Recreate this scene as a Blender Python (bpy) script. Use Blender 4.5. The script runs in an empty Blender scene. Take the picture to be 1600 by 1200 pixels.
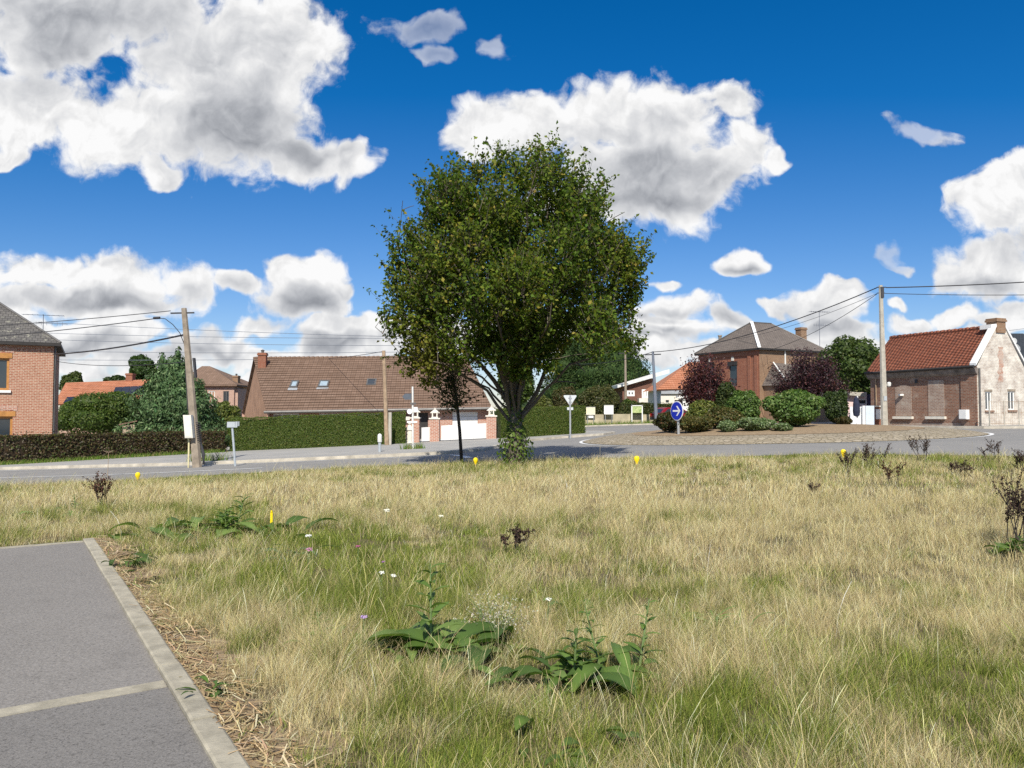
import bpy, bmesh, math, random
import numpy as np
from mathutils import Vector, Matrix

R = math.radians
rng = np.random.default_rng(7)
random.seed(7)
sc = bpy.context.scene
col = sc.collection

# ------------------------------------------------------------------ camera, sky, sun, exposure
EYE = 1.6
PITCH = math.atan(45 / 1200)
cam_d = bpy.data.cameras.new('camera')
cam = bpy.data.objects.new('camera', cam_d)
col.objects.link(cam)
cam.location = (0, 0, EYE)
cam.rotation_euler = (R(90) + PITCH, 0, 0)
cam_d.sensor_width = 36
cam_d.lens = 27.0
cam_d.clip_start = 0.05
cam_d.clip_end = 5000
sc.camera = cam
sc.cycles.use_denoising = False
sc.cycles.max_bounces = 6
sc.cycles.diffuse_bounces = 3
sc.view_settings.view_transform = 'Standard'
sc.view_settings.look = 'None'
sc.view_settings.exposure = 0.35
sc.view_settings.gamma = 1.0

SUN_EL, SUN_AZ = R(43), R(182)          # azimuth clockwise from +Y: the sun stands behind the viewer
sun_dir = Vector((math.sin(SUN_AZ) * math.cos(SUN_EL), math.cos(SUN_AZ) * math.cos(SUN_EL), math.sin(SUN_EL)))
sun_d = bpy.data.lights.new('sun', 'SUN')
sun_d.energy = 4.6
sun_d.angle = R(0.5)
sun_d.color = (1.0, 0.94, 0.83)
sun = bpy.data.objects.new('sun', sun_d)
col.objects.link(sun)
sun.rotation_euler = sun_dir.to_track_quat('Z', 'Y').to_euler()
sun.location = sun_dir * 60


def ray(u, v):
    """direction through a pixel of the 1600x1200 photograph, scaled to y = 1"""
    xx, yy = (u - 800) / 1200, (600 - v) / 1200
    dx = xx
    dy = math.cos(PITCH) - yy * math.sin(PITCH)
    dz = math.sin(PITCH) + yy * math.cos(PITCH)
    return dx / dy, dz / dy


class NT:
    """small helper that writes node trees"""
    def __init__(s, tree):
        s.t = tree; s.n = tree.nodes; s.l = tree.links

    def node(s, typ, **kw):
        n = s.n.new(typ)
        for k, v in kw.items():
            setattr(n, k, v)
        return n

    def put(s, sock, v):
        if isinstance(v, bpy.types.NodeSocket):
            s.l.new(v, sock)
        elif v is not None:
            sock.default_value = v

    def math(s, op, a, b=None, c=None, clamp=False):
        n = s.node('ShaderNodeMath', operation=op, use_clamp=clamp)
        s.put(n.inputs[0], a); s.put(n.inputs[1], b)
        if c is not None: s.put(n.inputs[2], c)
        return n.outputs[0]

    def vec(s, op, a, b=None, c=None):
        n = s.node('ShaderNodeVectorMath', operation=op)
        s.put(n.inputs[0], a)
        if b is not None: s.put(n.inputs[1], b)
        if c is not None: s.put(n.inputs[2], c)
        return n.outputs['Value'] if op in ('LENGTH', 'DOT_PRODUCT', 'DISTANCE') else n.outputs[0]

    def mix(s, f, a, b, blend='MIX'):
        n = s.node('ShaderNodeMix', data_type='RGBA', blend_type=blend)
        s.put(n.inputs[0], f)
        s.put(n.inputs[6], a if isinstance(a, bpy.types.NodeSocket) else (*a[:3], 1))
        s.put(n.inputs[7], b if isinstance(b, bpy.types.NodeSocket) else (*b[:3], 1))
        return n.outputs[2]

    def noise(s, vec, scale, detail=4, rough=.55, out=0):
        n = s.node('ShaderNodeTexNoise')
        if vec is not None: s.put(n.inputs['Vector'], vec)
        n.inputs['Scale'].default_value = scale
        n.inputs['Detail'].default_value = detail
        n.inputs['Roughness'].default_value = rough
        return n.outputs[out]

    def ramp(s, f, lo, hi, a=0.0, b=1.0, smooth=False):
        n = s.node('ShaderNodeMapRange')
        if smooth: n.interpolation_type = 'SMOOTHSTEP'
        s.put(n.inputs[0], f); s.put(n.inputs[1], lo); s.put(n.inputs[2], hi); s.put(n.inputs[3], a); s.put(n.inputs[4], b)
        return n.outputs[0]


world = bpy.data.worlds.new('World')
sc.world = world
world.use_nodes = True
W = NT(world.node_tree)
W.n.clear()
sky = W.node('ShaderNodeTexSky', sky_type='NISHITA', sun_disc=False)
sky.sun_elevation = SUN_EL
sky.sun_rotation = SUN_AZ
sky.air_density = 1.0
sky.dust_density = 0.25
sky.ozone_density = 3.0
gen = W.node('ShaderNodeTexCoord').outputs['Generated']
sep = W.node('ShaderNodeSeparateXYZ')
W.l.new(gen, sep.inputs[0])
ay = W.math('MAXIMUM', W.math('ABSOLUTE', sep.outputs[1]), 0.02)
ca = W.math('DIVIDE', sep.outputs[0], ay)
ce = W.math('DIVIDE', sep.outputs[2], ay)
comb = W.node('ShaderNodeCombineXYZ')
W.l.new(ca, comb.inputs[0]); W.l.new(ce, comb.inputs[1])
cp = comb.outputs[0]

CLOUDS = [  # centre and radii of each puff, in photograph pixels: (u, v, ru, rv)
    (110, 20, 330, 110), (420, 70, 160, 120), (50, 180, 130, 80), (190, 190, 150, 85), (370, 190, 170, 110), (480, 245, 90, 58),
    (548, 250, 55, 48), (330, 110, 170, 120), (240, 268, 38, 28), (10, 245, 50, 22),
    (755, 200, 80, 55), (850, 195, 120, 65), (950, 190, 140, 85), (1060, 185, 125, 78), (1150, 165, 58, 48),
    (1000, 265, 210, 95), (1120, 270, 95, 70), (1170, 225, 58, 62), (1216, 236, 26, 22), (930, 305, 160, 55), (1050, 315, 110, 42),
    (60, 420, 110, 48), (180, 430, 135, 50), (290, 445, 62, 42), (130, 468, 210, 38), (480, 428, 68, 40), (470, 470, 95, 42),
    (375, 450, 60, 26), (530, 450, 32, 22),
    (410, 508, 62, 32), (345, 540, 90, 32), (120, 530, 120, 34), (20, 495, 60, 44), (500, 520, 75, 27), (570, 515, 55, 24),
    (250, 562, 130, 24), (460, 560, 120, 24), (110, 572, 90, 22), (610, 545, 80, 22), (200, 512, 65, 22), (700, 530, 130, 40), (860, 520, 120, 40),
    (1545, 325, 72, 56), (1575, 285, 62, 50), (1625, 300, 70, 76), (1560, 425, 115, 56), (1625, 400, 70, 66), (1500, 425, 48, 38),
    (1430, 206, 68, 30), (1157, 405, 48, 24), (1045, 442, 28, 20), (1392, 396, 26, 22), (1405, 412, 34, 16),
    (680, 45, 100, 44), (690, 92, 55, 22), (780, 72, 42, 38),
    (1075, 484, 72, 32), (1010, 502, 44, 24), (1060, 522, 95, 28), (1150, 505, 38, 28), (1292, 482, 62, 42), (1312, 462, 38, 28),
    (1230, 470, 30, 18), (1420, 503, 64, 26), (1485, 500, 44, 24), (1300, 526, 100, 24), (1565, 512, 70, 22), (1000, 545, 130, 26), (1340, 545, 120, 22), (1480, 540, 150, 24), (1120, 560, 200, 20), (300, 590, 260, 20), (40, 555, 120, 26), (520, 540, 110, 26), (1400, 470, 40, 16), (1590, 490, 50, 26),
]
GREYS = [  # where clouds are thick and their undersides turn grey
    (110, 60, 250, 75), (390, 215, 130, 85), (440, 235, 160, 50), (1010, 315, 150, 60), (1010, 260, 130, 60), (950, 345, 150, 25),
    (200, 470, 190, 22), (470, 480, 80, 24), (120, 545, 130, 14), (480, 535, 120, 12), (1545, 372, 90, 22), (1560, 455, 110, 24),
    (680, 45, 90, 40), (1070, 500, 90, 12), (1300, 512, 70, 14), (330, 550, 100, 12), (1040, 535, 90, 10), (1155, 417, 44, 10),
]


def field(blobs, p):
    acc = None
    for (u, v, ru, rv) in blobs:
        a, e = ray(u, v)
        ia, ie = 1200 / ru, 1200 / rv
        L = W.vec('LENGTH', W.vec('MULTIPLY_ADD', p, (ia, ie, 0), (-a * ia, -e * ie, 0)))
        if acc is None:
            acc = L
        else:
            n = W.node('ShaderNodeMath', operation='SMOOTH_MIN')
            W.put(n.inputs[0], acc); W.put(n.inputs[1], L); n.inputs[2].default_value = 0.25
            acc = n.outputs[0]
    return W.math('SUBTRACT', 1.0, acc)


def puff(p, scale, detail=2.0):
    n = W.node('ShaderNodeTexVoronoi', feature='F1', voronoi_dimensions='2D')
    W.put(n.inputs['Vector'], p)
    n.inputs['Scale'].default_value = scale
    n.inputs['Detail'].default_value = detail
    n.inputs['Roughness'].default_value = 0.5
    return W.math('SUBTRACT', 1.0, n.outputs['Distance'])


def noise2(p, scale, detail, rough, out=0):
    n = W.node('ShaderNodeTexNoise', noise_dimensions='2D')
    W.put(n.inputs['Vector'], p)
    n.inputs['Scale'].default_value = scale
    n.inputs['Detail'].default_value = detail
    n.inputs['Roughness'].default_value = rough
    return n.outputs[out]


warp = W.vec('MULTIPLY_ADD', noise2(cp, 11, 3, .5, 1), (0.09, 0.07, 0), (-0.045, -0.035, 0))
cpw = W.vec('ADD', cp, warp)
shape = field(CLOUDS, cpw)
nz = noise2(cp, 7.0, 10, 0.60)
nzf = noise2(cpw, 22.0, 8, 0.60)
pf = puff(cpw, 15.0)
dens = W.math('MULTIPLY_ADD', W.math('SUBTRACT', nz, 0.5), 1.15, W.math('MULTIPLY', shape, 1.0))
dens = W.math('MULTIPLY_ADD', W.math('SUBTRACT', pf, 0.55), 0.22, dens)
dens = W.math('MULTIPLY_ADD', W.math('SUBTRACT', nzf, 0.5), 0.62, dens)
thin = W.math('MAXIMUM', field([(715, 55, 190, 110), (1430, 206, 80, 40), (1395, 402, 50, 40)], cp), 0.0)
dens = W.math('MULTIPLY_ADD', thin, -0.42, dens)
alpha = W.math('MULTIPLY', W.ramp(dens, -0.02, 0.32, smooth=True), W.ramp(thin, 0.0, 0.6, 1.0, 0.45))
nz_up = noise2(W.vec('ADD', cp, (-0.008, 0.022, 0)), 7.0, 6, 0.60)
nzf_up = noise2(W.vec('ADD', cpw, (-0.004, 0.010, 0)), 22.0, 6, 0.60)
pf_up = puff(W.vec('ADD', cpw, (-0.005, 0.014, 0)), 15.0)
gf = W.math('MULTIPLY_ADD', W.math('SUBTRACT', nz, 0.5), 0.55, field(GREYS, cpw))
grey = W.math('MULTIPLY', W.ramp(gf, -0.95, 0.85, smooth=True), W.ramp(dens, 0.1, 0.7))
edge = W.math('MULTIPLY', W.math('SUBTRACT', pf, pf_up), 0.13)
edge = W.math('MULTIPLY_ADD', W.math('SUBTRACT', nz, nz_up), 0.50, edge)
edge = W.math('MULTIPLY_ADD', W.math('SUBTRACT', nzf, nzf_up), 0.22, edge)
bright = W.math('ADD', W.math('SUBTRACT', 0.975, W.math('MULTIPLY', grey, 0.33)), edge)
bright = W.math('MINIMUM', W.math('MAXIMUM', bright, 0.45), 1.0)
ccol = W.mix(W.ramp(bright, 0.5, 0.95), (0.93, 0.985, 1.10), (1.0, 1.0, 1.0))
SKY_STRENGTH = 0.12
cl = W.vec('SCALE', ccol)
cl.node.inputs['Scale'].default_value = 1.0
W.put(cl.node.inputs['Scale'], W.math('MULTIPLY', W.math('POWER', bright, 1.9), 0.76 / SKY_STRENGTH))
skytint = W.mix(W.ramp(ce, 0.06, 0.42), (0.86, 0.86, 1.0), (0.46, 0.73, 1.0))      # drier, deeper air overhead
skyc = W.mix(1.0, sky.outputs[0], skytint, 'MULTIPLY')
hs = W.node('ShaderNodeHueSaturation')
hs.inputs['Saturation'].default_value = 1.16
hs.inputs['Value'].default_value = 0.74
W.put(hs.inputs['Color'], skyc)
# unseen broken cloud added overhead to take the blue out of the shadows
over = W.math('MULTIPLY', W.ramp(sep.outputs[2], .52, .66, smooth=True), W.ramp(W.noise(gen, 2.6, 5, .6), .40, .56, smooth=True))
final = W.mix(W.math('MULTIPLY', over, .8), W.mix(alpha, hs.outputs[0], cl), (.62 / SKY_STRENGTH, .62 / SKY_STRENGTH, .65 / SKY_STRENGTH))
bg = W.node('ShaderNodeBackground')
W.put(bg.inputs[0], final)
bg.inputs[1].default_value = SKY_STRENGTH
out = W.node('ShaderNodeOutputWorld')
W.l.new(bg.outputs[0], out.inputs[0])

# ------------------------------------------------------------------ terrain
_SX = np.array([-200, -34, -22, -15, -10, -5.6, 0, 4, 8, 16, 26, 40, 200], float)
_SZ = np.array([-0.95, -0.95, -.76, -.5, -.31, -.12, 0.07, .29, .48, .70, .88, 1.0, 1.0], float)
_gx = np.linspace(-120, 120, 2401)
_gs = np.interp(_gx, _SX, _SZ)
_k = np.hanning(61); _k /= _k.sum()
_gs = np.convolve(np.pad(_gs, 30, mode='edge'), _k, mode='valid')


def gz(x, y):
    s = np.interp(x, _gx, _gs)
    t = np.clip((np.asarray(y, float) - 5) / 21, 0, 1)
    w = t * t * (3 - 2 * t)
    r = s * w
    return float(r) if np.ndim(r) == 0 else r


def P(u, v, y):
    a, e = ray(u, v)
    return Vector((a * y, y, EYE + e * y))


def GP(u, y):
    """ground point in direction of pixel column u at distance y"""
    a, e = ray(u, 660)
    x = a * y
    return Vector((x, y, gz(x, y)))


# ------------------------------------------------------------------ materials
def new_mat(name):
    m = bpy.data.materials.new(name)
    m.use_nodes = True
    t = NT(m.node_tree)
    p = t.n['Principled BSDF']
    p.inputs['Specular IOR Level'].default_value = 0.3
    return m, t, p


def bump(t, p, h, dist, strength=1.0):
    b = t.node('ShaderNodeBump')
    b.inputs['Distance'].default_value = dist
    b.inputs['Strength'].default_value = strength
    t.put(b.inputs['Height'], h)
    t.l.new(b.outputs[0], p.inputs['Normal'])


def m_plain(name, c, rough=.6, var=.2, scale=6, metallic=0.0, bmp=0.0, spec=.3, tint=None):
    m, t, p = new_mat(name)
    co = t.node('ShaderNodeTexCoord').outputs['Object']
    n1 = t.noise(co, scale, 5, .6)
    f = t.ramp(n1, .3, .7)
    d = tuple(x * (1 - var) for x in c) if tint is None else tint
    l = tuple(min(1, x * (1 + var)) for x in c) if tint is None else c
    t.put(p.inputs['Base Color'], t.mix(f, d, l))
    p.inputs['Roughness'].default_value = rough
    p.inputs['Metallic'].default_value = metallic
    p.inputs['Specular IOR Level'].default_value = spec
    if bmp: bump(t, p, t.noise(co, scale * 8, 4, .6), bmp)
    return m


def m_brick(name, c1, c2, mortar, bw=.22, bh=.07, ms=.012, stain=None, stain_amt=0.0, stain_scale=.8, var=.6):
    m, t, p = new_mat(name)
    uv = t.node('ShaderNodeTexCoord').outputs['UV']
    b = t.node('ShaderNodeTexBrick')
    t.put(b.inputs['Vector'], uv)
    b.inputs['Color1'].default_value = (*c1, 1); b.inputs['Color2'].default_value = (*c2, 1); b.inputs['Mortar'].default_value = (*mortar, 1)
    b.inputs['Scale'].default_value = 1.0
    b.inputs['Mortar Size'].default_value = ms
    b.inputs['Mortar Smooth'].default_value = 0.3
    b.inputs['Brick Width'].default_value = bw
    b.inputs['Row Height'].default_value = bh
    c = t.mix(t.ramp(t.noise(uv, 1.7, 6, .65), .3, .7, 0, .7), b.outputs[0], tuple(x * .55 for x in c1), 'MIX')
    c = t.mix(var, b.outputs[0], c)
    c = t.mix(t.ramp(t.noise(uv, 9, 3), .45, .75, 0, .35), c, mortar)
    if stain is not None:
        c = t.mix(t.ramp(t.noise(uv, stain_scale, 8, .7), .62 - stain_amt, .78 - stain_amt * .6), c, stain)
    t.put(p.inputs['Base Color'], c)
    p.inputs['Roughness'].default_value = .85
    bump(t, p, b.outputs['Fac'], -.008)
    return m


def m_roof(name, c1, c2, tw=.22, th=.34, moss=None, moss_amt=.5, wave=.02, slate=False):
    m, t, p = new_mat(name)
    uv = t.node('ShaderNodeTexCoord').outputs['UV']
    b = t.node('ShaderNodeTexBrick')
    b.offset = 0.5 if slate else 0.0
    t.put(b.inputs['Vector'], uv)
    b.inputs['Color1'].default_value = (*c1, 1); b.inputs['Color2'].default_value = (*c2, 1)
    b.inputs['Mortar'].default_value = (*[x * .45 for x in c1], 1)
    b.inputs['Scale'].default_value = 1.0
    b.inputs['Mortar Size'].default_value = .012
    b.inputs['Brick Width'].default_value = tw
    b.inputs['Row Height'].default_value = th
    c = t.mix(t.ramp(t.noise(uv, .9, 7, .68), .35, .7, 0, .55), b.outputs[0], tuple(x * .6 for x in c1))
    if moss is not None:
        c = t.mix(t.ramp(t.noise(uv, 3.2, 8, .75), .80 - moss_amt * .3, .90 - moss_amt * .3), c, moss)
    t.put(p.inputs['Base Color'], c)
    p.inputs['Roughness'].default_value = .8
    if not slate:
        s = t.node('ShaderNodeSeparateXYZ'); t.l.new(uv, s.inputs[0])
        h = t.math('SINE', t.math('MULTIPLY', s.outputs[0], 2 * math.pi / tw))
        bump(t, p, h, wave)
    else:
        bump(t, p, b.outputs['Fac'], -.01)
    return m


def m_leaf(name, trans=.42, rough=.5, spec=.35):
    m, t, p = new_mat(name)
    at = t.node('ShaderNodeAttribute', attribute_name='col')
    t.put(p.inputs['Base Color'], at.outputs['Color'])
    p.inputs['Roughness'].default_value = rough
    p.inputs['Specular IOR Level'].default_value = spec
    tr = t.node('ShaderNodeBsdfTranslucent')
    t.put(tr.inputs[0], t.mix(1.0, at.outputs['Color'], (1.15, 1.25, .6), 'MULTIPLY'))
    mx = t.node('ShaderNodeMixShader')
    mx.inputs[0].default_value = trans
    t.l.new(p.outputs[0], mx.inputs[1]); t.l.new(tr.outputs[0], mx.inputs[2])
    t.l.new(mx.outputs[0], t.n['Material Output'].inputs[0])
    return m


def m_asphalt(name, c, c2, speck=.35, sscale=90):
    m, t, p = new_mat(name)
    co = t.node('ShaderNodeTexCoord').outputs['Object']
    base = t.mix(t.ramp(t.noise(co, .55, 6, .62), .3, .7), c, c2)
    base = t.mix(t.ramp(t.noise(co, sscale, 2, .6), .35, .68, 0, speck), base, tuple(x * 1.9 for x in c))
    base = t.mix(t.ramp(t.noise(co, sscale * .6, 3, .6), .55, .75, 0, speck), base, tuple(x * .4 for x in c))
    base = t.mix(t.ramp(t.noise(co, 1.7, 8, .75), .56, .78, 0, .45), base, tuple(x * .72 for x in c))
    t.put(p.inputs['Base Color'], base)
    p.inputs['Roughness'].default_value = .9
    p.inputs['Specular IOR Level'].default_value = .2
    bump(t, p, t.noise(co, sscale, 3, .7), .004)
    return m


M = {}
M['asphalt'] = m_asphalt('road_asphalt', (.20, .195, .185), (.25, .24, .225), .25, 30)
M['path'] = m_asphalt('path_asphalt', (.155, .145, .133), (.21, .196, .18), .8, 75)
M['path2'] = m_asphalt('coarse_path_asphalt', (.125, .118, .110), (.185, .175, .162), .95, 110)
M['pave'] = m_asphalt('pavement_asphalt', (.27, .265, .25), (.35, .335, .31), .25, 25)
M['kerb'] = m_plain('kerb_concrete', (.34, .31, .24), .9, .28, 7, bmp=.004)
M['kerbroad'] = m_plain('road_kerb_stone', (.46, .42, .35), .85, .3, 2.5, bmp=.003)
M['line'] = m_plain('road_paint', (.72, .72, .70), .7, .12, 9)
M['white'] = m_plain('white_paint', (.78, .78, .76), .45, .05, 3)
M['white2'] = m_plain('white_weathered', (.68, .68, .65), .6, .15, 3)
M['concrete'] = m_plain('pole_concrete', (.27, .225, .175), .85, .3, 4, bmp=.004)
M['concrete2'] = m_plain('pole_concrete_pale', (.40, .375, .32), .85, .2, 4, bmp=.004)
M['woodpole'] = m_plain('pole_wood', (.33, .24, .16), .85, .3, 5, bmp=.004)
M['darkmetal'] = m_plain('dark_metal', (.05, .05, .055), .5, .2, 8)
M['galv'] = m_plain('galvanised_steel', (.42, .44, .46), .45, .15, 6, metallic=.35)
M['cable'] = m_plain('black_cable', (.035, .035, .04), .6, .1, 4)
M['cablegrey'] = m_plain('grey_cable', (.16, .18, .22), .6, .1, 4)
M['woodframe'] = m_plain('oak_frame', (.42, .20, .06), .5, .2, 6)
M['glass'] = m_plain('window_glass', (.03, .04, .05), .08, .1, 2, spec=.8)
M['glasslit'] = m_plain('skylight_glass_lit', (.28, .36, .42), .1, .15, 6, spec=.9)  # bright sky on the panes put into the glass colour
M['zinc'] = m_plain('zinc_gutter', (.13, .125, .12), .5, .2, 4, metallic=.3)
M['fascia'] = m_plain('dark_fascia', (.035, .032, .03), .6, .2, 4)
M['yellow'] = m_plain('yellow_plastic', (.85, .62, .01), .45, .06, 6)
M['blue'] = m_plain('sign_blue', (.012, .03, .42), .35, .05, 4)
M['signgrey'] = m_plain('sign_back_grey', (.46, .50, .53), .4, .08, 4, metallic=.3)
M['signwhite'] = m_plain('sign_white', (.82, .82, .82), .35, .03, 4)
M['brickL'] = m_brick('pink_patterned_brick', (.33, .115, .065), (.40, .16, .10), (.58, .46, .34), .22, .085, .013, var=.4)
M['brickD'] = m_brick('dark_red_brick', (.20, .078, .045), (.31, .135, .08), (.36, .30, .24), .22, .075, .013, stain=(.40, .33, .27), stain_amt=.09, stain_scale=1.2)
M['brickW'] = m_brick('whitewashed_brick', (.34, .25, .20), (.46, .38, .32), (.60, .56, .5), .22, .075, .014, stain=(.74, .70, .62), stain_amt=.24, stain_scale=1.5, var=.6)
M['brickR'] = m_brick('red_brick', (.27, .085, .045), (.33, .12, .065), (.30, .2, .15), .22, .075, .010)
M['brickB'] = m_brick('brown_brick', (.25, .135, .075), (.31, .18, .10), (.34, .27, .2), .22, .075, .010)
M['brickP'] = m_brick('pillar_brick', (.38, .14, .085), (.46, .19, .12), (.60, .5, .42), .22, .075, .014, var=.3)
M['brickPink'] = m_brick('pink_brick', (.47, .27, .20), (.53, .33, .25), (.58, .47, .4), .22, .075, .010)
M['brickM'] = m_brick('maroon_brick', (.16, .06, .04), (.2, .08, .055), (.2, .14, .11), .22, .075, .010)
M['patch'] = m_brick('blocked_window_brick', (.28, .165, .12), (.38, .25, .19), (.50, .43, .36), .22, .075, .016, stain=(.5, .44, .37), stain_amt=.12, stain_scale=2.5)
M['roofBrown'] = m_roof('brown_concrete_tiles', (.185, .118, .082), (.235, .155, .112), .30, .36, moss=(.32, .26, .20), moss_amt=.62)
M['roofNew'] = m_roof('new_orange_tiles', (.46, .21, .13), (.52, .26, .17), .30, .36)
M['roofRed'] = m_roof('red_pantiles', (.28, .092, .052), (.36, .135, .08), .21, .34, moss=(.15, .07, .05), moss_amt=1.0)
M['roofOrange'] = m_roof('orange_tiles', (.47, .19, .10), (.54, .24, .14), .24, .34)
M['slate'] = m_roof('lichened_slate', (.105, .10, .095), (.15, .14, .13), .24, .22, moss=(.36, .35, .27), moss_amt=.78, slate=True)
M['slate2'] = m_roof('grey_brown_slate', (.15, .125, .108), (.19, .16, .138), .24, .22, moss=(.22, .2, .17), moss_amt=.5, slate=True)
M['slateD'] = m_roof('dark_blue_slate', (.03, .037, .047), (.04, .047, .058), .24, .22, slate=True)
M['hiptile'] = m_roof('brown_hip_tiles', (.20, .13, .09), (.25, .165, .12), .24, .34, moss=(.3, .24, .18), moss_amt=.4)
M['render'] = m_plain('cream_render', (.70, .66, .58), .85, .08, 2)
M['plaster'] = m_plain('tan_gable_render', (.42, .25, .16), .85, .2, 1.5)
M['solar'] = m_plain('solar_panel', (.015, .018, .03), .25, .2, 2, spec=.6)
M['gate'] = m_plain('pale_blue_gate', (.55, .63, .74), .5, .06, 2)
M['redcar'] = m_plain('red_car_paint', (.20, .008, .018), .3, .08, 4, spec=.6)
M['tyre'] = m_plain('tyre_rubber', (.02, .02, .02), .8, .2, 20)
M['plastic'] = m_plain('cream_plastic', (.66, .63, .56), .5, .08, 4)
M['bark'] = m_plain('grey_bark', (.13, .11, .085), .9, .4, 14, bmp=.01)
M['barkd'] = m_plain('dark_bark', (.06, .05, .042), .9, .35, 14, bmp=.008)
M['stem'] = m_plain('weed_stem', (.14, .2, .07), .7, .2, 10)
M['dock'] = m_leaf('dock_seed', .15, .8, .1)
M['leaf'] = m_leaf('leaf')
M['treeleaf'] = m_leaf('tree_leaf', .40, .6, .12)
M['bigleaf'] = m_leaf('broad_leaf', .35, .5, .3)
M['needle'] = m_leaf('needle', .15, .7, .15)
M['wallc'] = m_plain('precast_wall', (.40, .35, .25), .9, .3, 1.2, bmp=.004)
M['stone'] = m_plain('pale_stone', (.68, .64, .56), .8, .12, 5)


def m_cobble():
    m, t, p = new_mat('beige_cobbles')
    co = t.node('ShaderNodeTexCoord').outputs['Object']
    v = t.node('ShaderNodeTexVoronoi', feature='DISTANCE_TO_EDGE')
    t.put(v.inputs['Vector'], co); v.inputs['Scale'].default_value = 4.5
    v2 = t.node('ShaderNodeTexVoronoi', feature='F1')
    t.put(v2.inputs['Vector'], co); v2.inputs['Scale'].default_value = 4.5
    sp = t.node('ShaderNodeSeparateColor'); t.l.new(v2.outputs['Color'], sp.inputs[0])
    c = t.mix(sp.outputs[0], (.27, .225, .16), (.40, .345, .26))
    c = t.mix(t.ramp(v.outputs[0], .02, .09, 1, 0), c, (.24, .20, .13))
    c = t.mix(t.ramp(t.noise(co, 1.1, 7, .7), .45, .72, 0, .6), c, (.30, .25, .16))
    t.put(p.inputs['Base Color'], c)
    p.inputs['Roughness'].default_value = .9
    bump(t, p, t.ramp(v.outputs[0], 0, .12), .03)
    return m


M['cobble'] = m_cobble()


def m_ground():
    m, t, p = new_mat('soil_and_thatch')
    co = t.node('ShaderNodeTexCoord').outputs['Object']
    c = t.mix(t.ramp(t.noise(co, .35, 6, .6), .35, .65), (.12, .09, .05), (.065, .065, .025))  # soil tones set dark to stand in for shade between the blades
    c = t.mix(t.ramp(t.noise(co, 14, 6, .7), .4, .7, 0, .7), c, (.24, .19, .105))
    c = t.mix(t.ramp(t.noise(co, 40, 4, .7), .52, .7, 0, .6), c, (.09, .075, .04))
    t.put(p.inputs['Base Color'], c)
    p.inputs['Roughness'].default_value = .95
    bump(t, p, t.noise(co, 25, 5, .7), .03)
    return m


M['ground'] = m_ground()
M['soil'] = m_plain('bare_dry_soil', (.36, .27, .17), .95, .3, 9, bmp=.012, tint=(.20, .14, .085))


# ------------------------------------------------------------------ mesh helpers
LOC = {}


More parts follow.
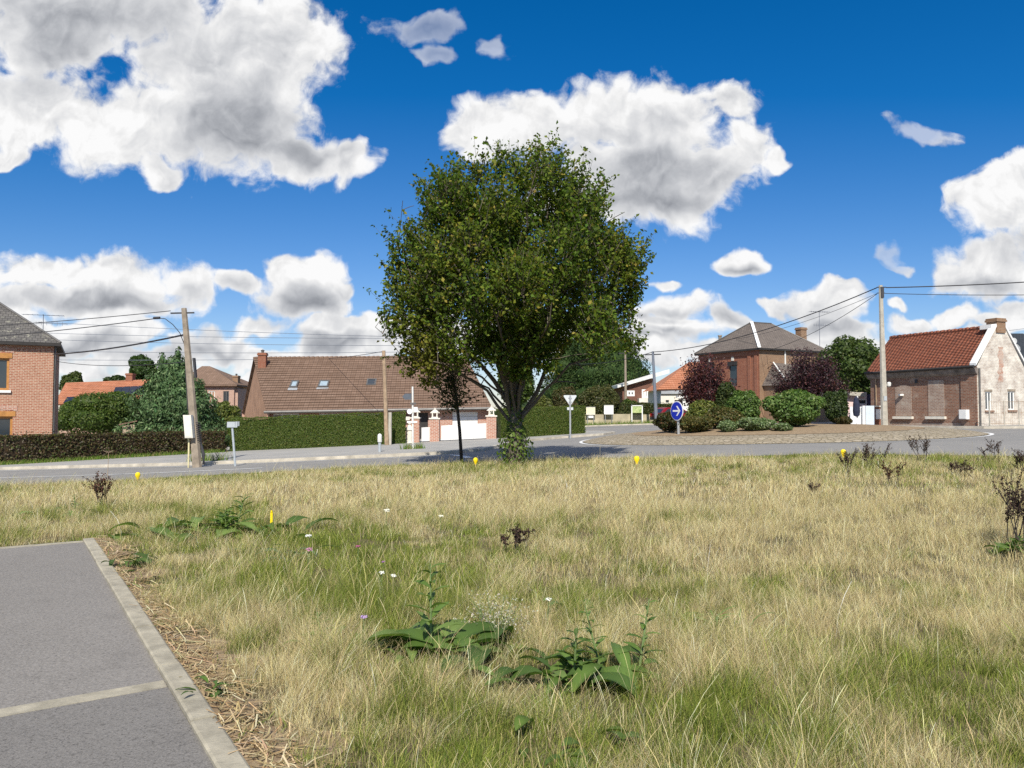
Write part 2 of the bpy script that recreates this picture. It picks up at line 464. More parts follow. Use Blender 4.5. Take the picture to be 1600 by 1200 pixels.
class MB:
    def __init__(s):
        s.v = []; s.f = []

    def add(s, vs, fs):
        o = len(s.v)
        s.v += [tuple(x) for x in vs]
        s.f += [tuple(i + o for i in f) for f in fs]
        return s

    def quad(s, *p):
        return s.add(p, [tuple(range(len(p)))])

    def box(s, c, size, rz=0.0, frame=None):
        hx, hy, hz = size[0] / 2, size[1] / 2, size[2] / 2
        cs, sn = math.cos(rz), math.sin(rz)
        vs = []
        for z in (-hz, hz):
            for (x, y) in ((-hx, -hy), (hx, -hy), (hx, hy), (-hx, hy)):
                vs.append((c[0] + x * cs - y * sn, c[1] + x * sn + y * cs, c[2] + z))
        return s.add(vs, [(3, 2, 1, 0), (4, 5, 6, 7), (0, 1, 5, 4), (1, 2, 6, 5), (2, 3, 7, 6), (3, 0, 4, 7)])

    def obox(s, o, ax, ay, az):
        """box from corner o along three edge vectors"""
        o, ax, ay, az = map(Vector, (o, ax, ay, az))
        vs = [o, o + ax, o + ax + ay, o + ay, o + az, o + ax + az, o + ax + ay + az, o + ay + az]
        fs = [(3, 2, 1, 0), (4, 5, 6, 7), (0, 1, 5, 4), (1, 2, 6, 5), (2, 3, 7, 6), (3, 0, 4, 7)]
        if ax.cross(ay).dot(az) < 0:
            fs = [tuple(reversed(f)) for f in fs]
        return s.add(vs, fs)

    def tube(s, pts, rad, n=6, cap=True):
        pts = [Vector(p) for p in pts]
        if not hasattr(rad, '__len__'): rad = [rad] * len(pts)
        o = len(s.v)
        for i, p in enumerate(pts):
            d = (pts[min(i + 1, len(pts) - 1)] - pts[max(i - 1, 0)])
            d = d.normalized() if d.length > 1e-9 else Vector((0, 0, 1))
            a = d.cross(Vector((0, 0, 1)) if abs(d.z) < .9 else Vector((1, 0, 0))).normalized()
            b = d.cross(a)
            for k in range(n):
                t = 2 * math.pi * k / n
                s.v.append(tuple(p + (a * math.cos(t) + b * math.sin(t)) * rad[i]))
        for i in range(len(pts) - 1):
            for k in range(n):
                k2 = (k + 1) % n
                s.f.append((o + i * n + k, o + i * n + k2, o + (i + 1) * n + k2, o + (i + 1) * n + k))
        if cap:
            s.f.append(tuple(o + k for k in reversed(range(n))))
            s.f.append(tuple(o + (len(pts) - 1) * n + k for k in range(n)))
        return s

    def lathe(s, base, prof, n=12):
        """prof: list of (radius, height)"""
        b = Vector(base)
        return s.tube_z(b, prof, n)

    def tube_z(s, b, prof, n):
        o = len(s.v)
        for r, h in prof:
            for k in range(n):
                t = 2 * math.pi * k / n
                s.v.append((b.x + r * math.cos(t), b.y + r * math.sin(t), b.z + h))
        for i in range(len(prof) - 1):
            for k in range(n):
                k2 = (k + 1) % n
                s.f.append((o + i * n + k, o + i * n + k2, o + (i + 1) * n + k2, o + (i + 1) * n + k))
        s.f.append(tuple(o + k for k in reversed(range(n))))
        s.f.append(tuple(o + (len(prof) - 1) * n + k for k in range(n)))
        return s

    def prism(s, poly, vec):
        """closed planar polygon extruded along vec"""
        vec = Vector(vec); n = len(poly)
        poly = [Vector(p) for p in poly]
        vs = poly + [p + vec for p in poly]
        nrm = Vector((0, 0, 0))
        for i in range(n):
            nrm += poly[i].cross(poly[(i + 1) % n])
        fs = [tuple(range(n)), tuple(n + i for i in reversed(range(n)))]
        fs += [(i, n + i, n + (i + 1) % n, (i + 1) % n) for i in range(n)]
        if nrm.dot(vec) > 0:
            fs = [tuple(reversed(f)) for f in fs]
        return s.add(vs, fs)

    def ico(s, c, r, sub=2, nz=0.0, seed=0):
        bm = bmesh.new()
        bmesh.ops.create_icosphere(bm, subdivisions=sub, radius=1)
        rr = random.Random(seed)
        ph = [rr.uniform(0, 6.28) for _ in range(6)]
        vs = []
        for v in bm.verts:
            p = v.co
            k = 1 + nz * (math.sin(3 * p.x + ph[0]) + math.sin(4 * p.y + ph[1]) + math.sin(5 * p.z + ph[2]) + .6 * math.sin(9 * p.x + 7 * p.z + ph[3])) / 3
            vs.append((c[0] + p.x * r[0] * k, c[1] + p.y * r[1] * k, c[2] + p.z * r[2] * k))
        fs = [tuple(v.index for v in f.verts) for f in bm.faces]
        bm.free()
        return s.add(vs, fs)

    def build(s, name, mat, parent=None, loc=None, smooth=False, uv=True, colr=None):
        o = LOC[parent.name] if parent is not None else Vector(loc if loc is not None else (0, 0, 0))
        me = bpy.data.meshes.new(name)
        me.from_pydata([(a - o.x, b - o.y, c - o.z) for a, b, c in s.v], [], s.f)
        me.materials.append(mat)
        if smooth: me.polygons.foreach_set('use_smooth', [True] * len(me.polygons))
        if uv and len(s.f) < 20000:
            l = me.uv_layers.new(name='UVMap')
            for pl in me.polygons:
                n = pl.normal
                if abs(n.z) > .985:
                    t = Vector((1, 0, 0)); b = Vector((0, 1, 0))
                else:
                    t = Vector((0, 0, 1)).cross(n).normalized(); b = n.cross(t)
                for li in pl.loop_indices:
                    q = me.vertices[me.loops[li].vertex_index].co
                    l.data[li].uv = (q.dot(t), q.dot(b))
        if colr is not None:
            a = me.color_attributes.new('col', 'FLOAT_COLOR', 'POINT')
            a.data.foreach_set('color', np.tile(np.array([*colr, 1.0], np.float32), len(me.vertices)))
        ob = bpy.data.objects.new(name, me)
        col.objects.link(ob)
        if parent is not None:
            ob.parent = parent
            LOC[ob.name] = o
        else:
            ob.location = o
            LOC[ob.name] = o
        return ob


def tag(o, label=None, cat=None, group=None, kind=None):
    if label: o['label'] = label
    if cat: o['category'] = cat
    if group: o['group'] = group
    if kind: o['kind'] = kind
    return o


def thing(name, loc, label, cat, group=None):
    o = bpy.data.objects.new(name, None)
    o.empty_display_size = .3
    col.objects.link(o)
    o.location = loc
    LOC[o.name] = Vector(loc)
    return tag(o, label, cat, group)


def copy_thing(o, loc, rz=0.0, sc_=1.0, label=None):
    def rec(src, par):
        c = src.copy()
        col.objects.link(c)
        c.parent = par
        for ch in list(src.children):
            rec(ch, c)
        return c
    c = rec(o, None)
    c.location = loc
    c.rotation_euler = (0, 0, rz)
    c.scale = (sc_, sc_, sc_)
    if label: c['label'] = label
    return c


def raw_mesh(name, verts, quads, mat, colors, parent=None, loc=(0, 0, 0)):
    """fast mesh of quads from numpy arrays; colours per vertex"""
    o = LOC[parent.name] if parent is not None else Vector(loc)
    verts = verts - np.array(o[:], dtype=np.float64)
    me = bpy.data.meshes.new(name)
    nv, nf = len(verts), len(quads)
    me.vertices.add(nv); me.loops.add(nf * 4); me.polygons.add(nf)
    me.vertices.foreach_set('co', verts.astype(np.float32).ravel())
    me.loops.foreach_set('vertex_index', quads.astype(np.int32).ravel())
    me.polygons.foreach_set('loop_start', np.arange(0, nf * 4, 4, dtype=np.int32))
    me.update(calc_edges=True)
    a = me.color_attributes.new('col', 'FLOAT_COLOR', 'POINT')
    c4 = np.ones((nv, 4), np.float32); c4[:, :3] = colors
    a.data.foreach_set('color', c4.ravel())
    me.materials.append(mat)
    ob = bpy.data.objects.new(name, me)
    col.objects.link(ob)
    if parent is not None: ob.parent = parent
    else: ob.location = o
    LOC[ob.name] = o
    return ob


def unit(a):
    return a / np.maximum(np.linalg.norm(a, axis=1, keepdims=True), 1e-9)


def leaves(name, pts, nrm, size, cols, mat, parent=None, loc=(0, 0, 0), aspect=.55, droop=None):
    n = len(pts)
    nrm = unit(nrm)
    a = rng.normal(size=(n, 3))
    if droop is not None: a = a * .6 + np.array(droop)
    a = unit(a - nrm * np.sum(a * nrm, 1, keepdims=True))
    b = np.cross(nrm, a)
    L = np.broadcast_to(np.asarray(size, float).reshape(-1, 1), (n, 1))
    v = np.empty((n, 4, 3))
    v[:, 0] = pts - a * L * .5
    v[:, 1] = pts - a * L * .05 + b * L * aspect * .5 + nrm * L * .10
    v[:, 2] = pts + a * L * .5 - nrm * L * .08
    v[:, 3] = pts - a * L * .05 - b * L * aspect * .5 + nrm * L * .10
    q = np.arange(n * 4).reshape(n, 4)
    return raw_mesh(name, v.reshape(-1, 3), q, mat, np.repeat(cols, 4, axis=0), parent, loc)


def pick_cols(n, pal, var=.18):
    """pal: list of (weight, rgb)"""
    w = np.array([p[0] for p in pal]); w = w / w.sum()
    c = np.array([p[1] for p in pal])[rng.choice(len(pal), n, p=w)]
    return np.clip(c * (1 + rng.normal(size=(n, 1)) * var) * (1 + rng.normal(size=(n, 3)) * var * .3), .004, 1)


def sphere_pts(n):
    return unit(rng.normal(size=(n, 3)))


def lobes_leaves(lobes, n, jitter=.16):
    """points spread through the outer shell of a union of ellipsoids; returns pts, outward normals"""
    vol = np.array([(r[0] * r[1] + r[1] * r[2] + r[0] * r[2]) for c, r in lobes]); pr = vol / vol.sum()
    P_, N_ = [], []
    tot = 0
    while tot < n:
        k = rng.choice(len(lobes), n, p=pr)
        C = np.array([lobes[i][0] for i in k]); Rr = np.array([lobes[i][1] for i in k])
        d = sphere_pts(n)
        rad = 1 - np.abs(rng.normal(size=(n, 1))) * jitter + (rng.random((n, 1)) < .12) * rng.random((n, 1)) * .14
        p = C + d * Rr * rad
        ok = np.ones(n, bool)
        for (c, r) in lobes:
            q = (p - np.array(c)) / np.array(r)
            ok &= np.sum(q * q, 1) > .58
        p = p[ok]; m = unit(d[ok] / Rr[ok])
        P_.append(p); N_.append(m); tot += len(p)
    return np.concatenate(P_)[:n], np.concatenate(N_)[:n]


def box_lobes(c, half, k, seed, fill=.55):
    rr = random.Random(seed)
    L = [((c[0], c[1], c[2]), (half[0] * .8, half[1] * .8, half[2] * .85))]
    for i in range(k):
        a = rr.uniform(0, 6.28); e = rr.uniform(-.35, 1)
        f = rr.uniform(.55, .8)
        p = (c[0] + math.cos(a) * half[0] * f * math.sqrt(max(0, 1 - e * e * .8)), c[1] + math.sin(a) * half[1] * f * math.sqrt(max(0, 1 - e * e * .8)), c[2] + e * half[2] * .66)
        s = rr.uniform(.26, .42) * (fill / .55)
        L.append((p, (half[0] * s, half[1] * s, half[2] * s)))
    return L


def foliage(name, lobes, n, size, pal, parent, mat=None, loc=(0, 0, 0), aspect=.6, core=True, up=.35, corecol=None, jitter=.16, droop=None, var=.18):
    """leaf clumps over lobes, with a solid leafy heart of the same colour"""
    p, m = lobes_leaves(lobes, n, jitter)
    nr = m * .75 + rng.normal(size=(n, 3)) * .55 + np.array([0, 0, up])
    ob = leaves(name, p, nr, size * (.7 + .6 * rng.random(n)), pick_cols(n, pal, var), mat or M['leaf'], parent, loc, aspect, droop)
    if core:
        mb = MB()
        for i, (c, r) in enumerate(lobes):
            mb.ico(c, tuple(x * .72 for x in r), 2, .12, i)
        cc = corecol or pal[0][1]
        h = mb.build('leafy_heart', mat or M['leaf'], ob, smooth=True, uv=False, colr=cc)
    return ob


def sheet(name, poly, off, mat, res=1.0, kind='structure', flat=None):
    bm = bmesh.new()
    vs = [bm.verts.new((x, y, 0)) for x, y in poly]
    bm.faces.new(vs)
    xs = [p[0] for p in poly]; ys = [p[1] for p in poly]
    for ax, lo, hi in ((0, min(xs), max(xs)), (1, min(ys), max(ys))):
        n = int((hi - lo) / res)
        st = res if n < 160 else (hi - lo) / 160
        t = lo + st
        while t < hi - 1e-6:
            co = [0, 0, 0]; no = [0, 0, 0]; co[ax] = t; no[ax] = 1
            bmesh.ops.bisect_plane(bm, geom=bm.verts[:] + bm.edges[:] + bm.faces[:], plane_co=co, plane_no=no)
            t += st
    bmesh.ops.triangulate(bm, faces=bm.faces[:])
    for v in bm.verts:
        v.co.z = gz(v.co.x, v.co.y) + off
    bmesh.ops.recalc_face_normals(bm, faces=bm.faces[:])
    for f in bm.faces:
        if f.normal.z < 0: f.normal_flip()
    me = bpy.data.meshes.new(name); bm.to_mesh(me); bm.free()
    me.materials.append(mat)
    ob = bpy.data.objects.new(name, me); col.objects.link(ob)
    ob['kind'] = kind
    return ob


def resample(pts, step=.8):
    out_ = []
    for (a, b) in zip(pts[:-1], pts[1:]):
        d = math.hypot(b[0] - a[0], b[1] - a[1]); n = max(1, int(d / step))
        for i in range(n):
            out_.append((a[0] + (b[0] - a[0]) * i / n, a[1] + (b[1] - a[1]) * i / n))
    out_.append(pts[-1])
    return out_


def ribbon(name, pts, width, off, mat, step=.8, kind='structure', height=0.0, wob=0.0):
    """flat strip, or with height a kerb, draped along a ground polyline"""
    pts = resample(pts, step)
    mb = MB(); n = len(pts)
    L = []
    for i, p in enumerate(pts):
        a = pts[max(0, i - 1)]; b = pts[min(n - 1, i + 1)]
        dx, dy = b[0] - a[0], b[1] - a[1]; d = math.hypot(dx, dy) or 1
        nx, ny = -dy / d * width / 2, dx / d * width / 2
        if wob: nx *= 1 + random.uniform(-wob, wob); ny *= 1 + random.uniform(-wob, wob)
        z = gz(p[0], p[1]) + off
        L.append(((p[0] + nx, p[1] + ny), (p[0] - nx, p[1] - ny), z))
    for (l0, r0, z0), (l1, r1, z1) in zip(L[:-1], L[1:]):
        if height:
            mb.add([(l0[0], l0[1], z0), (r0[0], r0[1], z0), (r1[0], r1[1], z1), (l1[0], l1[1], z1),
                    (l0[0], l0[1], z0 + height), (r0[0], r0[1], z0 + height), (r1[0], r1[1], z1 + height), (l1[0], l1[1], z1 + height)],
                   [(4, 5, 6, 7), (0, 1, 5, 4)[::-1] if False else (1, 2, 6, 5), (3, 0, 4, 7), (0, 1, 5, 4), (2, 3, 7, 6)])
        else:
            mb.quad((l0[0], l0[1], z0), (r0[0], r0[1], z0), (r1[0], r1[1], z1), (l1[0], l1[1], z1))
    ob = mb.build(name, mat)
    ob['kind'] = kind
    return ob


# ------------------------------------------------------------------ ground, roads, path
def build_ground():
    xs = np.concatenate([np.linspace(-600, -60, 10), np.linspace(-58, 58, 117), np.linspace(60, 600, 10)])
    ys = np.concatenate([np.linspace(-60, -4, 8), np.linspace(-3, 60, 64), np.linspace(65, 900, 14)])
    X, Y = np.meshgrid(xs, ys)
    Z = gz(X, Y)
    v = np.stack([X, Y, Z], -1).reshape(-1, 3)
    nx, ny = len(xs), len(ys)
    i, j = np.meshgrid(np.arange(nx - 1), np.arange(ny - 1))
    a = (j * nx + i).ravel()
    q = np.stack([a, a + 1, a + nx + 1, a + nx], 1)
    ob = raw_mesh('ground', v, q, M['ground'], np.full((len(v), 3), .2))
    ob['kind'] = 'structure'


build_ground()

# near edge of the road (the field's far edge)
NEAR = [(-60, 13), (-30, 16.8), (-22, 18.2), (-13.2, 20.4), (-9, 22.5), (-3.8, 23.7), (-1, 24.3), (1, 24.2), (3.6, 22.6), (6, 21.8), (9, 21.3), (13, 19.6), (20, 17), (34, 12), (60, 4)]


def near_y(x):
    return np.interp(x, [p[0] for p in NEAR], [p[1] for p in NEAR])


sheet('road', NEAR + [(60, 66), (-60, 66)], .015, M['asphalt'], 1.5)
# far pavement along the hedges, with its kerb
KERB_FAR = [(-60, 38), (-34, 33.2), (-20.7, 31), (-12, 29), (-5, 29.2), (-2.6, 29.9), (-1.2, 31.6), (-.2, 36), (.8, 39.6), (2.6, 41.2), (5.0, 42.6), (5.9, 44.5), (5.6, 48), (2, 54), (-8, 64)]
sheet('pavement', KERB_FAR + [(-8, 65.9), (-60, 65.9)], .12, M['pave'], 1.5)
ribbon('kerb', KERB_FAR, .16, .015, M['kerbroad'], .9, height=.115)
ribbon('road_line', [(-60, 30.5), (-34, 27.6), (-20.7, 25.8), (-12, 24.9), (-8.2, 25.3)], .14, .024, M['line'])
ribbon('road_line', [(-34, 32.2), (-20.7, 30.2), (-12, 28.3), (-5, 28.45), (-2.2, 29.1)], .12, .024, M['line'])
ribbon('road_line', [(-2.2, 28.9), (-1.7, 27.6), (-1.5, 26.6)], .3, .026, M['line'])
# pavement on the other side of the roundabout
sheet('pavement', [(18.2, 43.6), (20.6, 40.6), (22.7, 37.0), (26, 35.6), (40, 34), (60, 33), (60, 66), (14, 66), (16, 50)], .12, M['pave'], 1.5)
ribbon('kerb', [(14, 65.9), (16, 50), (18.2, 43.6), (20.6, 40.6), (22.7, 37.0), (26, 35.6), (40, 34), (60, 33)], .14, .015, M['kerbroad'], .9, height=.115)
# verge before the far low wall
sheet('verge', [(-10, 66.5), (30, 64), (30, 120), (-10, 120)], .1, m_plain('verge_grass', (.16, .17, .05), .9, .3, 2), 3)
ribbon('kerb', [(-10, 66.3), (30, 63.8)], .35, .02, M['kerbroad'], 1.5, height=.1)
ribbon('road_line', [(5, 62), (9, 59), (12.5, 53), (14, 47)], .25, .026, M['line'])

# roundabout
RC = Vector((11.5, 34.3)); RO, RI = 8.3, 6.1
def ring(name, r0, r1, z0, z1, mat, n=72, nr=4, hump=0.0):
    mb = MB(); o = 0
    vs = []; fs = []
    for i in range(nr + 1):
        t = i / nr; r = r0 + (r1 - r0) * t
        for k in range(n):
            a = 2 * math.pi * k / n
            x, y = RC.x + r * math.cos(a), RC.y + r * math.sin(a)
            vs.append((x, y, gz(x, y) + z0 + (z1 - z0) * t + hump * math.sin(math.pi * t)))
    for i in range(nr):
        for k in range(n):
            k2 = (k + 1) % n
            fs.append((i * n + k2, i * n + k, (i + 1) * n + k, (i + 1) * n + k2)[::-1])
    mb.add(vs, fs)
    ob = mb.build(name, mat, smooth=True)
    ob['kind'] = 'structure'
    return ob


ring('road_line', RO + .18, RO + .04, .024, .024, M['line'], nr=1)
ring('roundabout_apron', RO, RI, .04, .26, M['cobble'], nr=6, hump=.05)
ring('roundabout_bed', RI, .05, .27, .42, M['soil'], nr=6, hump=.1)


def island_z(x, y):
    r = math.hypot(x - RC.x, y - RC.y)
    return gz(x, y) + (.27 + .15 * (1 - r / RI) if r < RI else .04 + .22 * (RO - r) / (RO - RI) if r < RO else .015)


# foreground path with concrete edging
PA = Vector((-5.24, 9.46)); PK = Vector((-.548, .8365)); PN = Vector((.8365, .548))
def pp(s, t, z=0.0):
    q = PA + PN * s + PK * t
    return Vector((q.x, q.y, z))


def path_st(x, y):
    dx, dy = x - PA.x, y - PA.y
    return dx * PN.x + dy * PN.y, dx * PK.x + dy * PK.y


st0 = path_st(-2.045, 4.52)[1]
for (ta, tb, nm, key) in ((st0, 0.0, 'path', 'path'), (-16, st0, 'path', 'path2')):
    mb = MB(); nj = max(1, int((tb - ta) / 1.0))
    for i in range(10):
        for j in range(nj):
            s0, s1, t0, t1 = -8 + i * .8, -8 + (i + 1) * .8, ta + (tb - ta) * j / nj, ta + (tb - ta) * (j + 1) / nj
            mb.quad(pp(s0, t0, .022), pp(s1, t0, .022), pp(s1, t1, .022), pp(s0, t1, .022))
    o = mb.build(nm, M[key], uv=False); o['kind'] = 'structure'
mb = MB()
t = -14.6
while t < .12:
    L_ = min(.995, .12 - t)
    dz = random.uniform(-.005, .005); ds = random.uniform(-.003, .003)
    a, b = .004, .012
    q = [pp(.0 + ds, t + .006), pp(.125 + ds, t + .006), pp(.125 + ds, t + L_), pp(.0 + ds, t + L_)]
    top = .05 + dz
    ins = [pp(.0 + ds + b, t + .008), pp(.125 + ds - b, t + .008), pp(.125 + ds - b, t + L_ - .005), pp(.0 + ds + b, t + L_ - .005)]
    v = [Vector((p.x, p.y, -.05)) for p in q] + [Vector((p.x, p.y, top - .008)) for p in q] + [Vector((p.x, p.y, top)) for p in ins]
    f = [(8, 9, 10, 11)]
    for lo in (0, 4):
        for k in range(4):
            f.append((lo + k, lo + (k + 1) % 4, lo + 4 + (k + 1) % 4, lo + 4 + k))
    mb.add(v, f)
    t += 1.0
o = mb.build('kerb', M['kerb']); o['kind'] = 'structure'
mb = MB()
for i in range(9):
    mb.obox(pp(-.002 - i, -.02, -.05), PN.to_3d() * -.995, PK.to_3d() * .1, Vector((0, 0, .078)))
o = mb.build('path_edging', M['kerb']); o['kind'] = 'structure'
# flush strip across the path: from (260,1066) towards (0,1124)
mb = MB()
for i in range(9):
    mb.obox(pp(-.006 - i, st0 - .06, -.05), PN.to_3d() * -.996, PK.to_3d() * .125, Vector((0, 0, .075 + random.uniform(-.0015, .0015))))
o = mb.build('path_strip', M['kerb']); o['kind'] = 'structure'
# bare soil beside the kerb
mb = MB()
prev = None
for i in range(61):
    t = -14.5 + i * .245
    w = .30 + .16 * math.sin(i * .9) + .16 * math.sin(i * 2.3 + 1)
    cur = (pp(.126, t, .03), pp(.126 + w * .5, t, .022), pp(.126 + w, t, .006))
    if prev:
        mb.quad(prev[0], prev[1], cur[1], cur[0]); mb.quad(prev[1], prev[2], cur[2], cur[1])
    prev = cur
o = mb.build('soil', M['soil'], uv=False, smooth=True); o['kind'] = 'structure'


# ------------------------------------------------------------------ buildings
def tiled(name, e0, e1, r1, r0, rows, mat, parent, step=.03, thick=.07):
    """roof slope of overlapping courses; e0-e1 eave (seen from outside, to the right), r0-r1 ridge"""
    e0, e1, r0, r1 = map(Vector, (e0, e1, r0, r1))
    n = (e1 - e0).cross(r0 - e0).normalized()
    if n.z < 0: n = -n
    mb = MB()
    for i in range(rows):
        a, b = i / rows, (i + 1) / rows
        p0, p1 = e0.lerp(r0, a) + n * step, e1.lerp(r1, a) + n * step
        q0, q1 = e0.lerp(r0, b), e1.lerp(r1, b)
        mb.quad(p0, p1, q1, q0)
        mb.quad(e0.lerp(r0, a), e1.lerp(r1, a), p1, p0)
    d = -n * thick
    mb.quad(e0 + d, e0, r0, r0 + d); mb.quad(e1, e1 + d, r1 + d, r1)
    mb.quad(e0 + d, e1 + d, e1, e0)
    mb.quad(r0 + d, r1 + d, e1 + d, e0 + d)
    ob = mb.build(name, mat, parent)
    # tile rows follow the eave: put u along the eave and v up the slope
    uv = ob.data.uv_layers[0].data
    t = (e1 - e0).normalized(); bb = n.cross(t)
    o = LOC[parent.name]
    sl = (r0 - e0).dot(bb) / rows
    for l in ob.data.loops:
        q = ob.data.vertices[l.vertex_index].co + o - e0
        uv[l.index].uv = (q.dot(t), q.dot(bb) / max(sl, .01) * .36)
    return ob


def flat3(p, z):
    return Vector((p[0], p[1], z))


def wall_panel(mb, a, b, z0, z1, holes=(), depth=.14):
    """vertical wall from a to b (2D), with rectangular openings (t0,t1,z0,z1); outside is to the right of a->b"""
    a = Vector(a[:2]); b = Vector(b[:2]); L = (b - a).length; d = (b - a) / L
    nrm = Vector((d.y, -d.x))
    ts = sorted({0, L, *[h[0] for h in holes], *[h[1] for h in holes]})
    zs = sorted({z0, z1, *[h[2] for h in holes], *[h[3] for h in holes]})
    pt = lambda t, z, dd=0: Vector((a.x + d.x * t - nrm.x * dd, a.y + d.y * t - nrm.y * dd, z))
    for i in range(len(ts) - 1):
        for j in range(len(zs) - 1):
            tm, zm = (ts[i] + ts[i + 1]) / 2, (zs[j] + zs[j + 1]) / 2
            if any(h[0] < tm < h[1] and h[2] < zm < h[3] for h in holes): continue
            mb.quad(pt(ts[i], zs[j]), pt(ts[i + 1], zs[j]), pt(ts[i + 1], zs[j + 1]), pt(ts[i], zs[j + 1]))
    for (t0, t1, h0, h1) in holes:
        mb.quad(pt(t0, h0), pt(t0, h1), pt(t0, h1, depth), pt(t0, h0, depth))
        mb.quad(pt(t1, h1), pt(t1, h0), pt(t1, h0, depth), pt(t1, h1, depth))
        mb.quad(pt(t0, h1), pt(t1, h1), pt(t1, h1, depth), pt(t0, h1, depth))
        mb.quad(pt(t1, h0), pt(t0, h0), pt(t0, h0, depth), pt(t1, h0, depth))
    return pt


def window(pt, t0, t1, h0, h1, parent, frame, depth=.12, bars=1, fw=.07, glass=None, name='window'):
    """frame and pane inside a wall opening"""
    mb = MB()
    def bar(ta, tb, ha, hb):
        o = pt(ta, ha, depth); mb.obox(o, pt(tb, ha, depth) - o, pt(ta, ha, depth - .06) - o, Vector((0, 0, hb - ha)))
    bar(t0, t0 + fw, h0, h1); bar(t1 - fw, t1, h0, h1)
    bar(t0 + fw, t1 - fw, h0, h0 + fw); bar(t0 + fw, t1 - fw, h1 - fw, h1)
    for k in range(bars):
        c = t0 + (t1 - t0) * (k + 1) / (bars + 1)
        bar(c - fw * .5, c + fw * .5, h0 + fw, h1 - fw)
    w = mb.build(name, frame, parent)
    g = MB().quad(pt(t0 + .01, h0 + .01, depth - .025), pt(t1 - .01, h0 + .01, depth - .025), pt(t1 - .01, h1 - .01, depth - .025), pt(t0 + .01, h1 - .01, depth - .025))
    g.build('pane', glass or M['glass'], w)
    return w


def chimney(parent, c, size, z0, z1, rz, mat, cap=True):
    mb = MB()
    mb.box((c[0], c[1], (z0 + z1 - .18) / 2), (size[0], size[1], z1 - .18 - z0), rz)
    mb.box((c[0], c[1], z1 - .13), (size[0] + .1, size[1] + .1, .1), rz)
    mb.box((c[0], c[1], z1 - .04), (size[0] + .04, size[1] + .04, .08), rz)
    ob = mb.build('chimney', mat, parent)
    if cap:
        MB().lathe((c[0], c[1], z1), [(.09, 0), (.10, .12), (.13, .14), (.13, .17), (.02, .22)], 8).build('chimney_pot', M['zinc'], ob)
    return ob


def antenna(base, h, span, rz, label, group=None):
    t_ = thing('tv_antenna', base, label, 'antenna', group)
    b = Vector(base)
    MB().tube([b, b + Vector((0, 0, h))], .022, 5).build('mast', M['cablegrey'], t_)
    d = Vector((math.cos(rz), math.sin(rz), 0)); e = Vector((-d.y, d.x, 0))
    mb = MB()
    top = b + Vector((0, 0, h * .97))
    mb.tube([top - d * span * .5, top + d * span * .5], .016, 4)
    for i in range(9):
        c = top + d * span * (i / 8 - .5)
        mb.tube([c - e * .22, c + e * .22], .011, 4)
    mb.build('rods', M['cablegrey'], t_)
    mb = MB()
    lo = b + Vector((0, 0, h * .62))
    mb.tube([lo - d * span * .35, lo + d * span * .6], .014, 4)
    for i in range(7):
        c = lo + d * span * (i / 7 * .9 - .3)
        mb.tube([c - Vector((0, 0, .12)), c + Vector((0, 0, .12))], .010, 4)
    mb.build('rods', M['cablegrey'], t_)
    return t_


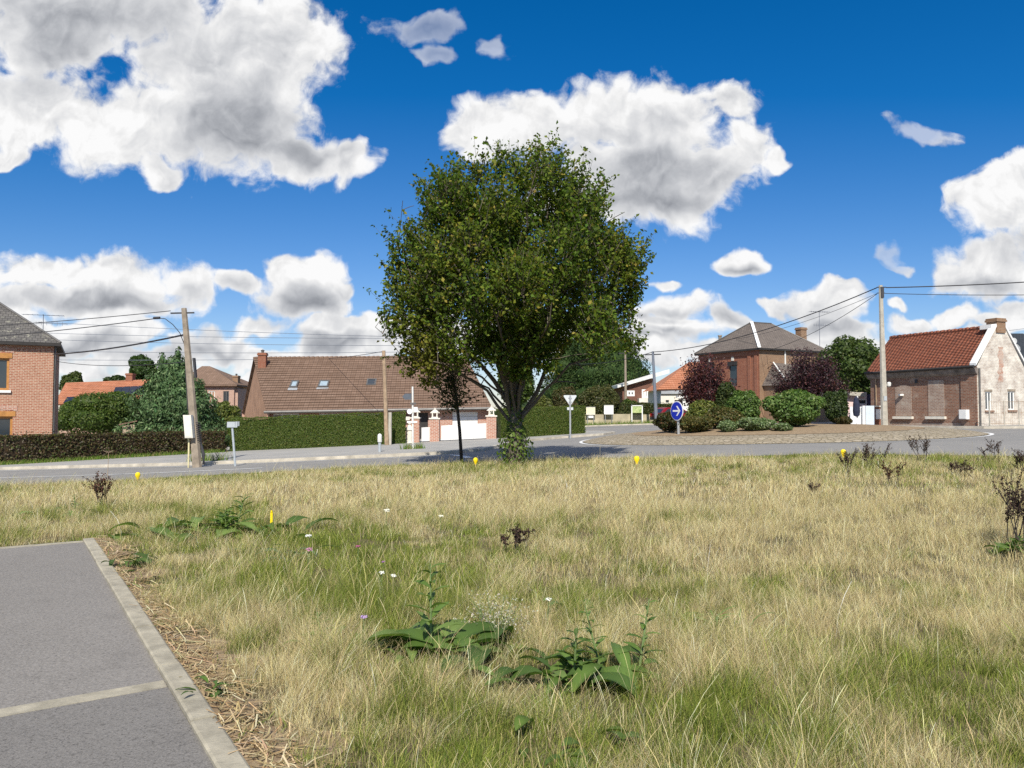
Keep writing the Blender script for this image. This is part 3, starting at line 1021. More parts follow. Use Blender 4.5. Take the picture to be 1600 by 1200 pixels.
# --- patterned brick house at the edge of the field of view
def left_house():
    C = Vector((P(83, 600, 40).x, 40)); f = Vector((-.876, -.48)); bk = Vector((-.48, .876))
    g = gz(C.x, C.y) - .2; ez = 5.17
    h = thing('brick_house', (C.x, C.y, g), 'tall house of patterned pink brick with a lichened slate roof behind the brown hedge', 'house')
    W_, D_ = 10.0, 8.0
    p = lambda a, b: C + f * a + bk * b
    mb = MB()
    # front wall runs from its far end to C so that the outside lies to its right
    t_of = lambda a: W_ - a
    holes = []
    for (a0, a1, z0, z1) in ((1.95, 3.25, 2.75, 4.38), (1.75, 3.6, -.55, 1.42)):
        holes.append((t_of(a1), t_of(a0), z0, z1))
    pt = wall_panel(mb, p(W_, 0), p(0, 0), g, ez, holes, .2)
    wall_panel(mb, p(0, 0), p(0, D_), g, ez)
    wall_panel(mb, p(0, D_), p(W_, D_), g, ez)
    wall_panel(mb, p(W_, D_), p(W_, 0), g, ez)
    w = mb.build('wall', M['brickL'], h)
    for i, (a0, a1, z0, z1) in enumerate(((1.95, 3.25, 2.75, 4.38), (1.75, 3.6, -.55, 1.42))):
        win = window(pt, t_of(a1), t_of(a0), z0, z1, h, M['woodframe'], .16, 1, .11, name='window' if i == 0 else 'glazed_door')
        MB().obox(pt(t_of(a1) - .12, z1, .02), pt(t_of(a0) + .12, z1, .02) - pt(t_of(a1) - .12, z1, .02), pt(0, 0, -.03) - pt(0, 0, .02), (0, 0, .26)).build('lintel', M['woodframe'], win)
        mb = MB()  # shallow arch of upright bricks
        for k in range(13):
            t0 = t_of(a1) - .2 + (a1 - a0 + .4) * k / 13
            zz = z1 + .27 + .09 * math.sin(math.pi * (k + .5) / 13)
            mb.obox(pt(t0, zz, 0), pt(t0 + (a1 - a0 + .36) / 13, zz, 0) - pt(t0, zz, 0), pt(0, 0, -.02) - pt(0, 0, 0), (0, 0, .24))
        mb.build('brick_arch', M['brickP'], win)
        if i == 0:
            MB().obox(pt(t_of(a1) - .1, z0 - .13, .1), pt(t_of(a0) + .1, z0 - .13, .1) - pt(t_of(a1) - .1, z0 - .13, .1), pt(0, 0, -.1) - pt(0, 0, .1), (0, 0, .12)).build('sill', M['white'], win)
    # dentil course under the eave
    mb = MB()
    for k in range(40):
        t0 = k * .25
        mb.obox(pt(t0, ez - .42, 0), pt(t0 + .12, ez - .42, 0) - pt(t0, ez - .42, 0), pt(0, 0, -.035) - pt(0, 0, 0), (0, 0, .16))
    mb.build('dentil_course', M['brickL'], h)
    # hip roof
    ov = .32; rise = 3.45
    c = [p(-ov, -ov), p(W_ + ov, -ov), p(W_ + ov, D_ + ov), p(-ov, D_ + ov)]
    r0, r1 = p(4.2, 4), p(W_ - 4.2, 4)
    E = [flat3(q, ez + .06) for q in c]; r0 = flat3(r0, ez + rise); r1 = flat3(r1, ez + rise)
    mb = MB()
    mb.quad(E[1], E[0], r0, r1); mb.quad(E[0], E[3], r0); mb.quad(E[3], E[2], r1, r0); mb.quad(E[2], E[1], r1)
    mb.build('roof', M['slate'], h)
    mb = MB().prism([flat3(q, ez + .055) for q in c], (0, 0, -.16))
    mb.build('fascia', M['fascia'], h)
    ri = MB()
    ri.tube([E[0] + Vector((0, 0, .02)), r0 + Vector((0, 0, .03))], .06, 6); ri.tube([r0, r1], .07, 6)
    ri.build('hip_flashing', M['zinc'], h)
    # white corner pipe
    q = p(-.06, .12)
    MB().tube([flat3(q, g), flat3(q, ez - .1)], .05, 6).build('downpipe', M['zinc'], h)
    return p, ez


lh_p, lh_ez = left_house()
a_ = P(67, 528, 47)
antenna(a_, 1.45, 2.2, .35, 'rake shaped tv antenna on the roof of the patterned brick house')


# --- long low house with brown tiles
def long_house():
    F1, F2 = P(416, 643, 46), P(769, 637, 47)
    R1, R2 = P(396, 560, 52), P(729, 558, 53)
    B1 = Vector((2 * R1.x - F1.x, 2 * R1.y - F1.y, F1.z)); B2 = Vector((2 * R2.x - F2.x, 2 * R2.y - F2.y, F2.z))
    g = -.8
    h = thing('bungalow', (F1.x, F1.y, g), 'long low house with a steep brown tiled roof behind the clipped green hedge', 'house')
    fw = (F2 - F1); fw.z = 0; fw.normalize()
    inset = .5
    sl = (R1 - F1).normalized()
    fb = lambda F, Rr: F + Vector((Rr.x - F.x, Rr.y - F.y, 0)).normalized() * inset
    w1, w2 = fb(F1, R1) + fw * .12, fb(F2, R2) - fw * .12
    w1.z = w2.z = 0
    L = (w2 - w1).length
    tpx = lambda u: (P(u, 640, 46.9).x - w1.x) / (w2.x - w1.x) * L
    mb = MB()
    top = F1.z + .12
    holes = [(tpx(706), tpx(746), .02, 1.66), (tpx(500), tpx(540), .2, 1.55), (tpx(560), tpx(592), .2, 1.55), (tpx(430), tpx(470), .2, 1.55), (tpx(650), tpx(668), -.1, 1.6)]
    holes = sorted(holes)
    pt = wall_panel(mb, w1, w2, g, top, holes, .2)
    mb.build('wall', M['brickP'], h)
    mb = MB(); wall_panel(mb, (B2.x, B2.y), (B1.x, B1.y), g, top); mb.build('rear_wall', M['brickP'], h)
    for k in (0, 1, 2):
        window(pt, *holes[k], h, M['white'], .14, 2, .07)
    mbd = MB(); a = holes[3]
    mbd.obox(pt(a[0], a[2], .12), pt(a[1], a[2], .12) - pt(a[0], a[2], .12), pt(0, 0, .17) - pt(0, 0, .12), (0, 0, a[3] - a[2]))
    mbd.build('front_door', M['fascia'], h)
    a = holes[4]
    mbd = MB()
    n = 6
    for k in range(n):
        z0 = a[2] + (a[3] - a[2]) * k / n
        mbd.obox(pt(a[0] + .01, z0 + .008, .05), pt(a[1] - .01, z0, .05) - pt(a[0] + .01, z0, .05), pt(0, 0, .1) - pt(0, 0, .05), (0, 0, (a[3] - a[2]) / n - .016))
    mbd.build('garage_door', M['white'], h)
    mbd = MB()
    mbd.obox(pt(tpx(428), -.02, -.02), pt(tpx(640), -.02, -.02) - pt(tpx(428), -.02, -.02), pt(0, 0, -.2) - pt(0, 0, -.02), (0, 0, .1))
    # pale ledge below the windows
    mbd.obox(pt(tpx(425), .95, -.01), pt(tpx(640), 1.15, -.01) - pt(tpx(425), .95, -.01), pt(0, 0, -.3) - pt(0, 0, -.01), (0, 0, .22))
    mbd.build('window_ledge', M['render'], h)
    # gables
    def gable(F, Rr, B, sgn):
        n_ = Vector((Rr.x - F.x, Rr.y - F.y, 0)).normalized()
        o_ = fw * .18 * sgn
        f0 = F + o_; b0 = B + o_; r0 = Rr + o_ - Vector((0, 0, .06))
        m_ = MB().quad(Vector((b0.x, b0.y, g)), Vector((f0.x, f0.y, g)), f0 - Vector((0, 0, .05)), r0, b0 - Vector((0, 0, .05)))
        return m_
    gable(F1, R1, B1, 1).build('gable_wall', M['plaster'], h)
    gable(F2, R2, B2, -1).build('gable_wall', M['brickP'], h)
    ft = tiled('roof', F1, F2, R2, R1, 22, M['roofBrown'], h, .035, .10)
    tiled('roof', B2, B1, R1, R2, 22, M['roofBrown'], h, .035, .10)
    mb = MB()
    for i in range(46):
        a = R1.lerp(R2, i / 46); b = R1.lerp(R2, (i + .96) / 46)
        mb.tube([a + Vector((0, 0, .0)), b + Vector((0, 0, .02))], [.10, .115], 8)
    mb.build('ridge_tiles', M['roofBrown'], ft)
    nrm = fw.cross(sl).normalized()
    if nrm.z < 0: nrm = -nrm
    nrm = -nrm if nrm.z < 0 else nrm
    def on_roof(u, v):
        a, e = ray(u, v); o_ = Vector((0, 0, EYE)); d = Vector((a, 1, e))
        return o_ + d * ((F1 - o_).dot(nrm) / d.dot(nrm))
    up = (nrm.cross(fw)).normalized()
    if up.z < 0: up = -up
    for i, (u0, u1, v0, v1) in enumerate(((454, 466, 596, 609), (498, 514, 595, 609), (573, 588, 593, 606))):
        c = on_roof((u0 + u1) / 2, (v0 + v1) / 2) + nrm * .06
        hw = (on_roof(u1, (v0 + v1) / 2) - on_roof(u0, (v0 + v1) / 2)).length / 2
        hh = .43
        m_ = MB()
        for (x0, x1, y0, y1) in ((-hw, -hw + .09, -hh, hh), (hw - .09, hw, -hh, hh), (-hw + .09, hw - .09, -hh, -hh + .1), (-hw + .09, hw - .09, hh - .1, hh)):
            m_.obox(c + fw * x0 + up * y0, fw * (x1 - x0), up * (y1 - y0), nrm * .1)
        s = m_.build('skylight', M['zinc'], h)
        a = c + nrm * .06
        MB().obox(a - fw * (hw - .05) - up * (hh - .05), fw * 2 * (hw - .05), up * 2 * (hh - .05), nrm * .01).build('pane', M['glasslit'] if i < 2 else M['glass'], s)
        MB().obox(c - fw * (hw + .05) - up * (hh + .28), fw * 2 * (hw + .05), up * .28, nrm * .015).build('apron_flashing', M['galv'], s)
    # patch of newer orange tiles by the eave
    q = [on_roof(640, 637.5), on_roof(701, 636.5), on_roof(704, 622), on_roof(652, 621)]
    m_ = MB()
    for i in range(4):
        a, b = i / 4, (i + 1) / 4
        m_.quad(q[0].lerp(q[3], a) + nrm * .075, q[1].lerp(q[2], a) + nrm * .075, q[1].lerp(q[2], b) + nrm * .045, q[0].lerp(q[3], b) + nrm * .045)
        m_.quad(q[0].lerp(q[3], a) + nrm * .02, q[1].lerp(q[2], a) + nrm * .02, q[1].lerp(q[2], a) + nrm * .075, q[0].lerp(q[3], a) + nrm * .075)
    m_.build('roof_patch', M['roofNew'], h)
    dn = -up
    MB().tube([F1 - fw * .1 + Vector((0, -.1, -.04)), F2 + fw * .1 + Vector((0, -.1, -.04))], .085, 8).build('gutter', M['zinc'], h)
    cc = on_roof(409, 575)
    chimney(h, (cc.x, cc.y + .15), (.52, .42), cc.z - .4, P(409, 551, cc.y).z, math.atan2(fw.y, fw.x), M['brickR'])
    # ventilation tiles
    # small lean-to hump at the gable foot
    q = P(372, 636, 50)
    return h


long_house()


# --- pink house with hip roof
def pink_house():
    y = 78
    a, b = P(314, 600, y), P(366, 600, y)
    ez, g = P(340, 601, y).z, -1.2
    h = thing('pink_house', (a.x, a.y, g), 'distant pink brick house with a brown hip roof and side chimney', 'house')
    D = 7.0
    x0, x1 = a.x - 2.2, b.x
    mb = MB()
    holes = [((349.5 - 293) / 1200 * y - .0, (358.5 - 293) / 1200 * y, P(0, 633, y).z, P(0, 611, y).z), ((327 - 293) / 1200 * y, (336 - 293) / 1200 * y, P(0, 633, y).z, P(0, 611, y).z)]
    holes = [(x - (x0 + 507 / 1200 * y - 0) * 0, *r) if False else (x, *r) for x, *r in holes]
    L = x1 - x0
    off = lambda u: P(u, 600, y).x - x0
    holes = [(off(326), off(336), P(0, 634, y).z, P(0, 611, y).z), (off(349), off(358), P(0, 634, y).z, P(0, 611, y).z)]
    pt = wall_panel(mb, (x0, y), (x1, y), g, ez, holes, .15)
    wall_panel(mb, (x1, y), (x1, y + D), g, ez); wall_panel(mb, (x1, y + D), (x0, y + D), g, ez); wall_panel(mb, (x0, y + D), (x0, y), g, ez)
    mb.build('wall', M['brickPink'], h)
    window(pt, *holes[0], h, M['white2'], .1, 1, .08, glass=M['plaster']); window(pt, *holes[1], h, M['zinc'], .1, 1, .08)
    E = [Vector((x0 - .4, y - .4, ez)), Vector((x1 + .4, y - .4, ez)), Vector((x1 + .4, y + D + .4, ez)), Vector((x0 - .4, y + D + .4, ez))]
    ap = P(323, 572, y + D / 2)
    r0 = Vector((ap.x - .5, y + D / 2, ap.z)); r1 = Vector((ap.x + .3, y + D / 2, ap.z))
    mb = MB()
    mb.quad(E[0], E[1], r1, r0); mb.quad(E[1], E[2], r1); mb.quad(E[2], E[3], r0, r1); mb.quad(E[3], E[0], r0)
    mb.prism([e - Vector((0, 0, .01)) for e in E], (0, 0, -.15))
    mb.build('roof', M['hiptile'], h)
    c = P(370, 600, y + 1.5)
    mb = MB(); mb.box((c.x + .1, c.y, (g + ez - .4) / 2), (.9, 2.4, ez - .4 - g)); mb.build('side_wing', M['brickPink'], h)
    chimney(h, (c.x - .05, c.y), (.55, .7), ez - 1.0, P(370, 587, c.y).z, 0, M['brickB'])


pink_house()


# --- orange roofed house behind the bushes
def orange_house():
    y = 66
    h = thing('orange_roof_house', GP(160, y), 'low house with a long orange tile roof and solar panels behind green bushes', 'house')
    e0, e1 = P(84, 632, y), P(250, 624, y)
    r0, r1 = P(103, 598, y + 4), P(255, 592, y + 4)
    g = -1.2
    mb = MB()
    wall_panel(mb, (e0.x + .3, y + .4), (e1.x, y + .4), g, e0.z - .02)
    wall_panel(mb, (e1.x, y + .4), (e1.x, y + 8), g, e0.z - .02); wall_panel(mb, (e1.x, y + 8), (e0.x + .3, y + 8), g, e0.z - .02); wall_panel(mb, (e0.x + .3, y + 8), (e0.x + .3, y + .4), g, e0.z - .02)
    mb.build('wall', M['brickPink'], h)
    tiled('roof', e0, e1, r1, r0, 13, M['roofOrange'], h, .04, .1)
    b0, b1 = e0.copy(), e1.copy(); b0.y = b1.y = y + 8
    tiled('roof', b1, b0, r0, r1, 13, M['roofOrange'], h, .04, .1)
    up = (r0 - e0); fw = (e1 - e0); n = fw.cross(up).normalized()
    f = lambda s, t: e0 + fw * s + up * t + n * .1
    mb = MB()
    for k in range(6):
        s0 = .53 + k * .075
        mb.quad(f(s0, .25), f(s0 + .072, .25), f(s0 + .072, .62), f(s0, .62))
        mb.quad(f(s0, .25) - n * .05, f(s0 + .072, .25) - n * .05, f(s0 + .072, .25), f(s0, .25))
    mb.build('solar_panels', M['solar'], h)
    mb = MB(); a, b, c, d = f(.09, .0), f(.18, .02), f(.18, .26), f(.10, .26)
    mb.quad(a, b, c, d); mb.build('roof_window', M['solar'], h)
    cc = P(204, 592, y + 4)
    chimney(h, (cc.x, cc.y), (.6, .6), cc.z - .6, cc.z + .5, 0, M['brickR'], False)


orange_house()


def garden_shed():
    y = 44
    a, b = P(191, 670, y), P(211, 670, y)
    z1 = P(0, 664, y).z
    M['shedwall'] = m_plain('tan_shed_board', (.38, .30, .22), .85, .15, 3)
    s = thing('garden_shed', (a.x, y, gz(a.x, y)), 'small beige garden shed with a tilted tiled roof between bush and conifer', 'shed')
    mb = MB()
    pt = wall_panel(mb, (a.x, y), (b.x, y), gz(a.x, y), z1 + .02, [(.3, .5, z1 - .26, z1 - .08)], .08)
    wall_panel(mb, (b.x, y), (b.x, y + .8), gz(a.x, y), z1); wall_panel(mb, (b.x, y + .8), (a.x, y + .8), gz(a.x, y), z1); wall_panel(mb, (a.x, y + .8), (a.x, y), gz(a.x, y), z1)
    mb.build('wall', M['shedwall'], s)
    MB().quad(pt(.3, z1 - .26, .06), pt(.5, z1 - .26, .06), pt(.5, z1 - .08, .06), pt(.3, z1 - .08, .06)).build('opening', M['darkmetal'], s)  # dark sheet standing in for the shaded inside of the opening
    MB().prism([Vector((a.x - .15, y - .1, z1 - .02)), Vector((b.x + .15, y - .1, z1 + .2)), Vector((b.x + .15, y - .1, z1 + .26)), Vector((a.x - .15, y - .1, z1 + .05))], (0, 1.0, 0)).build('roof', M['roofBrown'], s)


garden_shed()


# --- hip roofed brick house beyond the roundabout
def hip_house():
    C = Vector((P(1187, 600, 55).x, 55)); lf = Vector((-.48, .877)); rt = Vector((.877, .48))
    p = lambda a, b: C + lf * a + rt * b
    ez = P(1187, 545, 55).z; g = .4
    h = thing('brick_house', (C.x, C.y, g), 'two storey red brick house with grey hip roof and white hip flashing beyond the roundabout', 'house')
    A, B = 6.2, 6.9
    mb = MB()
    holes = [(A - 3.0, A - 2.2, P(0, 603, 57).z, P(0, 570, 57).z), (A - 5.4, A - 4.6, P(0, 603, 58).z, P(0, 570, 58).z)]
    pt = wall_panel(mb, p(A, 0), p(0, 0), g, ez, sorted(holes), .15)
    mb.build('wall', M['brickR'], h)
    mb = MB()
    pt2 = wall_panel(mb, p(0, 0), p(0, B), g, ez); wall_panel(mb, p(0, B), p(A, B), g, ez); wall_panel(mb, p(A, B), p(A, 0), g, ez)
    mb.build('wall', M['brickB'], h)
    window(pt, *holes[0], h, M['zinc'], .12, 0, .06)
    window(pt, *holes[1], h, M['zinc'], .12, 0, .06)
    for hl in holes:
        MB().obox(pt(hl[0] - .06, hl[3] - .05, .02), pt(hl[1] + .06, 0, .02) - pt(hl[0] - .06, 0, .02), pt(0, 0, -.12) - pt(0, 0, .02), (0, 0, .3)).build('shutter_box', M['fascia'], h)
        m_ = (hl[0] + hl[1]) / 2
        MB().obox(pt(m_ - .12, hl[3] + .32, 0), pt(m_ + .12, 0, 0) - pt(m_ - .12, 0, 0), pt(0, 0, -.05) - pt(0, 0, 0), (0, 0, .3)).build('keystone', M['stone'], h)
    # brick pilasters and cornice band
    mb = MB()
    for t in (A - .45, A - 1.1):
        mb.obox(pt(t, g, 0), pt(t + .3, 0, 0) - pt(t, 0, 0), pt(0, 0, -.07) - pt(0, 0, 0), (0, 0, ez - g - .4))
    mb.obox(pt(0, ez - .4, 0), pt(A, 0, 0) - pt(0, 0, 0), pt(0, 0, -.09) - pt(0, 0, 0), (0, 0, .39))
    mb.build('cornice', M['brickR'], h)
    ov = .28
    c = [p(A + ov, -ov), p(-ov, -ov), p(-ov, B + ov), p(A + ov, B + ov)]
    E = [flat3(q, ez + .05) for q in c]
    rz_ = P(1190, 504, 59).z
    r0 = flat3(p(3.1, 2.5), rz_); r1 = flat3(p(3.1, 4.6), rz_ + .02)
    mb = MB()
    mb.quad(E[0], E[1], r0); mb.quad(E[1], E[2], r1, r0); mb.quad(E[2], E[3], r1); mb.quad(E[3], E[0], r0, r1)
    mb.build('roof', M['slate2'], h)
    MB().prism([flat3(q, ez + .045) for q in c], (0, 0, -.12)).build('fascia', M['fascia'], h)
    d = (r0 - E[1]).normalized(); s = d.cross(Vector((0, 0, 1))).normalized()
    mb = MB()
    mb.obox(E[1] - s * .11 + Vector((0, 0, .02)), r0 - E[1], s * .22, Vector((0, 0, .05)))
    mb.build('hip_flashing', M['white'], h)
    mb = MB(); mb.tube([E[0] + Vector((0, 0, .02)), r0 + Vector((0, 0, .03))], .06, 6); mb.tube([r0, r1], .07, 6); mb.tube([r1, E[2]], .05, 6)
    mb.build('ridge_tiles', M['zinc'], h)
    cc = p(1.9, B - .35)
    chimney(h, cc, (.62, .55), ez - .1, P(1262, 512, cc.y).z, math.atan2(rt.y, rt.x), M['brickB'], False)
    q = pt2(2.55, 0, -.06); MB().tube([flat3(q, g), flat3(q, ez)], .06, 6).build('downpipe', M['white2'], h)
    # low annex with its own slate hip
    a0 = p(-.2, .25)
    an = MB()
    b = [p(.02, .4), p(-2.2, .4), p(-2.2, 5.5), p(.02, 5.5)]
    az_ = P(1195, 601, 52.8).z
    wall_panel(an, b[0], b[1], g, az_); wall_panel(an, b[1], b[2], g, az_); wall_panel(an, b[2], b[3], g, az_)
    an.build('annex_wall', M['brickB'], h)
    tz = P(1225, 566, 55).z
    t0, t1 = p(0.0, 1.4), p(0.0, 4.6)
    e = [p(.0, .2), p(-2.45, .2), p(-2.45, 5.7), p(.0, 5.7)]
    e = [flat3(q, az_) for q in e]; t0 = flat3(t0, tz); t1 = flat3(t1, tz)
    mb = MB(); mb.quad(e[0], e[1], t0); mb.quad(e[1], e[2], t1, t0); mb.quad(e[2], e[3], t1)
    mb.build('annex_roof', M['slate2'], h)
    MB().tube([e[1] + Vector((0, 0, .03)), t0 + Vector((0, 0, .03))], .06, 5).build('annex_flashing', M['white2'], h)
    # long low range behind, brick with tiled roof
    mb = MB()
    q0, q1 = p(1.5, B + .02), p(1.5, B + 7)
    wall_panel(mb, q0, q1, g, ez - .15)
    mb.build('rear_wing', M['brickB'], h)
    tiled('rear_roof', flat3(p(1.2, B + .3), ez - .15), flat3(p(1.2, B + 7.2), ez - .15), flat3(p(4.5, B + 7.2), ez + .7), flat3(p(4.5, B + .3), ez + .7), 8, M['roofRed'], h, .03, .1)
    v = p(A - 1.2, B * .5)
    return p, ez


hip_house()
a_ = P(1281, 545, 62)
antenna(a_, 3.1, 1.6, .2, 'thin tv mast standing beyond the grey hip roof')
q = P(1125, 533, 61)
MB().lathe(q - Vector((0, 0, .35)), [(.14, 0), (.13, .7), (.17, .72), (.17, .82)], 8).build('chimney_stack', M['concrete'])
tag(bpy.data.objects['chimney_stack'], 'short grey flue pipe poking above the red brick house', 'flue')


# --- red pantile cottage with whitewashed gable
def cottage():
    C = Vector((P(1527, 600, 38).x, 38)); a = Vector((-.39, .92)).normalized(); b = Vector((.92, .39)).normalized()
    Lw, Wd = 6.45, 3.55
    p = lambda s, t: C + a * s + b * t
    g = .68; ez = P(1527, 572, 38).z
    h = thing('cottage', (C.x, C.y, g), 'old brick cottage with a red pantile roof and whitewashed gable', 'house')
    mb = MB()
    tf = lambda u: None
    pt = wall_panel(mb, p(Lw, 0), p(0, 0), g, ez)
    wall_panel(mb, p(Wd * 0 + Lw, Wd), p(Lw, 0), g, ez)
    mb.build('wall', M['brickD'], h)
    # which wall position lies in a pixel column
    def tcol(u):
        k = ray(u, 600)[0]
        A0 = p(Lw, 0); d = (p(0, 0) - A0).normalized()
        return (k * A0.y - A0.x) / (d.x - k * d.y)
    def zrow(u, v):
        t = tcol(u); A0 = p(Lw, 0); d = (p(0, 0) - A0).normalized()
        y = A0.y + d.y * t
        return P(u, v, y).z
    # blocked windows: brick infill with a sill
    for (u0, u1, v0, v1, arch) in ((1399, 1424, 602, 650, .12), (1450, 1475, 594, 650, 0)):
        t0, t1 = tcol(u0), tcol(u1); z0, z1 = zrow((u0 + u1) / 2, v1), zrow((u0 + u1) / 2, v0)
        m_ = MB()
        poly = [pt(t0, z0, -.004), pt(t1, z0, -.004), pt(t1, z1 - arch, -.004)]
        if arch:
            for k in range(1, 6):
                f_ = k / 6; poly.append(pt(t1 + (t0 - t1) * f_, z1 - arch + arch * math.sin(math.pi * f_), -.004))
        poly.append(pt(t0, z1 - arch, -.004))
        nn = pt(0, 0, -.022) - pt(0, 0, -.004)
        m_.prism(poly, nn)
        w = m_.build('blocked_window', M['patch'], h)
        m_ = MB(); m_.obox(pt(t0 - .1, z0 - .16, 0), pt(t1 + .1, 0, 0) - pt(t0 - .1, 0, 0), pt(0, 0, -.16) - pt(0, 0, 0), (0, 0, .14)); m_.build('sill', M['stone'], w)
    # gable
    hw = Wd / 2
    apz = ez + 2.05
    pg = lambda t, z, d=0: flat3(p(-d, t), z)
    wz0, wz1 = P(0, 641, 38.4).z, P(0, 612, 38.4).z
    mb = MB()
    def gcol(u):
        k = ray(u, 600)[0]
        return (k * C.y - C.x) / (b.x - k * b.y)
    holes = [(gcol(1539), gcol(1549), wz0, wz1), (gcol(1574.5), gcol(1585), wz0 + .02, wz1 + .03)]
    pt2 = wall_panel(mb, p(0, 0), p(0, Wd), g, ez, holes, .14)
    mb.quad(pg(0, ez), pg(Wd, ez), pg(hw + .3, apz), pg(hw - .3, apz))
    wall_panel(mb, p(0, Wd), p(Lw, Wd), g, ez)
    mb.build('gable_wall', M['brickW'], h)
    mb = MB(); mb.quad(flat3(p(Lw, Wd), ez), flat3(p(Lw, 0), ez), flat3(p(Lw, hw), apz)); mb.build('gable_wall', M['brickD'], h)
    for hl in holes:
        w = window(pt2, *hl, h, M['white'], .10, 1, .06)
        m_ = MB(); m_.obox(pt2(hl[0] - .06, hl[2] - .1, 0), pt2(hl[1] + .1, 0, 0) - pt2(hl[0] - .06, 0, 0), pt2(0, 0, -.07) - pt2(0, 0, 0), (0, 0, .09)); m_.build('sill', M['brickD'], w)
        m_ = MB(); m_.obox(pt2(hl[0] - .05, hl[3], 0), pt2(hl[1] + .05, 0, 0) - pt2(hl[0] - .05, 0, 0), pt2(0, 0, -.015) - pt2(0, 0, 0), (0, 0, .11)); m_.build('lintel', M['concrete'], w)
    # bare brick scar below the chimney
    rr = random.Random(3)
    m_ = MB()
    L_ = []; R_ = []
    for k in range(12):
        z = ez - .75 + k * .16; c_ = hw - .02 + rr.uniform(-.05, .05); ww = .16 + rr.uniform(-.06, .1)
        L_.append(pg(c_ - ww, z, .004)); R_.append(pg(c_ + ww, z, .004))
    for k in range(11): m_.quad(L_[k], R_[k], R_[k + 1], L_[k + 1])
    m_.build('brick_scar', m_brick('scar_brick', (.40, .17, .10), (.48, .24, .16), (.55, .45, .38), .22, .075, .012, stain=(.55, .47, .4), stain_amt=.2, stain_scale=2), h)
    # white gable coping
    def coping(t0, z0, t1, z1):
        o_ = pg(t0, z0, .06); d = pg(t1, z1, .06) - o_
        return MB().obox(o_, d, flat3(a * .34, 0), Vector((0, 0, .14)))
    coping(-.14, ez + .02, hw - .28, apz + .04).build('coping', M['white'], h)
    coping(Wd + .14, ez + .02, hw + .28, apz + .04).build('coping', M['white'], h)
    m_ = MB(); m_.obox(pg(hw - .5, apz - .12, -.1), flat3(a * .62, 0), flat3(b * .24, 0), (0, 0, .22)); m_.build('flashing', M['white'], h)
    # roof
    ov = .22
    e0, e1 = flat3(p(Lw + .12, -ov), ez - .02), flat3(p(.30, -ov), ez - .02)
    r0, r1 = flat3(p(Lw + .12, hw), apz), flat3(p(.30, hw), apz)
    f = tiled('roof', e0, e1, r1, r0, 23, M['roofRed'], h, .035, .08)
    tiled('roof', flat3(p(.36, Wd + ov), ez - .02), flat3(p(Lw + .12, Wd + ov), ez - .02), r0, r1, 17, M['roofRed'], h, .035, .08)
    mb = MB()
    for i in range(18):
        mb.tube([r0.lerp(r1, i / 18) + Vector((0, 0, .01)), r0.lerp(r1, (i + .95) / 18) + Vector((0, 0, .03))], [.10, .115], 8)
    mb.build('ridge_tiles', M['roofRed'], f)
    # gutter board and rounded cornice
    m_ = MB()
    A0 = flat3(p(Lw + .1, 0), 0); d = flat3(p(-.05, 0), 0) - A0; n_ = flat3(-b, 0)
    prof = [(0, ez - .42), (.06, ez - .40), (.16, ez - .30), (.22, ez - .16), (.24, ez - .08), (0, ez - .08)]
    m_.prism([A0 + n_ * r_ + Vector((0, 0, z_)) for r_, z_ in prof], d)
    m_.build('cornice', m_plain('stained_cornice', (.20, .17, .15), .85, .45, 3), h)
    m_ = MB(); m_.tube([A0 + n_ * .30 + Vector((0, 0, ez - .06)), A0 + d + n_ * .30 + Vector((0, 0, ez - .03))], .075, 8)
    m_.build('gutter', M['fascia'], h)
    m_ = MB()
    m_.obox(pt(Lw - .85, g, 0), pt(Lw, 0, 0) - pt(Lw - .85, 0, 0), pt(0, 0, -.06) - pt(0, 0, 0), (0, 0, ez - .42 - g))
    m_.build('corner_pilaster', M['brickD'], h)
    q_ = pg(.10, g, .05)
    MB().tube([q_, pg(.10, ez - .1, .05)], .045, 6).build('downpipe', M['zinc'], h)
    MB().tube([pt(.42, g, -.05), pt(.42, ez - .4, -.05)], .03, 6).build('downpipe', M['woodpole'], h)
    ch = p(.21, hw)
    chimney(h, ch, (.56, .66), apz - .32, P(1551, 498, ch.y).z, math.atan2(a.y, a.x), M['brickB'], False)
    # plinth
    m_ = MB(); m_.obox(pt(0, g, 0), pt(Lw - .85, 0, 0) - pt(0, 0, 0), pt(0, 0, -.03) - pt(0, 0, 0), (0, 0, .38)); m_.build('plinth', M['patch'], h)
    # small house plates and hooks on the wall
    mm = MB()
    t_, z_ = tcol(1410), zrow(1410, 617)
    mm.box(tuple(pt(t_, z_, -.12)), (.2, .2, .10)); 
    mm.tube([pt(t_, z_ - .05, -.02), pt(t_, z_, -.12)], .02, 5)
    mm.build('wall_lamp', M['white2'], h)
    mm = MB(); t_, z_ = tcol(1432), zrow(1432, 596)
    mm.obox(pt(t_ - .07, z_ - .1, 0), pt(t_ + .07, 0, 0) - pt(t_ - .07, 0, 0), pt(0, 0, -.05) - pt(0, 0, 0), (0, 0, .2)); mm.build('wall_anchor', M['darkmetal'], h)
    # utility cabinet fixed to the wall
    t0, t1 = tcol(1503), tcol(1515); z0, z1 = zrow(1509, 655), zrow(1509, 640)
    mm = MB(); mm.obox(pt(t0, z0, -.061), pt(t1, 0, 0) - pt(t0, 0, 0), pt(0, 0, -.22) - pt(0, 0, -.061 + .061), (0, 0, z1 - z0))
    cb = mm.build('meter_cabinet', M['white'], h)
    mm = MB(); mm.obox(pt(t0 + .03, z0 + .03, -.282), pt(t1 - .03, 0, 0) - pt(t0 + .03, 0, 0), pt(0, 0, -.012) - pt(0, 0, 0), (0, 0, z1 - z0 - .06)); mm.build('cabinet_door', M['white'], cb)
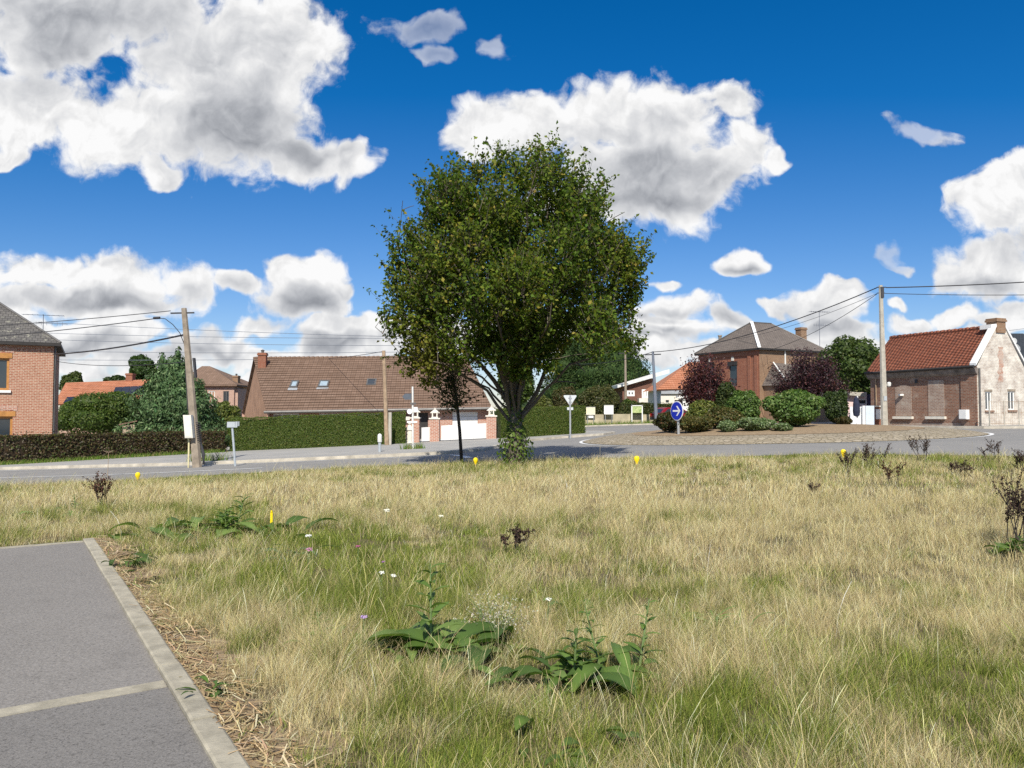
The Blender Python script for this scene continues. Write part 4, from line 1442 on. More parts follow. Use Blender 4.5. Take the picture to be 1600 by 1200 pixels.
    # lower whitewashed extension
    mm = MB(); wall_panel(mm, p(.25, Wd), p(.25, Wd + 3.5), g, ez - .1); wall_panel(mm, p(.25, Wd + 3.5), p(4, Wd + 3.5), g, ez - .1)
    mm.build('extension_wall', M['render'], h)
    mm = MB(); mm.prism([flat3(p(.05, Wd + .05), ez - .1), flat3(p(.05, Wd + 3.7), ez - .1), flat3(p(4.2, Wd + 3.7), ez - .1), flat3(p(4.2, Wd + .05), ez - .1)], (0, 0, .12)); mm.build('extension_roof', M['fascia'], h)
    return p, a, b, g, pt, tcol, zrow


ct_p, ct_a, ct_b, ct_g, ct_pt, ct_tcol, ct_zrow = cottage()


# --- dark slate roofed house at the far edge
def slate_house():
    y = 62
    a = P(1562, 574, y); z1 = P(0, 575, y).z
    h = thing('slate_house', (a.x, y, .8), 'far house with a dark blue slate roof beyond the whitewashed gable', 'house')
    mb = MB()
    x0, x1 = a.x, a.x + 9
    wall_panel(mb, (x0, y), (x1, y), .6, z1); wall_panel(mb, (x1, y), (x1, y + 8), .6, z1); wall_panel(mb, (x1, y + 8), (x0, y + 8), .6, z1); wall_panel(mb, (x0, y + 8), (x0, y), .6, z1)
    mb.build('wall', M['render'], h)
    r = P(1593, 521, y + 4); r0 = Vector((x0 + 1.2, y + 4, r.z)); r1 = Vector((r.x + .3, y + 4, r.z)); e = [Vector((x0 - .3, y - .3, z1)), Vector((x1 + .3, y - .3, z1)), Vector((x1 + .3, y + 8.3, z1)), Vector((x0 - .3, y + 8.3, z1))]
    mb = MB(); mb.quad(e[0], e[1], r1, r0); mb.quad(e[1], e[2], r1); mb.quad(e[2], e[3], r0, r1); mb.quad(e[3], e[0], r0)
    mb.build('roof', M['slateD'], h)


slate_house()
for i, (u, v, s_, y_) in enumerate(((1584, 548, .42, 50), (1583, 534, .24, 50))):
    c = P(u, v, y_)
    t_ = thing('satellite_dish', c - Vector((0, 0, .6)), ('larger pale satellite dish against the dark slate roof', 'small pale satellite dish above the larger dish')[i], 'satellite dish')
    mb = MB(); n_ = Vector((-.75, -.6, .25)).normalized(); u_ = n_.cross(Vector((0, 0, 1))).normalized(); w_ = u_.cross(n_)
    rings = []
    for k in range(5):
        r_ = s_ * k / 4
        rings.append([c + (u_ * math.cos(q_ * math.pi / 7) * r_ + w_ * math.sin(q_ * math.pi / 7) * r_ * 1.1) + n_ * (r_ * r_ * .6) for q_ in range(14)])
    for k in range(4):
        for q_ in range(14):
            mb.quad(rings[k][q_], rings[k][(q_ + 1) % 14], rings[k + 1][(q_ + 1) % 14], rings[k + 1][q_])
    mb.build('bowl', M['white2'], t_)
    MB().tube([c - n_ * .02, c - n_ * .25, c - n_ * .25 - Vector((0, 0, 3.2))], .03, 5).build('bracket', M['galv'], t_)
    MB().tube([c - w_ * s_ * .8, c + n_ * s_ * .9], .015, 4).build('feed_arm', M['galv'], t_)


# --- brown mono-pitch house and white garage beyond
def modern_house():
    y = 86
    x0, x1 = P(969, 0, y).x, P(1016, 0, y).x
    g = .3
    h = thing('chalet_house', (x0, y, g), 'brown brick house with a tilted shed roof and white framed windows', 'house')
    zl, zr = P(969, 604, y).z, P(1016, 591, y).z
    mb = MB()
    off = lambda u: P(u, 0, y).x - x0
    Z = lambda v: P(0, v, y).z
    holes = [(off(976), off(988), Z(619), Z(610)), (off(999), off(1009), Z(622), Z(608))]
    pt = wall_panel(mb, (x0, y), (x1, y), g, zl - .3, holes, .15)
    mb.quad(pt(0, zl - .3), pt(x1 - x0, zl - .3), pt(x1 - x0, zr), pt(0, zl))
    wall_panel(mb, (x1, y), (x1, y + 9), g, zr); wall_panel(mb, (x0, y + 9), (x0, y), g, zl)
    mb.build('wall', M['brickM'], h)
    for hl in holes: window(pt, *hl, h, M['white'], .08, 1, .2)
    a, b = P(965, 606, y - .6), P(1046, 583, y - .6)
    MB().prism([a, b, b + Vector((0, 0, .45)), a + Vector((0, 0, .35))], (0, 10, 0)).build('roof', M['white2'], h)
    mb = MB()
    mb.obox(pt(off(992), Z(629), 0), (off(1018) - off(992), 0, 0), (0, -1.2, 0), (0, 0, Z(622.5) - Z(629)))
    mb.build('balcony', M['render'], h)
    mb = MB(); mb.obox(pt(off(1014), g, 0), (off(1023) - off(1014), 0, 0), (0, -1.0, 0), (0, 0, Z(598) - g)); mb.build('chimney_breast', M['render'], h)
    return h


modern_house()


def white_garage():
    y = 74
    x0, x1 = P(1028, 0, y).x, P(1092, 0, y).x
    g = .4; ez = P(0, 609, y).z
    h = thing('white_outbuilding', (x0, y, g), 'white rendered outbuilding with an orange tile roof behind the blue arrow sign', 'building')
    mb = MB()
    off = lambda u: P(u, 0, y).x - x0
    Z = lambda v: P(0, v, y).z
    holes = [(off(1035.5), off(1040.5), Z(629), Z(625)), (off(1049), off(1065), g, Z(625))]
    pt = wall_panel(mb, (x0, y), (x1, y), g, ez - .4, holes, .25)
    wall_panel(mb, (x1, y), (x1, y + 7), g, ez); wall_panel(mb, (x0, y + 7), (x0, y), g, ez)
    mb.build('wall', M['render'], h)
    window(pt, *holes[0], h, M['zinc'], .1, 0, .05)
    d = holes[1]
    MB().quad(pt(d[0], d[2], .22), pt(d[1], d[2], .22), pt(d[1], d[3], .22), pt(d[0], d[3], .22)).build('garage_door', M['darkmetal'], h)
    mb = MB(); mb.obox(pt(0, ez - .4, 0), (x1 - x0, 0, 0), (0, -.2, 0), (0, 0, .38)); mb.build('fascia', M['galv'], h)
    e0, e1 = P(1026, 609, y - .3), P(1098, 607, y - .3)
    r0, r1 = P(1076, 566, y + 4), P(1100, 566, y + 4)
    tiled('roof', e0, e1, r1, r0, 14, M['roofOrange'], h, .04, .1)
    mb = MB(); mb.quad(e0, r0, Vector((e0.x, y + 8, e0.z))); mb.build('hip_slope', M['roofOrange'], h)
    mb = MB(); c = P(1068, 615, y - 1); mb.box((c.x, c.y, c.z - .3), (1.3, .5, .25)); mb.box((c.x + .2, c.y, c.z + .2), (1.0, .4, .2)); mb.box((c.x + .3, c.y, (c.z + g) / 2 - .3), (.8, .35, c.z - g - .4))
    mb.build('entrance_porch', M['white'], h)


white_garage()


def shed_yard():
    y = 47
    a, b = P(1306, 0, y), P(1352, 0, y)
    g = .8
    h = thing('lean_to_shed', (a.x, y, g), 'pale pink lean-to shed with a flat grey roof beside the cottage', 'shed')
    z1 = P(0, 613, y).z
    mb = MB(); pt = wall_panel(mb, (a.x, y), (P(1337, 0, y).x, y), g, z1, [(.9, 1.5, P(0, 632, y).z, P(0, 624, y).z)], .1)
    mb.build('wall', m_plain('pink_render', (.66, .50, .48), .8, .12, 2), h)
    window(pt, .9, 1.5, P(0, 632, y).z, P(0, 624, y).z, h, M['white'], .08, 0, .05)
    p0, p1 = P(1305, 610, y - .4), P(1353, 614, y - .4)
    MB().prism([p0, p1, p1 - Vector((0, 0, .22)), p0 - Vector((0, 0, .22))], (0, 4, 0)).build('roof', M['concrete2'], h)
    mb = MB(); mb.obox((P(1338, 0, y + .2).x, y + .2, g), (P(1351, 0, y).x - P(1338, 0, y).x, 0, 0), (0, .1, 0), (0, 0, z1 - .1 - g)); mb.build('dark_panel', m_plain('violet_dark_panel', (.07, .06, .11), .5, .2, 3), h)
    gt = thing('yard_gate', GP(1340, 42.5), 'solid pale blue metal yard gate beside the folded parasol', 'gate')
    y2 = 42.5
    zt = P(0, 634, y2).z
    x0, x1, x2 = P(1318, 0, y2).x, P(1341, 0, y2).x, P(1355, 0, y2).x
    gg = gz(x1, y2) + .1
    MB().obox((x0, y2, gg + .05), (x1 - x0 - .02, .1, 0), (0, .05, 0), (0, 0, zt - gg - .1)).build('gate_leaf', m_plain('white_gate', (.74, .76, .78), .5, .05, 3), gt)
    MB().obox((x1 + .02, y2 - .02, gg + .05), (x2 - x1 - .04, 0, 0), (0, .05, 0), (0, 0, zt - gg - .05)).build('gate_leaf', M['gate'], gt)
    MB().box((x1 - .15, y2 - .1, (gg + zt) / 2), (.14, .14, zt - gg)).build('gate_post', M['white'], gt)
    # brick pier with a letter box
    pr = thing('brick_pier', GP(1362, 42.6), 'short red brick wall pier with a white letter box next to the pole', 'pier')
    mm = MB(); xa, xb = P(1356, 0, 42.6).x, P(1373, 0, 42.6).x
    zt2 = P(0, 636, 42.6).z
    mm.obox((xa, 42.6, .7), (xb - xa, .15, 0), (0, .3, 0), (0, 0, zt2 - .7)); mm.build('wall', M['brickR'], pr)
    mm = MB(); mm.obox((xa - .05, 42.52, zt2), (xb - xa + .1, .15, 0), (0, .42, 0), (0, 0, .08)); mm.build('cap', M['stone'], pr)
    mm = MB(); bx0 = P(1358, 0, 42.5).x
    mm.box((bx0 + .12, 42.55, P(0, 647, 42.5).z), (.24, .12, .55)); mm.build('letter_box', M['white'], pr)
    # folded parasol
    q_ = GP(1340, 41.2); q_.z = gz(q_.x, q_.y) + .12
    ps = thing('folded_parasol', q_, 'folded dark blue parasol on a white pole before the pale gate', 'parasol')
    zt3 = P(0, 619, 41.2).z
    MB().tube([q_, Vector((q_.x, q_.y, zt3))], .05, 8).build('pole', M['white'], ps)
    hh = zt3 - q_.z
    mm = MB(); prof = []
    n_ = 10
    for (r_, z_) in ((.02, hh * .32), (.16, hh * .36), (.19, hh * .5), (.17, hh * .75), (.10, hh * .93), (.02, hh)):
        prof.append((r_, z_))
    mm.lathe((q_.x - .06, q_.y - .02, q_.z), prof, 10); mm.build('canopy', m_plain('navy_cloth', (.02, .025, .05), .8, .3, 6), ps)
    MB().lathe(q_, [(.25, 0), (.25, .06), (.07, .1), (.06, .2)], 12).build('foot', M['white'], ps)


shed_yard()


# ------------------------------------------------------------------ gate group at the long house
def gate_front():
    y = 41.8
    grp = 'brick gate pillars with stone lantern caps'
    lab = ['brick gate pillar with lantern cap beside the white arrow signpost', 'brick gate pillar with lantern cap between the white picket gates', 'brick gate pillar with lantern cap where the hedge resumes']
    for i, (u0, u1, vt, vb, yy) in enumerate(((646, 658.5, 654, 694, 41.2), (675, 689, 655, 692, 41.7), (761, 776, 651, 688, 43.0))):
        a, b = P(u0, 0, yy), P(u1, 0, yy)
        w_ = b.x - a.x; cx = (a.x + b.x) / 2; zt = P(0, vt, yy).z; g_ = gz(cx, yy)
        t_ = thing('gate_pillar', (cx, yy, g_), lab[i], 'gate pillar', grp)
        MB().box((cx, yy, (zt + g_) / 2), (w_, w_, zt - g_)).build('shaft', M['brickP'], t_)
        MB().box((cx, yy, zt + .035), (w_ + .1, w_ + .1, .07)).build('coping', M['stone'], t_)
        mm = MB(); z_ = zt + .07
        mm.box((cx, yy, z_ + .03), (.34, .34, .06))
        for sx in (-1, 1):
            for sy in (-1, 1):
                mm.box((cx + sx * .12, yy + sy * .12, z_ + .16), (.06, .06, .2))
        mm.lathe((cx, yy, z_ + .26), [(.27, 0), (.24, .05), (.12, .14), (.05, .2), (.06, .24), (.01, .29)], 4)
        mm.build('lantern_cap', M['stone'], t_)
    for i, (u0, u1, ya, yb, vt0, vt1) in enumerate(((658.8, 675, 41.4, 41.6, 668, 667), (689.5, 761, 41.8, 42.9, 665, 661))):
        a, b = GP(u0, ya), GP(u1, yb)
        za, zb = P(0, vt0, ya).z, P(0, vt1, yb).z
        t_ = thing('picket_gate', a, ('narrow white board gate between two brick pillars', 'wide white double gate of upright boards before the garage')[i], 'gate')
        n_ = 8 if i == 0 else 30
        mm = MB(); d = (b - a); dd = Vector((d.x, d.y, 0)).normalized()
        for k in range(n_):
            p0 = a.lerp(b, k / n_); p1 = a.lerp(b, (k + .9) / n_)
            z_ = za + (zb - za) * k / n_
            mm.obox((p0.x, p0.y, p0.z + .17), (p1.x - p0.x, p1.y - p0.y, 0), (-dd.y * .025, dd.x * .025, 0), (0, 0, z_ - p0.z - .17))
        mm.build('boards', M['white'], t_)
        for q_ in (.2, .8):
            MB().tube([a + Vector((0, .05, .12 + (za - a.z - .12) * q_)), b + Vector((0, .05, .12 + (zb - b.z - .12) * q_))], .03, 4).build('rail', M['white2'], t_)
    # white stone ornament by the first pillar
    q_ = GP(640, 41); q_.z += .0
    o_ = MB().lathe(q_, [(.26, 0), (.26, .12), (.2, .18), (.19, .75), (.24, .8), (.22, .9), (.1, 1.02), (.06, 1.08), (.11, 1.15), (.03, 1.24)], 14).build('stone_ornament', M['stone'], loc=q_, smooth=False)
    tag(o_, 'white stone garden ornament standing beside the first brick gate pillar', 'ornament')


gate_front()


# ------------------------------------------------------------------ signs, posts, poles
def pole_concrete(base, top, r0, r1, mat, t_, n=8):
    MB().tube([base - Vector((0, 0, .2)), base.lerp(top, .5), top], [r0, (r0 + r1) / 2, r1], n).build('pole', mat, t_)


# leaning concrete utility pole with its cabinet
pb = GP(310, 27.5); ptp = P(287.5, 482, 27.9)
lp = thing('utility_pole', pb, 'leaning weathered concrete utility pole with a white cabinet at the field edge', 'utility pole')
pole_concrete(pb, ptp, .175, .10, M['concrete'], lp)
ax = (ptp - pb)
f_ = lambda k: pb + ax * k
mm = MB()
c0 = f_(.185) + Vector((-.07, -.17, 0)); up_ = ax.normalized()
mm.obox(c0 - Vector((.14, 0, 0)), (.28, 0, 0), (0, -.2, 0), up_ * .82)
cbx = mm.build('cabinet', M['plastic'], lp)
mm = MB(); mm.obox(c0 - Vector((.115, .2, 0)) + up_ * .04, (.23, 0, 0), (0, -.015, 0), up_ * .74); mm.build('cabinet_door', M['plastic'], cbx)
mm = MB(); mm.obox(f_(.56) + Vector((.16, -.03, 0)), (.07, 0, 0), (0, .12, 0), up_ * 1.25 * .5 + up_ * .1); mm.build('black_conduit', M['cable'], lp)
mm = MB()
mm.obox(f_(.965) + Vector((-.5, -.03, 0)), (.85, 0, .02), (0, .06, 0), (0, 0, .05)); mm.build('crossarm', M['darkmetal'], lp)
mm = MB()
mm.tube([f_(.12) + Vector((-.22, -.1, -.9)), f_(.12) + Vector((-.2, -.14, .2)), f_(.19) + Vector((-.18, -.15, 0))], .03, 6); mm.build('cable_guard', m_plain('pale_yellow_guard', (.62, .56, .33), .6, .2, 5), lp)
mm = MB()
for k in range(7):
    j = random.uniform(-.05, .05)
    mm.tube([f_(.02) + Vector((.25 + j, -.1 + j, 0)), f_(.08) + Vector((.24 + j + .06 * (k % 3), -.12, 0)), f_(.15) + Vector((.22 + .03 * (k % 2), -.1, 0)), f_(.27) + Vector((.18, -.08, 0))], .02, 5)
for k in range(10):
    mm.tube([f_(.17 + k * .012) + Vector((.12, -.14, 0)), f_(.17 + k * .012) + Vector((.30, -.14, .0))], .016, 4)
mm.tube([f_(.36) + Vector((-.17, -.02, 0)), f_(.62) + Vector((-.13, 0, 0))], .02, 5)
mm.build('cables', M['cable'], lp)

# pale concrete pole by the cottage
pb2 = GP(1382, 41.6); pb2.z += .1; pt2_ = P(1376, 446, 41.9)
rp = thing('utility_pole', pb2, 'tall pale concrete utility pole standing before the dark brick cottage wall', 'utility pole')
pole_concrete(pb2, pt2_, .19, .105, M['concrete2'], rp)
mm = MB(); a_ = pt2_ - Vector((0, 0, .1))
mm.tube([a_ + Vector((-.2, 0, 0)), a_ + Vector((.3, 0, 0))], .03, 5); mm.tube([a_ + Vector((-.2, 0, -.32)), a_ + Vector((.22, 0, -.32))], .025, 5)
mm.box(tuple(a_ + Vector((.02, -.12, -.3))), (.16, .1, .6))
mm.build('crossarm', M['darkmetal'], rp)
mm = MB(); z_ = pb2.lerp(pt2_, .42)
mm.box(tuple(pb2.lerp(pt2_, .195) + Vector((.0, -.17, 0))), (.16, .05, .25)); mm.build('plate', M['signgrey'], rp)
mm = MB(); mm.lathe(pb2.lerp(pt2_, .29) + Vector((.28, -.05, -.1)), [(.05, 0), (.10, .05), (.11, .2), (.06, .26)], 8); mm.tube([pb2.lerp(pt2_, .29) + Vector((.28, -.05, 0)), pb2.lerp(pt2_, .29)], .02, 5); mm.build('insulator', M['white2'], rp)

# wooden pole with its short concrete footing
q_ = GP(606, 39.2)
wp = thing('utility_pole', q_, 'slim wooden utility pole braced by a short concrete post before the hedge', 'utility pole')
pole_concrete(GP(605, 39.2), P(599.5, 548, 39.4), .12, .09, M['woodpole'], wp)
MB().box((GP(609.6, 39.3).x, 39.3, GP(609, 39.3).z + .8), (.15, .15, 1.95)).build('footing_post', M['concrete2'], wp)
# far poles
for i, (u0, u1, vb_, vt_, y_, m_, lb) in enumerate(((978, 977, 634, 548, 82, 'concrete', 'far slim pole in front of the dark evergreen tree'), (1026, 1020, 644, 549, 66, 'cablegrey', 'far dark grey pole beside the white outbuilding'))):
    b_ = GP(u0, y_); t_p = P(u1, vt_, y_)
    o_ = thing('utility_pole', b_, lb, 'utility pole')
    pole_concrete(b_, t_p, .17, .10, M[m_], o_)
    MB().tube([t_p + Vector((-.7, 0, -.3)), t_p + Vector((.7, 0, -.25))], .05, 5).build('crossarm', M['darkmetal'], o_)


def disc(c, n, r, thick=.02, k=24):
    n = Vector(n).normalized(); u = Vector((0, 0, 1)).cross(n).normalized(); w = n.cross(u)
    return MB().prism([c + (u * math.cos(2 * math.pi * i / k) + w * math.sin(2 * math.pi * i / k)) * r for i in range(k)], -n * thick), u, w


# blue arrow sign on the roundabout
q_ = P(1060, 650, 31.4); q_ = Vector((q_.x, 31.4, island_z(q_.x, 31.4)))
bs = thing('direction_sign', q_, 'round blue sign with a white arrow on the roundabout', 'road sign')
c_ = P(1059.5, 642, 31.4)
MB().tube([q_ - Vector((0, 0, .1)), Vector((q_.x, q_.y, c_.z + .3))], .055, 8).build('post', M['galv'], bs)
nn = Vector((-.90, -.44, 0)).normalized()
u_ = Vector((0, 0, 1)).cross(nn).normalized()
base_c = c_ + nn * .07
d_, u_, w_ = disc(base_c, nn, .40); d_.build('disc', M['signwhite'], bs)
d_, u_, w_ = disc(base_c + nn * .012, nn, .365, .010); d_.build('blue_face', M['blue'], bs)
mm = MB(); o_ = base_c + nn * .016
def arrow_pt(x, y): return o_ + u_ * x + w_ * y
mm.prism([arrow_pt(-.24, -.035), arrow_pt(.16, -.035), arrow_pt(.16, .035), arrow_pt(-.24, .035)], -nn * .003)
for s in (-1, 1):
    mm.prism([arrow_pt(.25, 0), arrow_pt(.06, .20 * s), arrow_pt(-.02, .20 * s), arrow_pt(.155, 0)], -nn * .0045)
mm.build('arrow', M['signwhite'], bs)

# give way sign seen from behind
q_ = GP(891, 40.3); q_.z += .12
gs = thing('give_way_sign', q_, 'back of a triangular give way sign on a grey post by the hedge end', 'road sign')
ctop = P(891, 618, 40.3)
MB().tube([q_ - Vector((0, 0, .1)), Vector((q_.x, q_.y, ctop.z + .0))], .045, 8).build('post', M['galv'], gs)
mm = MB(); yy = 40.3 + .06
tri = [(-.32, 0), (.32, 0), (.34, -.06), (.04, -.52), (-.04, -.52), (-.34, -.06)]
mm.prism([Vector((q_.x + x * 1.0, yy, ctop.z + .02 + z)) for x, z in tri], (0, .02, 0)); mm.build('plate', m_plain('plate_back', (.62, .66, .68), .35, .05, 3, metallic=.2), gs)
mm = MB(); mm.box((q_.x, yy - .0, P(0, 638.5, 40.3).z), (.32, .03, .14)); mm.build('small_plate', m_plain('plate_back_small', (.62, .66, .68), .35, .05, 3, metallic=.2), gs)
mm = MB(); mm.box((q_.x, yy - .035, ctop.z - .12), (.16, .05, .04)); mm.box((q_.x, yy - .035, ctop.z - .32), (.14, .05, .04)); mm.build('clamp', M['galv'], gs)

# direction signpost with arrow blades at the gate
q_ = GP(645.5, 33.2); q_.z += .12
ds = thing('signpost', q_, 'white signpost with a dark backed arrow blade near the gate pillars', 'road sign')
zt_ = P(0, 604, 33.2).z
MB().tube([q_ - Vector((0, 0, .1)), Vector((q_.x - .03, q_.y, zt_))], .04, 8).build('post', M['white2'], ds)
def blade(u0, u1, v0, v1, mat, tip, name='arrow_blade', y=33.15):
    a, b = P(u0, v0, y), P(u1, v1, y)
    h_ = abs(b.z - a.z); m_ = (a.z + b.z) / 2
    if tip < 0: poly = [(b.x, m_ - h_ / 2), (b.x, m_ + h_ / 2), (a.x + .12, m_ + h_ / 2), (a.x, m_), (a.x + .12, m_ - h_ / 2)]
    elif tip > 0: poly = [(a.x, m_ - h_ / 2), (a.x, m_ + h_ / 2), (b.x - .12, m_ + h_ / 2), (b.x, m_), (b.x - .12, m_ - h_ / 2)]
    else: poly = [(a.x, m_ - h_ / 2), (a.x, m_ + h_ / 2), (b.x, m_ + h_ / 2), (b.x, m_ - h_ / 2)]
    return MB().prism([Vector((x, y - .02, z)) for x, z in poly], (0, .03, 0)).build(name, mat, ds)
blade(628.5, 643, 615, 624.5, m_plain('blade_dark', (.10, .115, .14), .4, .15, 4), -1)
blade(641, 650, 629, 632, M['zinc'], 0, 'small_plate')
blade(646.5, 652.5, 636, 643, M['signwhite'], 0, 'small_plate')
blade(636, 652, 658, 660.5, M['signwhite'], 0, 'small_plate')
d_, u_, w_ = disc(P(640, 643, 33.1), (0, -1, 0), .11, .03); d_.build('round_plate', M['signwhite'], ds)

# street name plate on a leaning post
q_ = GP(369, 27.2)
sp_ = thing('street_sign', q_, 'small grey street sign on a leaning pale post near the concrete pole', 'street sign')
tp_ = P(362.5, 662, 27.2)
MB().tube([q_ - Vector((0, 0, .1)), tp_], .04, 8).build('post', M['signgrey'], sp_)
mm = MB(); c_ = P(363, 663, 27.15)
mm.obox(c_ + Vector((-.17, -.05, -.11)), (.34, .06, 0), (0, .03, 0), (0, 0, .2)); mm.obox(c_ + Vector((.1, -.02, -.06)), (.12, .1, 0), (0, .02, 0), (0, 0, .16)); mm.build('plate', M['signgrey'], sp_)

# grey bollard
q_ = GP(593.5, 31.6); q_.z += .12
bo = thing('bollard', q_, 'grey steel bollard on the pavement before the clipped hedge', 'bollard')
zt_ = P(0, 678, 31.6).z - q_.z
MB().lathe(q_, [(.06, 0), (.06, zt_ * .96), (.04, zt_)], 12).build('post', M['signgrey'], bo)
MB().lathe(q_, [(.09, zt_ * .55), (.09, zt_ * .9), (.07, zt_ * .97), (.02, zt_ * 1.02)], 12).build('sleeve', M['white2'], bo)

# notice boards behind the low wall
for i, (u0, u1, v0, v1, m_, lb) in enumerate(((916, 930, 636, 648, m_plain('cream_board', (.78, .72, .50), .6, .05, 3), 'cream square board on the low wall'), (944, 958.5, 633, 647.5, M['signwhite'], 'bright white square board on the low wall'))):
    y = 69.4
    a, b = P(u0, v1, y), P(u1, v0, y)
    t_ = thing('notice_board', (a.x, y, gz(a.x, y)), lb, 'board')
    mm = MB(); mm.obox(a, (b.x - a.x, 0, 0), (0, .06, 0), (0, 0, b.z - a.z)); mm.build('panel', m_, t_)
    mm = MB(); f = .05
    mm.obox(a + Vector((0, -.02, 0)), (b.x - a.x, 0, 0), (0, .018, 0), (0, 0, f)); mm.obox(a + Vector((0, -.02, b.z - a.z - f)), (b.x - a.x, 0, 0), (0, .018, 0), (0, 0, f)); mm.build('frame', M['white2'], t_)
    for x_ in (a.x + .12, b.x - .12):
        MB().tube([(x_, y + .09, gz(a.x, y)), (x_, y + .09, b.z - .1)], .03, 6).build('leg', M['galv'], t_)
y = 69
a, b = P(919.5, 653, y), P(927, 649.5, y)
o_ = MB().obox(a + Vector((0, 0, 0)), (b.x - a.x, 0, 0), (0, .03, 0), (0, 0, b.z - a.z)).build('wall_notice', M['signwhite'], loc=a)
tag(o_, 'small white notice fixed to the low wall below the cream board', 'notice')
y = 69.2
a, b = P(987.5, 645, y), P(1003, 634.5, y)
t_ = thing('info_panel', (a.x, y, gz(a.x, y)), 'green and cream map panel in a pale frame by the low wall', 'info board')
MB().obox(a, (b.x - a.x, 0, 0), (0, .06, 0), (0, 0, b.z - a.z)).build('panel', m_plain('map_green', (.62, .66, .34), .5, .45, 5, tint=(.16, .28, .08)), t_)
mm = MB()
for x_ in (a.x - .06, b.x - .02):
    mm.obox((x_, y - .03, gz(a.x, y)), (.09, 0, 0), (0, .12, 0), (0, 0, b.z + .1 - gz(a.x, y)))
mm.obox((a.x - .06, y - .03, b.z + .002), (b.x - a.x + .12, 0, 0), (0, .12, 0), (0, 0, .07)); mm.build('frame', M['signwhite'], t_)

# precast low wall
t_ = thing('low_wall', GP(960, 69.8), 'low beige precast concrete wall across the far road', 'wall')
mm = MB(); x_ = P(905, 0, 70).x
k = 0
while x_ < P(1040, 0, 70).x:
    w_ = 2.3
    zt = P(0, 647.5 - .6 * (k % 2), 70).z
    g_ = gz(x_, 70)
    mm.obox((x_, 69.9, g_), (w_ - .14, 0, 0), (0, .08, 0), (0, 0, zt - g_)); mm.obox((x_ + w_ - .14, 69.86, g_), (.14, 0, 0), (0, .16, 0), (0, 0, zt + .05 - g_))
    x_ += w_; k += 1
mm.build('panels', M['wallc'], t_)
# wire fence in front of the whitewashed gable
b0 = P(1531, 0, 36.9); fx = [b0.x + i * .9 for i in range(8)]
t_ = thing('wire_fence', (b0.x, 36.9, gz(b0.x, 36.9)), 'thin rusty wire mesh fence before the whitewashed gable', 'fence')
mm = MB()
for i in range(8):
    p0 = Vector((b0.x + i * .9 * .92, 36.9 + i * .9 * .2, 0)); p0.z = gz(p0.x, p0.y) + .1
    mm.tube([p0, p0 + Vector((0, 0, 1.25))], .022 if i else .035, 5)
mm.build('posts', M['concrete2'], t_)
mm = MB()
A_ = Vector((b0.x, 36.9, gz(b0.x, 36.9) + .1)); B_ = Vector((b0.x + 7 * .9 * .92, 36.9 + 7 * .18, 0)); B_.z = gz(B_.x, B_.y) + .1
for h_ in (.15, .65, 1.2): mm.tube([A_ + Vector((0, 0, h_)), B_ + Vector((0, 0, h_))], .008, 4)
for i in range(45):
    q_ = A_.lerp(B_, i / 45); mm.tube([q_ + Vector((0, 0, .1)), q_ + Vector((0, 0, 1.2))], .005, 3)
mm.build('wires', M['woodpole'], t_)


